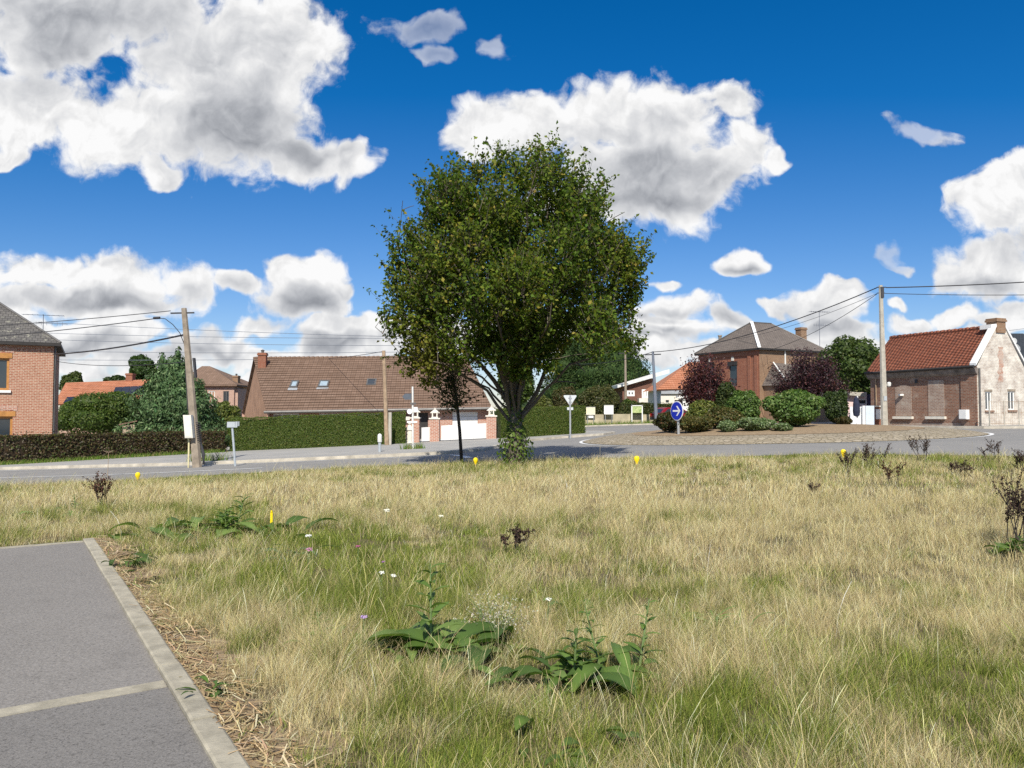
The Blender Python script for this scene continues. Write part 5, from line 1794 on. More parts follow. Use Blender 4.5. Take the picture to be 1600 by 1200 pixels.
# ------------------------------------------------------------------ red car
def car():
    c = GP(1054, 67.5); c.z += .02
    t_ = thing('parked_car', c, 'dark red hatchback parked by the low wall behind the shrubs', 'car')
    L_, Wd_ = 3.9, 1.68
    th = R(18)
    fx_, fy_ = Vector((math.cos(th), math.sin(th), 0)), Vector((-math.sin(th), math.cos(th), 0))
    T = lambda x, y, z: c + fx_ * x + fy_ * y + Vector((0, 0, z * .93))
    prof = [(-1.95, .35), (-1.98, .62), (-1.9, .9), (-1.72, .98), (-1.35, 1.42), (-1.1, 1.5), (-.1, 1.52), (.35, 1.42), (1.0, .98), (1.75, .82), (1.93, .62), (1.95, .35)]
    def halfw(z): return Wd_ / 2 * (1.0 if z < .95 else 1 - (z - .95) * .28)
    mm = MB()
    lft = [T(x, halfw(z), z) for x, z in prof]; rgt = [T(x, -halfw(z), z) for x, z in prof]
    n = len(prof)
    mm.add(lft + rgt, [(i, i + 1, n + i + 1, n + i) for i in range(n - 1)] + [(n - 1, 0, n, 2 * n - 1)])
    mm.add(rgt, [tuple(range(n))[::-1]]); mm.add(lft, [tuple(range(n))])
    mm.build('body', M['redcar'], t_)
    for s in (-1, 1):
        for (x0, x1, x2, x3) in ((-1.45, -.95, -.42, -.42), (-.36, -.36, .3, .78)):
            y_ = lambda z: s * (halfw(z) + .008)
            mm = MB(); z0, z1 = 1.0, 1.38
            mm.quad(T(x0 - .05 if x0 < -1 else x0, y_(z0), z0), T(x3, y_(z0), z0), T(x2, y_(z1), z1), T(x1 - .1 if x1 < -.5 else x1, y_(z1), z1)); mm.build('side_window', M['glass'], t_)
    mm = MB(); mm.quad(T(-1.72, .6, 1.0), T(-1.72, -.6, 1.0), T(-1.42, -.52, 1.37), T(-1.42, .52, 1.37)); mm.build('rear_window', M['glass'], t_)
    mm = MB(); mm.quad(T(.98, -.62, 1.01), T(.98, .62, 1.01), T(.42, .56, 1.41), T(.42, -.56, 1.41)); mm.build('windscreen', M['glass'], t_)
    for s in (-1, 1):
        mm = MB(); mm.obox(T(-1.99, s * .66 - .13, .68), fx_ * .12, fy_ * .26, (0, 0, .25)); mm.build('tail_light', m_plain('lamp_red', (.45, .01, .01), .2, .1, 4), t_)
        for x_ in (-1.25, 1.2):
            mm = MB(); a0 = T(x_, s * (Wd_ / 2 - .16), .31); a1 = T(x_, s * (Wd_ / 2 + .03), .31)
            mm.tube([a0, a1], .31, 18); w_ = mm.build('wheel', M['tyre'], t_)
            mm = MB(); mm.tube([a1, a1 + (a1 - a0) * .05], .19, 12); mm.build('rim', M['galv'], w_)
    mm = MB(); mm.obox(T(-2.02, -.75, .32), fx_ * .1, fy_ * 1.5, (0, 0, .25)); mm.build('bumper', m_plain('bumper', (.04, .04, .045), .6, .1, 5), t_)


car()


# ------------------------------------------------------------------ overhead wires
def wire(pts, r, label, sag=.25, mat='cable'):
    a, b = pts
    q = []
    for i in range(17):
        t = i / 16
        p = a.lerp(b, t); p = p - Vector((0, 0, sag * 4 * t * (1 - t)))
        q.append(p)
    o = MB().tube(q, r, 5).build('overhead_wire', M[mat], loc=a, uv=False)
    return tag(o, label, 'wire', 'overhead wires')


tpL = f_(.985) + Vector((-.5, 0, 0))
wire((tpL, P(-60, 512, 30)), .014, 'topmost wire running from the leaning concrete pole crossarm to the house roof', .05)
c_ = P(248, 497, 27.4)
wire((c_, P(-40, 528, 33)), .017, 'wire from the curved cable end beside the leaning pole', .06)
o_ = MB().tube([f_(.77) + Vector((-.1, 0, 0)), P(281, 520, 27.6), P(270, 507, 27.5), P(258, 498, 27.4), c_], .014, 5).build('overhead_wire', M['cable'], loc=c_); tag(o_, 'curved loop of cable drooping from the leaning concrete pole', 'wire', 'overhead wires')
o_ = MB().tube([P(240, 497, 27.4), P(250, 496.5, 27.4)], .05, 6).build('cable_clamp', M['cable'], loc=c_); tag(o_, 'black clamp at the end of the curved pole cable', 'cable clamp')
wire((f_(.835), P(83, 553.5, 39.8)), .035, 'thick black cable from the leaning pole to the patterned brick house', .12)
wire((f_(.66) + Vector((-.12, 0, 0)), P(90, 565, 41)), .014, 'lowest thin wire from the leaning pole to the brick house side', .18)
for i, (v0, v1) in enumerate(((503, 528), (519, 528.5), (530, 540), (547, 549), (562, 556))):
    wire((P(60, v0 + (i % 2), 64), P(700, v1, 58)), .018, ['topmost', 'second highest', 'middle', 'second lowest', 'lowest'][i] + ' of five thin wires crossing the sky behind the leaning pole', .15, 'cablegrey')
tr = pt2_ - Vector((0, 0, .12))
wire((tr + Vector((-.2, 0, 0)), P(1020, 550, 66)), .03, 'thick cable from the pale pole by the cottage to the far grey pole', .7)
wire((tr + Vector((-.2, 0, -.32)), P(1150, 530, 58)), .012, 'thin cable from the pale pole to the red brick house', .3)
wire((tr + Vector((-.2, 0, -.34)), P(1200, 548, 55)), .016, 'lower drooping cable from the pale pole to the hip roof eave', .35)
wire((tr + Vector((.3, 0, 0)), P(1660, 437, 40)), .03, 'thick upper cable leaving the pale pole above the cottage roof', .06)
wire((tr + Vector((.22, 0, -.32)), P(1660, 460, 40)), .018, 'thin lower cable leaving the pale pole above the cottage roof', .06)
wire((P(1020, 550, 66), P(890, 568, 84)), .03, 'cable from the far grey pole into the evergreen tree', .4)
wire((P(1270, 546, 70), P(1640, 508, 52)), .012, 'faint wire crossing the sky above the cottage ridge', .2, 'cablegrey')
wire((P(599.5, 549, 39.4), P(480, 562, 60)), .016, 'wire from the slim wooden pole towards the brown roof', .1)


# ------------------------------------------------------------------ plants
G1 = [(3, (.055, .095, .018)), (3, (.075, .12, .022)), (1.5, (.11, .145, .03)), (.6, (.04, .075, .02))]


def hedge(pts, h0, h1, depth, n, size, pal, label, name='hedge', mat=None, aspect=.6, rough=.05):
    """clipped hedge along ground points; heights at both ends are absolute z"""
    t_ = thing(name, (pts[0][0], pts[0][1], gz(*pts[0])), label, 'hedge')
    pts = resample(pts, .5); m = len(pts)
    P_ = []; N_ = []
    arr = np.array(pts)
    zb = gz(arr[:, 0], arr[:, 1])
    zt = np.linspace(h0, h1, m)
    d = np.gradient(arr, axis=0); d = unit(d); nr = np.stack([d[:, 1], -d[:, 0]], 1)   # towards the viewer
    i = rng.random(n) * (m - 1); k = i.astype(int); f = (i - k)[:, None]
    base = arr[k] * (1 - f) + arr[np.minimum(k + 1, m - 1)] * f
    B0 = zb[k]; T0 = zt[k] * (1 - f[:, 0]) + zt[np.minimum(k + 1, m - 1)] * f[:, 0]
    Nn = nr[k]
    face = rng.random(n)
    pts3 = np.zeros((n, 3)); nrm = np.zeros((n, 3))
    jit = np.abs(rng.normal(size=n)) * rough
    wav = .05 * np.sin(base[:, 0] * 2.1) + .04 * np.sin(base[:, 0] * 5.3 + 1)
    s = rng.random(n)
    fr = face < .62; tp = (face >= .62) & (face < .88); bk = face >= .88
    fz = B0 + .05 + (T0 - B0 - .05) * s
    pts3[fr] = np.stack([base[fr, 0] + Nn[fr, 0] * (depth / 2 - jit[fr] + wav[fr]), base[fr, 1] + Nn[fr, 1] * (depth / 2 - jit[fr] + wav[fr]), fz[fr]], 1); nrm[fr, :2] = Nn[fr]
    ww = (rng.random(n) - .5) * depth
    pts3[tp] = np.stack([base[tp, 0] + Nn[tp, 0] * ww[tp], base[tp, 1] + Nn[tp, 1] * ww[tp], T0[tp] - jit[tp] * .7 + wav[tp] * .5 + (rng.random(tp.sum()) < .1) * rng.random(tp.sum()) * rough * 2], 1); nrm[tp, 2] = 1
    pts3[bk] = np.stack([base[bk, 0] - Nn[bk, 0] * depth / 2, base[bk, 1] - Nn[bk, 1] * depth / 2, fz[bk]], 1); nrm[bk, :2] = -Nn[bk]
    # ends
    e = rng.random(n) < .04
    endi = np.where(rng.random(n) < .5, 0, m - 1)
    pts3[e] = np.stack([arr[endi[e], 0] + Nn[e, 0] * ww[e], arr[endi[e], 1] + Nn[e, 1] * ww[e], zb[endi[e]] + (zt[endi[e]] - zb[endi[e]]) * s[e]], 1)
    nrm[e] = np.concatenate([np.where(endi[e][:, None] == 0, -d[0], d[-1]), np.zeros((e.sum(), 1))], 1)
    nrm = nrm * .8 + rng.normal(size=(n, 3)) * .5 + np.array([0, 0, .25])
    ob = leaves('foliage', pts3, nrm, size * (.7 + .6 * rng.random(n)), pick_cols(n, pal, .2), mat or M['leaf'], t_, aspect=aspect)
    mm = MB()
    inn = depth / 2 - .16
    for a in range(m - 1):
        q = []
        for (b, zz) in ((a, 0), (a + 1, 0)):
            l_ = arr[b] + nr[b] * inn; r_ = arr[b] - nr[b] * inn
            q.append((Vector((*l_, zb[b])), Vector((*r_, zb[b])), Vector((*l_, zt[b] - .1)), Vector((*r_, zt[b] - .1))))
        (l0, r0, L0, R0), (l1, r1, L1, R1) = q
        mm.quad(l0, l1, L1, L0); mm.quad(L0, L1, R1, R0); mm.quad(r1, r0, R0, R1)
        if a == 0: mm.quad(r0, l0, L0, R0)
        if a == m - 2: mm.quad(l1, r1, R1, L1)
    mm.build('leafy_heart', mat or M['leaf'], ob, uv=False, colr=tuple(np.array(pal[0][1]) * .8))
    return t_


brown = [(3, (.062, .042, .022)), (2, (.10, .068, .032)), (2, (.065, .072, .022)), (1, (.16, .12, .06)), (1.2, (.10, .125, .032))]
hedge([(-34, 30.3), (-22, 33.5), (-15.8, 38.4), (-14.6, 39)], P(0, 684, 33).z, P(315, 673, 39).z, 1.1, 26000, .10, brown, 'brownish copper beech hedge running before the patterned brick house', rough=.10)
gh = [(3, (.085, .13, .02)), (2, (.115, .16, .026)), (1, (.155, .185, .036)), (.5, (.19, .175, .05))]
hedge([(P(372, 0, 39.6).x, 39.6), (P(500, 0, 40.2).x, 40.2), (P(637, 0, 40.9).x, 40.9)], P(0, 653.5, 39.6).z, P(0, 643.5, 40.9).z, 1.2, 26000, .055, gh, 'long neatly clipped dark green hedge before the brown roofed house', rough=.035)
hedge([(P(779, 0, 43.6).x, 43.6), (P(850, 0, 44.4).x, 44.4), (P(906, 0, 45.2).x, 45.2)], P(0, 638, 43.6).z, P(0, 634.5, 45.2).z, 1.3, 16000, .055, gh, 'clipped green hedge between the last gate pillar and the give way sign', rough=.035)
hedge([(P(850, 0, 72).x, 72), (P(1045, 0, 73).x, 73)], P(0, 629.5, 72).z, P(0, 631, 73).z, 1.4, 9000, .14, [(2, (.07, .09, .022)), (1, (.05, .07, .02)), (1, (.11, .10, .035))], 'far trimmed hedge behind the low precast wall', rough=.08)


def bush(u0, u1, vt, y, pal, n, size, label, name='bush', cat='bush', zb=None, seed=0, k=8, depth=None, mat=None, aspect=.6, up=.35, jitter=.16, hz=1.0, group=None):
    a, b = P(u0, vt, y), P(u1, vt, y)
    cx = (a.x + b.x) / 2; zb_ = gz(cx, y) if zb is None else zb
    hw = (b.x - a.x) / 2; hh = (a.z - zb_) / 2
    dp = depth or max(hw * .8, .5)
    t_ = thing(name, (cx, y, zb_), label, cat, group)
    lob = box_lobes((cx, y, zb_ + hh), (hw, dp, hh), k, seed)
    foliage('foliage', lob, n, size, pal, t_, mat, aspect=aspect, up=up, jitter=jitter)
    MB().tube([(cx, y, zb_ - .05), (cx + .03, y, zb_ + hh)], [.06, .03], 6).build('stem', M['barkd'], t_)
    return t_


IZ = lambda u, y: island_z(P(u, 0, y).x, y)
laurel = [(3, (0.085, 0.150, 0.033)), (3, (0.130, 0.215, 0.052)), (1.5, (0.234, 0.325, 0.104)), (1, (0.052, 0.091, 0.023))]
ylw = [(3, (0.130, 0.156, 0.033)), (2, (0.195, 0.221, 0.046)), (1, (0.260, 0.260, 0.065)), (1, (0.065, 0.091, 0.026))]
olive = [(3, (0.098, 0.098, 0.029)), (2, (0.137, 0.120, 0.039)), (1.2, (0.078, 0.111, 0.031)), (1, (0.195, 0.150, 0.052))]
varie = [(3, (.15, .22, .09)), (2, (.25, .32, .16)), (1, (.35, .40, .24)), (1, (.08, .13, .05))]
bush(1194, 1289, 604, 31.6, laurel, 6500, .13, 'large rounded glossy laurel bush on the roundabout', zb=IZ(1240, 31.6), seed=1, k=10)
bush(1138, 1190, 606, 33.2, laurel, 4200, .11, 'leafy green bush left of the big laurel on the roundabout'.replace('left of', 'beside'), zb=IZ(1165, 33.2), seed=2)
bush(1112, 1160, 595, 35, [(3, (.05, .075, .018)), (2, (.075, .10, .025)), (1, (.03, .05, .015))], 3000, .12, 'tall dark green bush under the first purple tree', zb=IZ(1135, 35), seed=3)
bush(1068, 1128, 621, 33.4, ylw, 4200, .10, 'yellow green rounded bush behind the blue arrow sign', zb=IZ(1098, 33.4), seed=4)
bush(1021, 1070, 642, 32.9, [(3, (.05, .055, .018)), (2, (.07, .08, .022)), (1, (.16, .07, .03)), (1, (.03, .045, .012))], 3000, .09, 'low dark bush with rusty tips at the near tip of the bed'.replace('near tip', 'end'), zb=IZ(1044, 32.9), seed=5)
bush(1052, 1120, 648, 31.5, olive, 4200, .10, 'low olive brown spreading shrub beside the blue sign post', zb=IZ(1085, 31.5), seed=6, up=.6)
bush(1095, 1168, 633, 32.4, olive, 4200, .10, 'olive brown feathery shrub in the middle of the bed', zb=IZ(1130, 32.4), seed=7, up=.6)
bush(1120, 1156, 656, 30.5, varie, 1500, .08, 'smallest pale variegated shrub at the front of the bed', zb=IZ(1138, 30.5), seed=8)
bush(1148, 1213, 650, 30.3, varie, 3000, .09, 'wide pale variegated shrub between laurel and small shrub', zb=IZ(1180, 30.3), seed=9)
bush(1206, 1237, 660, 29.7, varie, 1400, .08, 'pale variegated shrub below the big laurel', zb=IZ(1222, 29.7), seed=10)
bush(1284, 1329, 608, 34.2, [(3, (.035, .06, .018)), (2, (.055, .085, .025)), (1, (.08, .12, .03))], 3600, .11, 'dark laurel bush behind the large rounded one', zb=IZ(1306, 34.2), seed=11)
bush(1303, 1332, 650, 33.6, [(2, (.075, .065, .02)), (1, (.11, .08, .03)), (1, (.05, .06, .02))], 1500, .07, 'small round golden brown bush at the far end of the bed', zb=IZ(1317, 33.6), seed=12)

# left gardens
cyp = [(3, (.07, .125, .05)), (2, (.10, .165, .068)), (1.3, (.15, .21, .10)), (1, (.04, .075, .03))]
def conifer(u0, u1, vt, y, pal, n, size, label, seed, name='conifer_tree', pw=.75, tops=3):
    a, b = P(u0, vt, y), P(u1, vt, y)
    cx = (a.x + b.x) / 2; zb_ = gz(cx, y); H = a.z - zb_; hw = (b.x - a.x) / 2
    t_ = thing(name, (cx, y, zb_), label, 'tree')
    rr = random.Random(seed)
    lob = []
    for k in range(tops):
        ox = (k - (tops - 1) / 2) * hw * .42 if tops > 1 else 0
        hh = H * (1 - .13 * abs(k - (tops - 1) / 2 + .3)) if tops > 1 else H
        for i in range(9):
            f_ = i / 8
            w_ = hw * (.92 if tops > 1 else 1.0) * (1 - f_ ** 2.0) * (.82 + .34 * rr.random()) + hw * .10
            lob.append(((cx + ox * (1 - f_ * .35) + rr.uniform(-.1, .1) * hw, y + rr.uniform(-.2, .2) * hw, zb_ + .1 * H + f_ * hh * .88), (w_, w_, hh * .11 + w_ * .2)))
    foliage('crown', lob, n, size, pal, t_, M['needle'], aspect=.35, up=.2, jitter=.14, droop=(0, 0, .8))
    MB().tube([(cx, y, zb_ - .1), (cx, y, zb_ + H * .7)], [.22, .06], 7).build('trunk', M['barkd'], t_)
    return t_


conifer(214, 326, 549, 46, cyp, 13000, .24, 'big blue green cypress behind the leaning concrete pole', 3, tops=3)
tall_ = [(2, (.06, .11, .03)), (1, (.085, .14, .04)), (1, (.04, .075, .02))]
lg = [(3, (.07, .115, .02)), (2, (.10, .15, .028)), (1, (.14, .18, .04)), (1, (.045, .075, .016))]
bush(84, 232, 606, 57, lg, 12000, .17, 'wide leafy green shrub mass before the orange roofed house', seed=21, k=16, depth=2.6, name='shrub')
bush(320, 362, 668, 40.2, cyp, 2600, .12, 'low blue green juniper beside the leaning pole', name='juniper_bush', seed=23, mat=M['needle'], aspect=.35)
bush(326, 380, 626, 60, [(2, (.13, .16, .03)), (1, (.18, .2, .05)), (1, (.09, .12, .03))], 2600, .18, 'light yellow green bush before the pink house', seed=24)
bush(352, 392, 648, 43, lg, 3000, .12, 'loose green bush at the end of the long clipped hedge', seed=25)


def far_tree(u0, u1, vt, vb, y, pal, n, size, label, seed, k=9, trunk=True, name='tree', hf=1.0):
    a, b = P(u0, vt, y), P(u1, vb, y)
    cx = (a.x + b.x) / 2; g_ = gz(cx, y)
    z0 = b.z
    t_ = thing(name, (cx, y, g_), label, 'tree')
    hw = (b.x - a.x) / 2; hh = (a.z - z0) / 2
    lob = box_lobes((cx, y, z0 + hh), (hw, hw * .85, hh), k, seed)
    foliage('crown', lob, n, size, pal, t_, up=.3, jitter=.18)
    MB().tube([(cx, y, g_ - .1), (cx + .05, y, z0 + hh)], [.16 + hw * .03, .06], 7).build('trunk', M['barkd'], t_)
    return t_


dkg = [(3, (.035, .064, .018)), (2, (.05, .085, .022)), (1, (.075, .11, .03)), (1, (.02, .04, .012))]
conifer(896, 1004, 476, 98, dkg, 11000, .38, 'huge dark evergreen tree beyond the far hedge', 31, pw=.6, tops=3)
conifer(858, 952, 520, 100, dkg, 8000, .38, 'second dark evergreen partly behind the field tree', 33, tops=3)
far_tree(955, 1000, 565, 640, 104, dkg, 2600, .4, 'rounded dark tree at the foot of the evergreens', 35)
far_tree(998, 1020, 577, 622, 110, [(2, (.05, .08, .02)), (1, (.07, .1, .03))], 1500, .4, 'small round green tree above the brown house roof', 36)
bush(858, 905, 598, 66, [(2, (.09, .085, .03)), (2, (.06, .075, .022)), (1, (.13, .09, .04))], 3600, .2, 'reddish green loose bush behind the clipped hedge', seed=41)
bush(822, 868, 612, 62, [(2, (.13, .15, .035)), (1, (.17, .19, .05)), (1, (.08, .1, .03))], 3000, .2, 'pale yellow green bush behind the field tree trunk', seed=42)
bush(905, 968, 597, 71.5, [(2, (.10, .11, .035)), (2, (.075, .09, .028)), (1, (.14, .13, .05))], 4500, .2, 'tall olive green bush behind the cream board', seed=43)
bush(965, 1002, 622, 76, lg, 1800, .2, 'low green bush before the brown brick house', seed=44)
far_tree(770, 842, 560, 640, 60, lg, 5000, .26, 'mid green tree beyond the end of the brown roof', 45)
far_tree(92, 132, 581, 625, 95, [(2, (.10, .13, .04)), (1, (.07, .1, .03))], 2400, .4, 'pale feathery tree left of the orange roof'.replace('left of', 'at the end of'), 46)
far_tree(165, 203, 585, 610, 120, dkg, 1500, .5, 'distant dark rounded tree above the orange roof ridge', 47)
far_tree(1276, 1390, 520, 640, 50, [(3, (.065, .105, .024)), (2, (.09, .135, .032)), (1, (.14, .17, .05)), (1, (.035, .06, .016))], 7500, .19, 'broad green tree between the purple tree and the cottage', 53, k=18)
far_tree(1585, 1625, 556, 620, 56, lg, 2000, .22, 'green tree under the satellite dishes', 49)


far_tree(203, 243, 552, 604, 80, tall_, 3000, .3, 'tall narrow evergreen rising behind the orange roof', 5, k=7)


# purple leaved trees on the roundabout
pur = [(3, (0.068, 0.022, 0.027)), (2, (0.115, 0.035, 0.038)), (1, (0.176, 0.068, 0.054)), (1.4, (0.030, 0.014, 0.022))]
pur2 = [(3, (0.042, 0.019, 0.029)), (2, (0.072, 0.029, 0.036)), (1, (0.130, 0.058, 0.055)), (1.4, (0.021, 0.012, 0.018))]
def purple(u0, u1, vt, vb, y, pal, n, seed, label):
    a, b = P(u0, vt, y), P(u1, vb, y)
    cx = (a.x + b.x) / 2; g_ = island_z(cx, y); z0, z1 = b.z, a.z; hw = (b.x - a.x) / 2
    t_ = thing('purple_tree', (cx, y, g_), label, 'tree', 'purple leaved trees on the roundabout')
    rr = random.Random(seed)
    tr = MB(); pts = []; nn_ = []
    nb = 90
    per = n // nb
    for i in range(nb):
        an = rr.uniform(0, 6.28); rad = math.sqrt(rr.random())
        e = Vector((cx + math.cos(an) * hw * rad, y + math.sin(an) * hw * rad * .8, z0 + (z1 - z0) * (.12 + .86 * rr.random() * (1 - .45 * rad ** 2))))
        s0 = Vector((cx + rr.uniform(-.05, .05), y, g_ + rr.uniform(.2, .8)))
        mid = s0.lerp(e, .5) + Vector((0, 0, .15))
        tr.tube([s0, mid, e], [.035, .02, .006], 4, False)
        L_ = (e - mid).length
        for k in range(per):
            f_ = rr.uniform(.15, 1.06); p_ = mid.lerp(e, f_)
            sp = .16
            pts.append((p_.x + rr.gauss(0, sp), p_.y + rr.gauss(0, sp), p_.z + rr.gauss(0, sp * .8)))
            nn_.append((rr.gauss(0, .7), rr.gauss(0, .7) - .25, rr.gauss(0, .6) + .5))
    leaves('crown', np.array(pts), np.array(nn_), .10 * (.7 + .6 * rng.random(len(pts))), pick_cols(len(pts), pal, .25), M['leaf'], t_, aspect=.6)
    tr.tube([(cx, y, g_ - .1), (cx, y, g_ + .7)], [.11, .08], 7)
    tr.build('trunk', M['barkd'], t_)


purple(1060, 1146, 548, 640, 36.0, pur, 9900, 1, 'smaller wine red leaved tree in front of the orange roof')
purple(1204, 1322, 538, 625, 37.2, pur2, 13500, 2, 'wider dark purple leaved tree in front of the low slate roof')

# distant treeline closing the horizon
lobs = []
rr = random.Random(9)
for i in range(90):
    x_ = -170 + i * 4.2 + rr.uniform(-2, 2)
    s_ = rr.uniform(2.0, 3.6)
    y_ = 175 + rr.uniform(-12, 12)
    lobs.append(((x_, y_, gz(x_, 100) + s_ * .4), (s_ * 1.5, s_ * 1.2, s_ * rr.uniform(.6, 1.05))))
o_ = foliage('treeline', lobs, 12000, .8, dkg, None)
tag(o_, 'low distant line of dark trees closing the horizon', 'treeline', kind='stuff')


# ------------------------------------------------------------------ the field tree
def smooth_tube(mb, pts, r0, r1, n=6):
    m = len(pts)
    mb.tube(pts, [r0 + (r1 - r0) * (i / (m - 1)) for i in range(m)], n, False)


def bez(a, b, c, k=6):
    return [a * (1 - t) ** 2 + b * 2 * t * (1 - t) + c * t * t for t in [i / k for i in range(k + 1)]]


def field_tree():
    base = Vector((.09, 22.1, 0)); base.z = gz(base.x, base.y)
    t_ = thing('broadleaf_tree', base, 'large spreading green tree with leafy basal shoots at the edge of the field', 'tree')
    hs_ = np.array([1.7, 2.4, 3.1, 3.8, 4.55, 5.3, 6.0, 7.0, 7.65, 8.2, 8.75, 9.2, 9.6])
    lf = np.array([2.4, 3.1, 3.7, 4.0, 4.1, 3.95, 3.9, 3.55, 3.1, 2.45, 1.75, 1.1, .5])
    rt = np.array([.9, 2.0, 3.3, 3.75, 3.95, 3.85, 3.7, 3.35, 2.9, 2.45, 2.0, 1.35, .6])
    def env(h, ang):
        l_, r_ = np.interp(h, hs_, lf), np.interp(h, hs_, rt)
        c = math.cos(ang)
        wv = 1 + .07 * math.sin(ang * 3 + h * 1.3) + .06 * math.sin(ang * 5 - h * 2.1)
        return ((r_ if c > 0 else l_) * c * c + (l_ + r_) * .5 * .95 * (1 - c * c)) * wv
    rr = random.Random(11)
    wood = MB()
    nodes = []; nrad = []
    # main stem(s)
    trunk = [base + Vector((0, 0, -.2)), base + Vector((.0, 0, .5)), base + Vector((.02, 0, 1.1)), base + Vector((.0, .03, 1.7))]
    wood.tube(trunk, [.30, .20, .19, .185], 10)
    fork = trunk[-1]
    def limb(end, r0, start=None, bow=.5):
        s0 = start or fork - Vector((0, 0, rr.uniform(.0, .7)))
        mid = s0.lerp(end, .45) + Vector((-(end.x - s0.x) * .12, -(end.y - s0.y) * .12, bow))
        pts = bez(s0, mid, end, 8)
        for i in range(1, len(pts) - 1):
            pts[i] = pts[i] + Vector((rr.gauss(0, .05), rr.gauss(0, .05), rr.gauss(0, .03)))
        smooth_tube(wood, pts, r0 * .78, .018, 7)
        for i in range(len(pts) - 1):
            for k in range(3):
                nodes.append(pts[i].lerp(pts[i + 1], k / 3)); nrad.append(r0 + (.02 - r0) * (i / 8))
    L = lambda x, y, z: base + Vector((x, y, z))
    limb(L(.1, .1, 8.9), .15, bow=.2); limb(L(-1.0, -.3, 8.3), .12); limb(L(1.15, .2, 8.3), .13); limb(L(2.1, -.6, 6.9), .11); limb(L(-2.3, .4, 7.0), .11)
    limb(L(.3, -1.8, 7.2), .10); limb(L(-.3, 1.9, 7.2), .10); limb(L(3.0, .5, 5.0), .10); limb(L(-3.1, -.4, 5.0), .10); limb(L(1.5, -2.2, 5.2), .09); limb(L(-1.6, -2.2, 5.4), .09)
    limb(L(1.6, 2.2, 5.3), .09); limb(L(-1.7, 2.1, 5.2), .09); limb(L(2.9, -.9, 3.6), .07); limb(L(-3.0, -.7, 3.3), .07); limb(L(-2.2, -1.5, 2.9), .05); limb(L(-1.9, .9, 2.7), .05)
    limb(L(-.5, -2.9, 4.0), .06); limb(L(.9, -2.9, 3.9), .06)
    # secondary branches
    for i in range(170):
        h_ = rr.uniform(2.3, 9.0); an = rr.uniform(0, 2 * math.pi)
        rad = env(h_, an) * math.sqrt(rr.uniform(.15, .85))
        tgt = L(rad * math.cos(an), rad * math.sin(an), h_)
        A = np.array([tuple(n) for n in nodes]); dv = np.array(tgt) - A; dist = np.linalg.norm(dv, axis=1)
        cost = dist + np.maximum(0, .35 * dist - dv[:, 2]) * 1.2
        j = int(np.argmin(cost)); s0 = nodes[j]
        if dist[j] < .15: continue
        mid = s0.lerp(tgt, .5) + Vector((0, 0, dist[j] * .1))
        pts = bez(s0, mid, tgt, 4)
        smooth_tube(wood, pts, min(.035, nrad[j] * .6), .008, 4)
        for q in pts[1:]:
            nodes.append(q); nrad.append(.015)
    A = np.array([tuple(n) for n in nodes])
    # boughs: upright masses of foliage with open pockets between them
    lobes = []
    for i in range(3000):
        if len(lobes) >= 76: break
        h_ = rr.uniform(2.0, 8.0); an = rr.uniform(0, 2 * math.pi)
        f_ = rr.choice((rr.uniform(.62, .9), rr.uniform(.62, .9), rr.uniform(.0, .6)))
        e_ = max(0, env(h_, an) - .42)
        x_, y_ = e_ * f_ * math.cos(an), e_ * f_ * math.sin(an)
        if h_ < 3.0 and -1.2 < x_ < 1.4 and y_ < 1.2: continue
        if h_ < (3.35 if x_ < 0 else 3.7): continue
        if any((x_ - q[0]) ** 2 + (y_ - q[1]) ** 2 + .45 * (h_ - q[2]) ** 2 < .72 ** 2 for q in lobes): continue
        lobes.append((x_, y_, h_, rr.uniform(.55, .86), rr.uniform(.75, 1.15), rr.random()))
    for (x_, h_) in ((-.25, 8.7), (.85, 8.75), (.3, 8.4), (-1.0, 8.1), (1.55, 7.85), (-1.7, 7.5), (-2.25, 6.95), (2.15, 7.2), (2.7, 6.4), (-2.85, 6.45), (3.1, 5.9), (-3.25, 5.9), (-3.35, 5.2), (3.3, 5.2), (-3.5, 4.3), (3.3, 3.9), (-3.1, 3.2), (-2.4, 2.95)):
        lobes.append((x_, rr.uniform(-.6, .6), h_, rr.uniform(.34, .5), rr.uniform(.7, .95), rr.random()))
    lobes += [(-.9, -1.3, 3.45, .6, .6, .3), (.3, -1.7, 3.5, .65, .6, .5), (1.2, -1.0, 3.75, .6, .6, .7), (2.3, -.3, 3.7, .5, .5, .4), (-1.9, -.9, 3.35, .5, .55, .8), (.5, -.4, 3.7, .6, .5, .2), (-.5, -1.7, 3.0, .45, .45, .6), (.75, -1.5, 2.95, .42, .42, .35), (.1, -1.0, 2.75, .35, .35, .45)]
    for q in lobes:
        tgt = L(q[0], q[1], q[2] - q[4] * .3)
        dv = np.array(tgt) - A; dist = np.linalg.norm(dv, axis=1)
        j = int(np.argmin(dist + np.maximum(0, .5 * dist - dv[:, 2])))
        if .2 < dist[j] < 2.2:
            smooth_tube(wood, bez(nodes[j], nodes[j].lerp(tgt, .5) + Vector((0, 0, .1)), L(q[0], q[1], q[2] + q[4] * .6), 4), .022, .006, 4)
    LP, LN, LC = [], [], []
    vol = [q[3] ** 2 * q[4] for q in lobes]
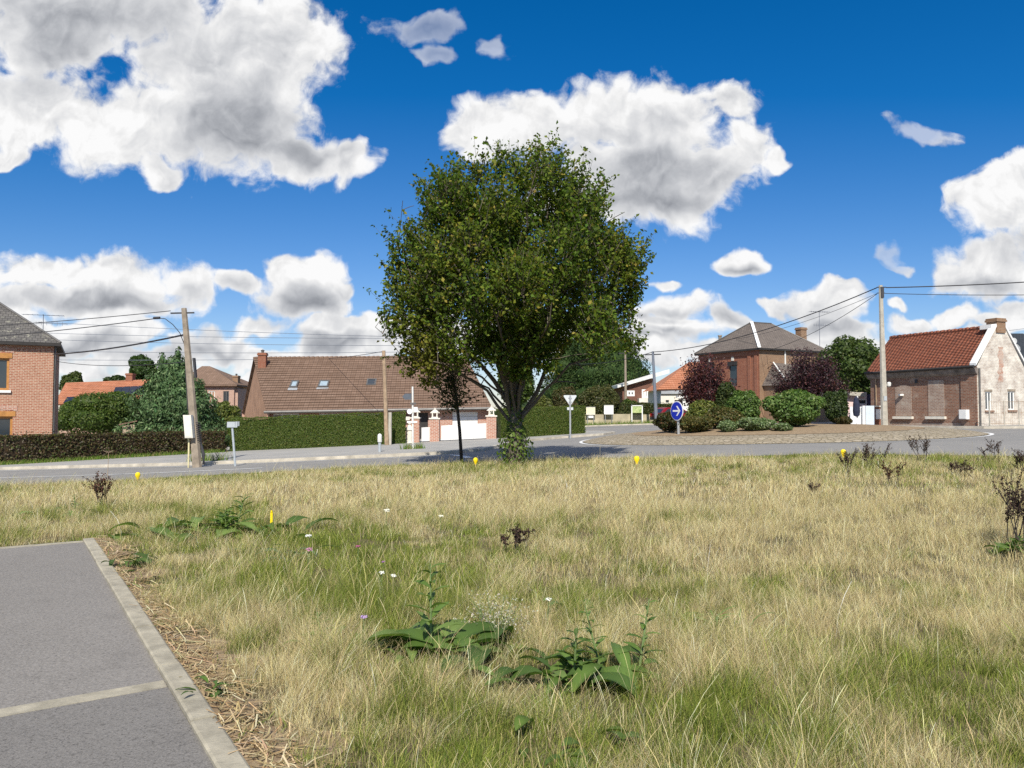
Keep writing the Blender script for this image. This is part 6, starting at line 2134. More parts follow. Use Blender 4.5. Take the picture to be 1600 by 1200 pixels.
    for q, vq in zip(lobes, vol):
        nt = int(19 + 58 * vq)
        for i in range(nt):
            d = Vector((rr.gauss(0, 1), rr.gauss(0, 1), rr.gauss(0, 1))).normalized() * rr.uniform(.25, 1) ** .5
            tip = L(q[0] + d.x * q[3], q[1] + d.y * q[3], q[2] + d.z * q[4])
            s0 = L(q[0] + d.x * q[3] * .45, q[1] + d.y * q[3] * .45, q[2] + (d.z * .6 - .3) * q[4])
            out_ = Vector((d.x * .16, d.y * .16, rr.uniform(.10, .34)))
            if q[2] < 3: out_.z *= -.2
            tipE = tip + out_
            if rr.random() < .10 and q[2] > 4: tipE.z += rr.uniform(.1, .3)
            pts = bez(s0, s0.lerp(tip, .6), tipE, 3)
            smooth_tube(wood, pts, .008, .003, 3)
            nl = rr.randint(17, 24)
            for k in range(nl):
                u = rr.uniform(.2, 1.03)
                p_ = s0 * (1 - u) ** 2 + s0.lerp(tip, .6) * 2 * u * (1 - u) + tipE * u * u
                w_ = .11 * (1.25 - u * .7)
                LP.append((p_.x + rr.gauss(0, w_), p_.y + rr.gauss(0, w_), p_.z + rr.gauss(0, w_ * .9)))
                LN.append((d.x * .4 + rr.gauss(0, .6), d.y * .4 + rr.gauss(0, .6), .45 + rr.gauss(0, .5)))
                LC.append(q[5])
    # free leading shoots that break the outline
    for i in range(230):
        q = lobes[rr.randrange(len(lobes))]
        an = math.atan2(q[1], q[0]) + rr.gauss(0, .7); ro = math.hypot(q[0], q[1])
        dz = rr.uniform(.2, 1.0) if q[2] > 3.2 else rr.uniform(-.3, .3)
        d = Vector((math.cos(an), math.sin(an), dz)).normalized()
        if ro < 1.0 and q[2] < 7: continue
        if q[2] < 3.9 and q[0] > .6: continue
        s0 = L(q[0] + d.x * q[3] * .7, q[1] + d.y * q[3] * .7, q[2] + d.z * q[4] * .75)
        tip = s0 + d * rr.uniform(.35, .75) + Vector((0, 0, rr.uniform(.05, .25) if q[2] > 3.2 else -.1))
        pts = bez(s0, s0.lerp(tip, .5) + Vector((d.x * .08, d.y * .08, 0)), tip, 4)
        smooth_tube(wood, pts, .007, .002, 3)
        for k in range(rr.randint(16, 26)):
            u = rr.uniform(.0, 1.04); p_ = s0.lerp(tip, u); w_ = .085 * (1.2 - u * .7)
            LP.append((p_.x + rr.gauss(0, w_), p_.y + rr.gauss(0, w_), p_.z + rr.gauss(0, w_ * .6)))
            LN.append((d.x * .4 + rr.gauss(0, .6), d.y * .4 + rr.gauss(0, .6), .3 + rr.gauss(0, .5)))
            LC.append(q[5])
    LP, LN, LC = np.array(LP), np.array(LN), np.array(LC)
    n = len(LP)
    c = pick_cols(n, [(3, (.070, .122, .016)), (3, (.102, .158, .020)), (2, (.155, .198, .028)), (.6, (.25, .23, .045)), (1.5, (.045, .075, .013))], .16)
    hh = (LP[:, 2] - base.z)
    yel = np.clip((LC - .55) * 1.3, 0, .5)[:, None]
    c = c * (1 - yel) + c * np.array([1.45, 1.15, 1.1]) * yel
    low = np.exp(-((LP[:, 0] - base.x + 2.7) ** 2 + (hh - 2.8) ** 2) / .7)[:, None] * .7     # turning yellow on the lowest bough
    c = c * (1 - low) + np.array([.17, .15, .025]) * low
    leaves('crown', LP, LN, .112 * (.65 + .7 * rng.random(n)), c, M['treeleaf'], t_, aspect=.64)
    # basal shoots
    k = 1300
    hz = rng.random(k) ** 1.2 * 2.1; an = rng.random(k) * 6.283; rd = (.10 + .34 * np.exp(-((hz - .40) / .50) ** 2)) * np.sqrt(rng.random(k)) + .08
    bp = np.stack([base.x + rd * np.cos(an) * 1.1, base.y + rd * np.sin(an), base.z + .08 + hz], 1)
    leaves('basal_foliage', bp, np.stack([np.cos(an), np.sin(an), np.full(k, .5)], 1) + rng.normal(size=(k, 3)) * .5, .10 * (.7 + .6 * rng.random(k)), pick_cols(k, [(2, (.11, .18, .026)), (2, (.16, .225, .04)), (1, (.08, .13, .022))], .15), M['leaf'], t_, aspect=.62)
    for i in range(26):
        a2 = rr.uniform(0, 6.28); b_ = base + Vector((math.cos(a2) * .15, math.sin(a2) * .15, 0))
        wood.tube([b_, b_ + Vector((math.cos(a2) * .22, math.sin(a2) * .2, rr.uniform(.4, 1.2)))], [.012, .004], 4, False)
    wood.build('trunk', M['bark'], t_, smooth=True, uv=False)


field_tree()


def young_tree():
    b = GP(722, 24.1)
    t_ = thing('young_tree', b, 'slender young tree with a straight dark trunk before the white gates', 'tree')
    rr = random.Random(5)
    top = P(708, 560, 24.0)
    w = MB(); w.tube([b - Vector((0, 0, .1)), b.lerp(P(716, 640, 24.05), .6), P(715, 640, 24.05), P(709, 590, 24), P(700, 540, 24)], [.055, .05, .047, .03, .012], 8)
    LP, LN = [], []
    for i in range(85):
        u, v = rr.gauss(703, 25), rr.gauss(588, 28)
        if v > 640 or v < 520: continue
        if u < 655 or u > 765: continue
        y_ = 24 + rr.gauss(0, .45)
        e = P(u, v, y_); s0 = P(712 - (640 - v) * .06, min(638, v + rr.uniform(5, 35)), 24)
        pts = bez(s0, s0.lerp(e, .5) + Vector((0, 0, .08)), e, 3)
        smooth_tube(w, pts, .012, .003, 4)
        for k in range(22):
            t = rr.uniform(.25, 1.1); p_ = s0.lerp(e, t)
            LP.append((p_.x + rr.gauss(0, .10), p_.y + rr.gauss(0, .10), p_.z + rr.gauss(0, .09))); LN.append((rr.gauss(0, .7), rr.gauss(0, .7), rr.gauss(0, .6) + .35))
    LP, LN = np.array(LP), np.array(LN); n = len(LP)
    leaves('crown', LP, LN, .09 * (.65 + .6 * rng.random(n)), pick_cols(n, [(3, (.045, .065, .016)), (2, (.065, .075, .022)), (1, (.10, .10, .03)), (1, (.09, .05, .025))], .2), M['leaf'], t_, aspect=.6)
    w.build('trunk', M['barkd'], t_, smooth=True, uv=False)


young_tree()


# ------------------------------------------------------------------ field: grass
def vnoise(x, y, s, seed):
    """smooth value noise"""
    r = np.random.default_rng(seed); T = r.random((64, 64))
    X, Y = x * s, y * s
    i, j = np.floor(X).astype(int), np.floor(Y).astype(int)
    fx, fy = X - i, Y - j
    fx = fx * fx * (3 - 2 * fx); fy = fy * fy * (3 - 2 * fy)
    g = lambda a, b: T[a % 64, b % 64]
    return (g(i, j) * (1 - fx) + g(i + 1, j) * fx) * (1 - fy) + (g(i, j + 1) * (1 - fx) + g(i + 1, j + 1) * fx) * fy


GREEN = [  # ground patches (u, v at ground level, radius x, radius y, amount) where green grass prevails
    (480, 850, .9, 1.2, .55), (170, 800, 1.3, 1.0, .5), (330, 830, 1.4, 1.2, .4), (440, 930, .6, .8, .55), (700, 860, 1.6, 1.0, .35), (700, 1010, .9, .7, .4), (900, 1050, .8, .6, .35),
    (1120, 990, .5, .5, .3), (1440, 1060, .5, .6, .35), (1390, 760, 1.3, 1.3, .45), (600, 960, .6, .6, .35), (560, 1120, .5, .5, .3), (900, 1180, .6, .4, .4), (1000, 930, 1.2, 1.0, .2), (1520, 950, .8, .8, .3),
    (520, 860, 1.3, 1.5, .35), (1250, 1100, .7, .5, .3), (840, 930, .8, .5, .35),
]
STRAW = [(600, 770, 5, 2.2, .5), (1100, 790, 5, 2.5, .5), (1400, 860, 2.5, 2.2, .4), (300, 765, 3, 1.5, .4), (1050, 1010, 1.0, .9, .25), (360, 1080, .5, .6, .45), (300, 1000, .5, .9, .45)]


def flat_hit(u, v):
    a, e = ray(u, v)
    t = -EYE / e
    return a * t, t


def fp(u, v):
    x, y = flat_hit(u, v); z = gz(x, y)
    for _ in range(6):
        a, e = ray(u, v); t = (z - EYE) / e; x, y = a * t, t; z = gz(x, y)
    return Vector((x, y, z))


TRODDEN = [(690, 1025, .42), (890, 1068, .36), (965, 1052, .2), (335, 838, .75), (1578, 868, .4), (880, 955, .2), (915, 1192, .2), (435, 872, .25), (1010, 1030, .12), (600, 1020, .2)]


def greenness(x, y):
    g = .42 + .55 * (vnoise(x + 50, y, .55, 1) - .5) + .65 * (vnoise(x, y + 30, 1.7, 2) - .5) + .45 * (vnoise(x, y, 4.5, 3) - .5)
    for (u, v, rx, ry, a) in GREEN:
        cx, cy = flat_hit(u, v); g = g + .58 * a * np.exp(-((x - cx) / rx) ** 2 - ((y - cy) / ry) ** 2)
    for (u, v, rx, ry, a) in STRAW:
        cx, cy = flat_hit(u, v); g = g - a * np.exp(-((x - cx) / rx) ** 2 - ((y - cy) / ry) ** 2)
    ed = near_y(x) - y                          # greener along the road
    g = g + .35 * np.exp(-(ed / 1.6) ** 2)
    return np.clip(g, 0, 1)


def grass_height(x, y):
    h = .75 + .6 * (vnoise(x, y, .8, 5) - .5) + .6 * (vnoise(x, y, 2.7, 6) - .5)
    s, t = path_st(x, y)
    side = np.where(t < .3, s - .13, np.hypot(np.maximum(s - .13, 0), np.maximum(t - .1, 0)))
    h = h * np.clip(.35 + side * .75, .25, 1)
    ed = near_y(x) - y
    return h * np.clip(.45 + ed * .4, .4, 1)


def make_blades(n, y0, y1, w0, hmul, seg, lean, stalk=False, seed=0, under=False):
    r = np.random.default_rng(seed)
    m = int(n * 1.9)
    y = np.sqrt(r.random(m) * (y1 ** 2 - y0 ** 2) + y0 ** 2)
    x = (r.random(m) * 2 - 1) * (.70 * y + .35)
    # most blades stand in tufts that share a height, a tone and a splay
    nt = int((y1 ** 2 - y0 ** 2) * .70 * (52 if y0 < 6 else 34 if y0 < 12 else 16))
    ty = np.sqrt(r.random(nt) * (y1 ** 2 - y0 ** 2) + y0 ** 2); tx = (r.random(nt) * 2 - 1) * (.70 * ty + .35)
    tsz = (.025 + .05 * r.random(nt)) * (1 if y0 < 6 else 1.3 if y0 < 12 else 1.8); th = .55 + .75 * r.random(nt); tt = r.random(nt); tc = .74 + .5 * r.random(nt)
    ti = r.integers(0, nt, m)
    intuft = r.random(m) < (.0 if under else .35 if stalk else .66)
    gx_, gy_ = r.normal(size=m), r.normal(size=m)
    x = np.where(intuft, tx[ti] + gx_ * tsz[ti], x); y = np.where(intuft, ty[ti] + gy_ * tsz[ti], y)
    T_h = np.where(intuft, th[ti], .62 + .3 * r.random(m)); T_t = np.where(intuft, tt[ti], r.random(m)); T_c = np.where(intuft, tc[ti], .8 + .3 * r.random(m))
    T_a = np.where(intuft, np.arctan2(gy_, gx_) + r.normal(size=m) * .5, r.random(m) * 6.283)
    s, t = path_st(x, y)
    bare = .08 + .26 * vnoise(x, y, 1.9, 8)
    on_path = (s < .135) & (t < .12)
    margin = (s < .135 + bare) & (t < .1) & (r.random(len(y)) < .70)
    ok = ~on_path & ~margin & (y < near_y(x) - .05)
    clump = vnoise(x, y, 6.5, 12) * .6 + vnoise(x, y, 2.2, 13) * .4
    ok &= r.random(len(y)) < np.clip(clump * 2.5 - .45, .06, 1)
    for (u_, v_, rad_) in TRODDEN:                     # broad leaves smother the grass beneath them
        c_ = fp(u_, v_)
        ok &= ~((np.hypot(x - c_.x, (y - c_.y)) < rad_) & (r.random(len(y)) < .55))
    x, y = x[ok][:n], y[ok][:n]
    T_h, T_t, T_c, T_a = T_h[ok][:n], T_t[ok][:n], T_c[ok][:n], T_a[ok][:n]
    n = len(x)
    g = greenness(x, y); isg = (.75 * T_t + .25 * r.random(n)) < np.clip((g - .10) * 1.1, .03, .97)
    if stalk: isg &= r.random(n) < .15
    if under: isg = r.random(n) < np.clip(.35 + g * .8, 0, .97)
    h = grass_height(x, y) * hmul * T_h * 1.02 * (.35 + 1.1 * r.random(n) ** 1.3) * np.where(isg, .85, 1.0)
    base_c = np.where(isg[:, None], np.array([.155, .205, .036]), np.array([.60, .50, .25]))
    alt = r.random(n)
    base_c = np.where((isg & (alt < .35))[:, None], np.array([.28, .30, .07]), base_c)
    base_c = np.where((isg & (alt > .85))[:, None], np.array([.095, .145, .035]), base_c)
    base_c = np.where((~isg & (alt < .22))[:, None], np.array([.42, .315, .175]), base_c)
    base_c = np.where((~isg & (alt > .72))[:, None], np.array([.72, .63, .38]), base_c)
    base_c = np.where((~isg & (alt > .22) & (alt < .34))[:, None], np.array([.38, .35, .12]), base_c)
    base_c = base_c * T_c[:, None] * (1 + r.normal(size=(n, 1)) * .30)
    if under: base_c = base_c * np.where(r.random((n, 1)) < .5, .5, .85)      # low blades darkened, putting the shade between tufts into their colour
    base_c = np.clip(base_c, .015, .8)
    az = T_a
    wind = .5
    dx, dy = np.cos(az) + wind * .3, np.sin(az)
    ln = lean * (.3 + r.random(n) * 1.2)
    z = gz(x, y)
    faceaz = r.random(n) * 6.283
    wx, wy = np.cos(faceaz), np.sin(faceaz) * .6
    w = w0 * (.6 + .8 * r.random(n)) * np.where(isg, 1.25, .8)
    rows = seg + 1
    V = np.empty((n, rows, 2, 3)); C = np.empty((n, rows, 2, 3))
    for k in range(rows):
        t_ = k / seg
        hx = h * (t_ - .22 * ln * t_ * t_)
        off = h * ln * t_ ** 2 * .9
        px, py, pz = x + dx * off, y + dy * off, z + np.maximum(hx, .0) - .01 * (k == 0)
        wk = w * (1 - .82 * t_) if not stalk else w * np.where(t_ > .72, 1.6, .7) * (1 - .5 * (t_ == 1))
        V[:, k, 0] = np.stack([px - wx * wk / 2, py - wy * wk / 2, pz], 1)
        V[:, k, 1] = np.stack([px + wx * wk / 2, py + wy * wk / 2, pz], 1)
        C[:, k, :] = base_c[:, None, :]
    idx = np.arange(n * rows * 2).reshape(n, rows, 2)
    Q = np.stack([np.stack([idx[:, k, 0], idx[:, k, 1], idx[:, k + 1, 1], idx[:, k + 1, 0]], 1) for k in range(seg)], 1).reshape(-1, 4)
    return V.reshape(-1, 3), Q, C.reshape(-1, 3)


def m_grass():
    m, t, p = new_mat('grass_blades')
    at = t.node('ShaderNodeAttribute', attribute_name='col')
    d = t.node('ShaderNodeBsdfDiffuse'); t.put(d.inputs[0], at.outputs['Color'])
    tr = t.node('ShaderNodeBsdfTranslucent'); t.put(tr.inputs[0], at.outputs['Color'])
    mx = t.node('ShaderNodeMixShader'); mx.inputs[0].default_value = .2
    t.l.new(d.outputs[0], mx.inputs[1]); t.l.new(tr.outputs[0], mx.inputs[2])
    t.l.new(mx.outputs[0], t.n['Material Output'].inputs[0])
    return m


M['grass'] = m_grass()
def straw_litter(n, seed):
    """loose dead straw lying on the bare strip beside the kerb"""
    r = np.random.default_rng(seed)
    s = .13 + np.abs(r.normal(size=n)) * .15; t = -r.random(n) ** .8 * 9 + .3
    x = PA.x + PN.x * s + PK.x * t; y = PA.y + PN.y * s + PK.y * t
    az = r.random(n) * 6.283; L = .05 + .16 * r.random(n); w = .0022 + .002 * r.random(n)
    z0 = .028 + r.random(n) * .012; rise = r.random(n) ** 2 * .05
    V = np.empty((n, 3, 2, 3))
    for k in range(3):
        f = k / 2 - .5
        px, py, pz = x + np.cos(az + f * .5) * L * f, y + np.sin(az + f * .5) * L * f, z0 + rise * (f + .5) ** 2
        V[:, k, 0] = np.stack([px - np.sin(az) * w, py + np.cos(az) * w, pz], 1); V[:, k, 1] = np.stack([px + np.sin(az) * w, py - np.cos(az) * w, pz + .001], 1)
    idx = np.arange(n * 6).reshape(n, 3, 2)
    Q = np.stack([np.stack([idx[:, k, 0], idx[:, k, 1], idx[:, k + 1, 1], idx[:, k + 1, 0]], 1) for k in range(2)], 1).reshape(-1, 4)
    c = pick_cols(n, [(3, (.50, .39, .22)), (2, (.36, .25, .13)), (1, (.60, .52, .33)), (.3, (.16, .2, .05))], .15)
    return V.reshape(-1, 3), Q, np.repeat(c, 6, axis=0)


def verge_blades(poly_pts, width, n, seed, h0=.16):
    r = np.random.default_rng(seed)
    pts = np.array(resample(poly_pts, .3)); i = r.integers(0, len(pts), n)
    x = pts[i, 0] + r.normal(size=n) * width; y = pts[i, 1] + r.normal(size=n) * width * .5
    V = np.empty((n, 3, 2, 3)); z = gz(x, y) + .11; h = h0 * (.4 + r.random(n)); az = r.random(n) * 6.28
    for k in range(3):
        t_ = k / 2; w = .022 * (1 - .8 * t_)
        V[:, k, 0] = np.stack([x + np.cos(az) * h * .5 * t_ ** 2 - w / 2, y + np.sin(az) * h * .5 * t_ ** 2, z + h * t_], 1)
        V[:, k, 1] = V[:, k, 0] + np.array([w, 0, 0])
    idx = np.arange(n * 6).reshape(n, 3, 2)
    Q = np.stack([np.stack([idx[:, k, 0], idx[:, k, 1], idx[:, k + 1, 1], idx[:, k + 1, 0]], 1) for k in range(2)], 1).reshape(-1, 4)
    c = pick_cols(n, [(3, (.10, .17, .03)), (1, (.16, .2, .05)), (.5, (.3, .26, .12))], .2)
    return V.reshape(-1, 3), Q, np.repeat(c, 6, axis=0)


parts = [
    make_blades(260000, 2.6, 7.0, .0021, .235, 3, .75, seed=21),
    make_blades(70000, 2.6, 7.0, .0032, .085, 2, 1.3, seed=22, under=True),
    make_blades(250000, 7.0, 13.0, .0036, .23, 2, .75, seed=23),
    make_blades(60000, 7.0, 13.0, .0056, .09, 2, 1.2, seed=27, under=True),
    make_blades(220000, 13.0, 25.0, .0080, .22, 2, .7, seed=24),
    make_blades(11000, 2.6, 8.0, .0019, .36, 4, .4, True, seed=25),
    make_blades(22000, 8.0, 25.0, .005, .34, 3, .45, True, seed=26),
    straw_litter(1800, 41),
]


parts.append(verge_blades([(-34, 29.6), (-22, 32.7), (-15.8, 37.6), (-14.6, 38.2)], .22, 5000, 31))
parts.append(verge_blades([(-12.4, 29.9), (-11.2, 29.7)], .15, 160, 32, .3))
parts.append(verge_blades([(-4.5, 33.1), (-4.0, 33.2)], .12, 130, 33, .25))
parts.append(verge_blades([(26.5, 37.6), (33, 38.6)], .35, 2500, 34, .2))
parts.append(verge_blades([(-9, 67.2), (20, 65.5)], .5, 3500, 35, .25))
o = 0; VV, QQ, CC = [], [], []
for (v, q, c) in parts:
    VV.append(v); QQ.append(q + o); CC.append(c); o += len(v)
g_ob = raw_mesh('grass', np.concatenate(VV), np.concatenate(QQ), M['grass'], np.clip(np.concatenate(CC), .01, .8))
tag(g_ob, 'dry straw and green meadow grass covering the open field', 'grass', kind='stuff')


# ------------------------------------------------------------------ weeds and flowers
def big_leaf(V, Q, C, base, direc, L, Wd, bend, colr, rr, seg=6):
    """one broad leaf: arched blade with a channelled midrib and wavy edges"""
    d = Vector(direc).normalized(); side = d.cross(Vector((0, 0, 1))).normalized()
    o = len(V); p = Vector(base); ang = math.asin(max(-1, min(1, d.z))); hd = Vector((d.x, d.y, 0)).normalized()
    roll = rr.uniform(-.35, .35)
    ph = rr.uniform(0, 6)
    for k in range(seg + 1):
        t = k / seg
        w = Wd * (math.sin(math.pi * min(1, t * .93 + .05)) ** .8) * .5
        a = ang - bend * t
        nrm = Vector((0, 0, 1)) * math.cos(a) - hd * math.sin(a)
        s_ = (side * math.cos(roll) + nrm * math.sin(roll))
        wv = .10 * Wd * math.sin(ph + t * 9)
        V.append(p + s_ * w + nrm * (w * .35 + wv * .5)); V.append(p); V.append(p - s_ * w + nrm * (w * .35 - wv * .5))
        f = rr.uniform(.92, 1.08)
        for m in range(3):
            C.append(tuple(np.array(colr) * f * (1.35 if m == 1 else 1)))
        p = p + (hd * math.cos(a) + Vector((0, 0, math.sin(a)))) * (L / seg)
    for k in range(seg):
        a = o + k * 3
        Q.append((a, a + 1, a + 4, a + 3)); Q.append((a + 1, a + 2, a + 5, a + 4))


def weed(loc, label, n, L, Wd, seed, stems=2, stem_h=.5, pal=None, spread=.12, name='broadleaf_weed', elong=1.0, flat=.25):
    rr = random.Random(seed); loc = Vector(loc)
    t_ = thing(name, loc, label, 'weed', 'broad leaved weeds in the field')
    V, Q, C = [], [], []
    pal = pal or [(.085, .145, .03), (.11, .18, .04), (.155, .225, .06), (.065, .115, .026)]
    for i in range(n):
        an = rr.uniform(0, 6.28)
        b = loc + Vector((rr.gauss(0, spread) * elong, rr.gauss(0, spread), rr.uniform(.0, .08)))
        l_ = L * rr.uniform(.6, 1.15)
        big_leaf(V, Q, C, b, (math.cos(an) * elong, math.sin(an), rr.uniform(flat, flat + .9)), l_, Wd * l_ / L * rr.uniform(.8, 1.1), rr.uniform(.8, 1.8), rr.choice(pal), rr)
    st = MB()
    for i in range(stems):
        b = loc + Vector((rr.gauss(0, spread * .7) * elong, rr.gauss(0, spread * .5), 0)); h = stem_h * rr.uniform(.6, 1.1)
        top = b + Vector((rr.uniform(-.12, .12), rr.uniform(-.08, .08), h))
        st.tube([b, b.lerp(top, .5), top], [.009, .007, .004], 6)
        m = 14
        for k in range(m):
            f = .25 + .75 * k / m; an = k * 2.4 + rr.uniform(-.3, .3)
            big_leaf(V, Q, C, b.lerp(top, f), (math.cos(an), math.sin(an), .55), L * .62 * (1.15 - f * .75), Wd * .5 * (1.1 - f * .7), rr.uniform(.3, 1.1), rr.choice(pal), rr, 4)
    raw_mesh('leaves', np.array([tuple(v) for v in V]), np.array(Q), M['bigleaf'], np.clip(np.array(C), .01, 1), t_)
    if stems: st.build('stem', M['stem'], t_, uv=False)
    return t_


weed(fp(690, 1025), 'broad leaved dock clump with one large pale leaf among the grass', 34, .40, .15, 1, 1, .55, elong=1.6, spread=.14)
weed(fp(890, 1068), 'broad leaved weed with a tall leafy shoot beside the dock clump', 30, .30, .11, 2, 1, .36, elong=1.8, spread=.13)
weed(fp(965, 1052), 'upright leafy weed shoot standing over broad leaves', 9, .24, .08, 12, 2, .48, elong=1.0)
weed(fp(335, 838), 'wide spreading dark leaved comfrey plant near the path corner', 46, .5, .16, 3, 3, .5, spread=.34, elong=1.7)
weed(fp(1578, 868), 'leafy green weed under the tall dark dock stalks', 16, .3, .11, 4, 1, .3)
weed(fp(880, 955), 'small pale green weed rosette in mid field', 10, .18, .09, 5, 0, .2, [(.10, .17, .045), (.14, .2, .06)])
weed(fp(915, 1192), 'low bright green weed at the bottom edge of the field', 18, .18, .08, 6, 0, .2, [(.10, .16, .03), (.08, .13, .03)], spread=.16)
weed(fp(330, 1092), 'small green weed growing over the path kerb', 14, .13, .035, 7, 0, .2, [(.09, .16, .03), (.07, .12, .03)], spread=.035, name='kerb_weed')
weed(fp(214, 890), 'ragged green weeds growing along the kerb joint', 26, .2, .05, 8, 0, .3, [(.08, .13, .03), (.06, .1, .025)], spread=.09, name='kerb_weed', elong=1.0)
weed(fp(435, 872), 'blue green tuft of coarse leaves in the green patch', 26, .3, .035, 9, 0, .2, [(.08, .16, .08), (.10, .18, .09)], spread=.16, name='grass_tuft', elong=1.6, flat=.1)
weed(fp(110, 806), 'scattered dark green weed leaves behind the path end', 18, .22, .09, 10, 1, .3, spread=.2, elong=1.5)
weed(fp(550, 1010), 'small dark green weed cluster near a purple flower', 14, .2, .05, 13, 1, .25, spread=.16)
weed(fp(1125, 985), 'bright green coarse grass tuft in the dry grass', 16, .24, .02, 14, 0, .2, [(.14, .22, .06), (.17, .25, .08)], name='grass_tuft', spread=.08, flat=.6)


def dock(loc, h, n, seed, label, colr=(.085, .045, .03)):
    """dried dock: upright branching stalks crowded with dark seed"""
    rr = random.Random(seed); loc = Vector(loc)
    t_ = thing('dried_dock', loc, label, 'dock', 'dried dock stalks standing in the field')
    st = MB(); LP, LN, LS = [], [], []
    for i in range(n):
        b = loc + Vector((rr.gauss(0, .07), rr.gauss(0, .07), 0)); hh = h * rr.uniform(.6, 1.05)
        top = b + Vector((rr.gauss(0, .22) * h, rr.gauss(0, .18) * h, hh)); mid = b.lerp(top, .5) + Vector((rr.gauss(0, .04), 0, 0))
        st.tube([b, mid, top], [.007, .005, .002], 5, False)
        br = [(mid, top)]
        for k in range(4):
            f = rr.uniform(.4, .8); s0 = b.lerp(top, f); e = s0 + Vector((rr.gauss(0, .09), rr.gauss(0, .09), rr.uniform(.12, .3) * h * 1.3))
            st.tube([s0, e], [.004, .0015], 4, False); br.append((s0, e))
        for (s0, e) in br:
            for k in range(26):
                p = s0.lerp(e, rr.random()); LP.append((p.x + rr.gauss(0, .012), p.y + rr.gauss(0, .012), p.z + rr.gauss(0, .012))); LN.append((rr.gauss(0, 1), rr.gauss(0, 1), rr.gauss(0, 1)))
    st.build('stalk', M['barkd'], t_, uv=False)
    n_ = len(LP)
    leaves('foliage', np.array(LP), np.array(LN), .026 * (.7 + .6 * rng.random(n_)), pick_cols(n_, [(2, colr), (1, tuple(x * 1.6 for x in colr)), (1, tuple(x * .5 for x in colr))], .2), M['dock'], t_, aspect=.7)  # this part is the dock's seed, drawn as small leaf shapes
    return t_


DK = [((155, 797), .62, 7, 'reddish dried dock clump behind the path corner'), ((1328, 747), .62, 4, 'dried dock leaning beside the yellow marker at the roadside'),
      ((1362, 738), .72, 6, 'dense dark dried dock second from the roadside marker'), ((1440, 725), .68, 6, 'upright dried dock against the bright road edge'),
      ((1546, 727), .55, 4, 'forked dried dock alone near the road edge'), ((1394, 760), .5, 4, 'short russet dried dock in front of the dense one'),
      ((1482, 742), .35, 3, 'low bent black dried dock'), ((1512, 747), .32, 3, 'tiny dried dock next to the low bent one'), ((1596, 745), .55, 5, 'dried dock clump cut by the picture edge near the road'),
      ((1586, 862), .9, 9, 'tall dark dried dock standing over green leaves'), ((797, 866), .32, 3, 'small solitary dark dried dock in the middle of the field'), ((1268, 777), .25, 2, 'tiny dried dock stalk in the straw'), ((826, 850), .22, 2, 'thin dark stalk beside the solitary dock')]
for i, ((u, v), h, n, lb) in enumerate(DK):
    dock(fp(u, v), h, n, 100 + i, lb, (.10, .045, .032) if i in (0, 5) else (.06, .038, .03))

# thin tall brown weed before the brown hedge
rr = random.Random(4)
for i, (u, v, h) in enumerate(((168, 745, .75), (665, 0, 0))):
    if h == 0: continue
    b = fp(u, v); t_ = thing('dry_stalk', b, 'thin dry umbel stalk standing before the brown hedge', 'weed')
    mm = MB(); top = b + Vector((.02, 0, h)); mm.tube([b, top], [.01, .006], 5)
    for k in range(10):
        an = k * .63; mm.tube([top, top + Vector((math.cos(an) * .16, math.sin(an) * .16, .07))], [.004, .003], 4)
    mm.build('stalk', M['woodpole'], t_, uv=False)

# pale fluffy seed heads beside the dock clump
t_ = thing('seeding_thistle', fp(775, 1008), 'pale fluffy seeding thistle beside the broad dock leaves', 'weed')
b = LOC[t_.name]; n = 900
pp_ = np.array([tuple(b + Vector((rr.gauss(0, .10), rr.gauss(0, .06), abs(rr.gauss(.16, .09))))) for _ in range(n)])
leaves('fluff', pp_, rng.normal(size=(n, 3)), .020, pick_cols(n, [(2, (.45, .43, .33)), (1, (.3, .33, .2)), (1, (.55, .52, .45))], .15), M['dock'], t_, aspect=.4)
mm = MB()
for k in range(12):
    mm.tube([b + Vector((rr.gauss(0, .05), rr.gauss(0, .04), 0)), b + Vector((rr.gauss(0, .13), rr.gauss(0, .07), rr.uniform(.15, .34)))], [.004, .002], 4)
mm.build('stem', M['stem'], t_, uv=False)

# small flowers
def flower(loc, h, r_, c, label):
    b = Vector(loc); t_ = thing('wild_flower', b, label, 'flower', 'small wild flowers in the grass')
    top = b + Vector((.01, 0, h))
    MB().tube([b, top], .003, 4).build('stem', M['stem'], t_, uv=False)
    n = 40
    an = rng.random(n) * 6.28; rd = np.sqrt(rng.random(n)) * r_
    q = np.stack([top.x + rd * np.cos(an), top.y + rd * np.sin(an), top.z + rng.random(n) * r_ * .8], 1)
    leaves('petals', q, np.stack([np.cos(an) * .5, np.sin(an) * .5 - .4, np.ones(n)], 1), r_ * .7, np.tile(np.array(c), (n, 1)) * (1 + rng.normal(size=(n, 1)) * .08), M['dock'], t_, aspect=.7)


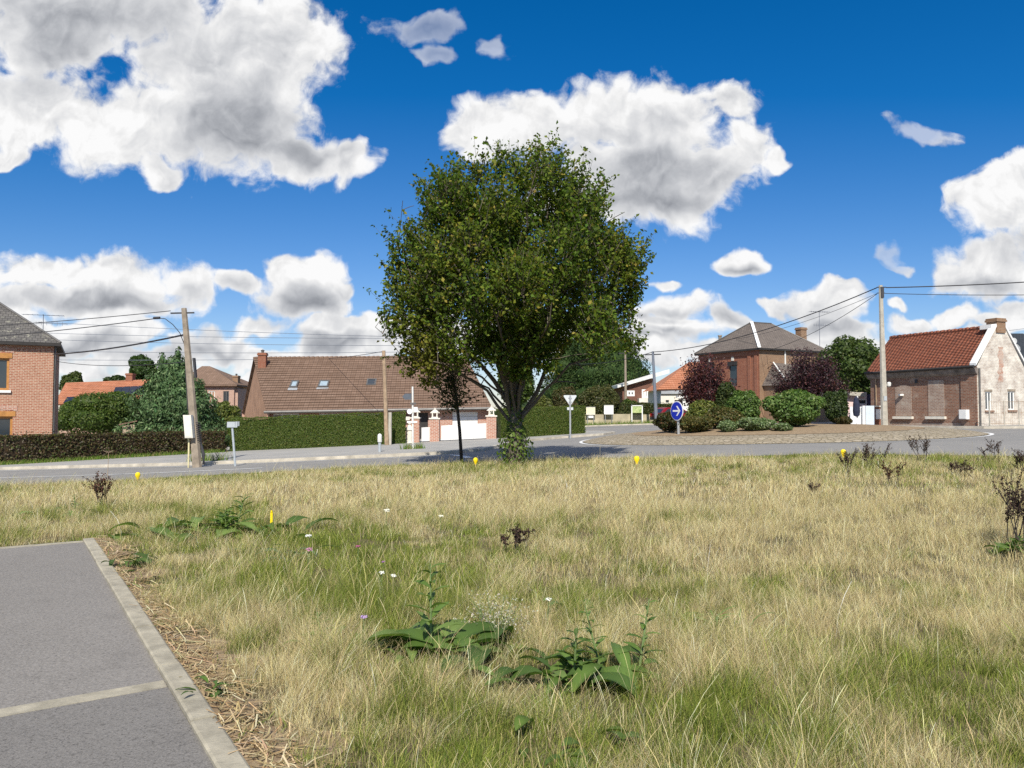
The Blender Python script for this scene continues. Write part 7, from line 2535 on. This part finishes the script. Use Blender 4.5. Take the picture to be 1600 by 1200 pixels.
for (u, v, h, r_, c, lb) in ((594, 943, .25, .022, (.8, .8, .76), 'white wild flower, nearer to the path of the pair'), (613, 946, .24, .02, (.8, .8, .76), 'white wild flower, nearer to the dock clump of the pair'),
                             (480, 884, .3, .03, (.7, .7, .66), 'round white seed head near the blue green tuft'), (481, 906, .28, .028, (.5, .22, .36), 'pink wild flower below the round white seed head'),
                             (558, 900, .28, .022, (.36, .10, .2), 'dark pink flower above the white pair'), (566, 1012, .2, .02, (.45, .3, .6), 'mauve flower beside the dark weed cluster'), (597, 916, .22, .016, (.32, .16, .34), 'tiny mauve flower just above the white pair'), (688, 838, .25, .03, (.75, .72, .6), 'pale seed head in the mid field grass'), (603, 832, .28, .04, (.7, .68, .58), 'cream seed head left in the far straw'.replace('left in', 'in')),
                             (855, 985, .22, .02, (.75, .75, .7), 'single white flower between two leafy weeds')):
    flower(fp(u, v), h, r_, c, lb)

# ------------------------------------------------------------------ yellow markers
def marker(loc, label):
    b = Vector(loc)
    t_ = thing('marker_post', b, label, 'marker', 'yellow survey markers along the field edge')
    MB().box((b.x, b.y, b.z + .12), (.03, .03, .30)).build('stake', m_plain('stake_wood', (.45, .33, .16), .8, .2, 8), t_)
    prof = [(.012, .20), (.035, .24), (.05, .30), (.085, .36), (.095, .42), (.085, .47), (.05, .505), (.01, .515)]
    mm = MB(); o = 0
    mm.lathe(b, prof, 12)
    mm.v = [(x, b.y + (y - b.y) * .45, z) for x, y, z in mm.v]
    mm.build('head', M['yellow'], t_, smooth=True)
    return t_


mk = marker(fp(995, 736), 'yellow marker beyond the tree shadow, nearest the roundabout arrow sign')
mk.scale = (.72, .72, .72)
copy_thing(mk, fp(743, 735), .3, .68, 'yellow marker in the shade beside the field tree trunk')
copy_thing(mk, fp(1318, 726), -.4, .68, 'yellow marker among the dried docks')
copy_thing(mk, fp(215, 759), .5, .65, 'yellow marker at the roadside near the leaning concrete pole')
b = fp(424, 835)
pg = thing('marker_peg', b, 'narrow upright yellow peg beside the comfrey plant', 'marker')
MB().box((b.x, b.y, b.z + .15), (.03, .012, .28)).build('peg', M['yellow'], pg)
MB().box((b.x, b.y, b.z + .30), (.02, .012, .03)).build('tip', M['yellow'], pg)
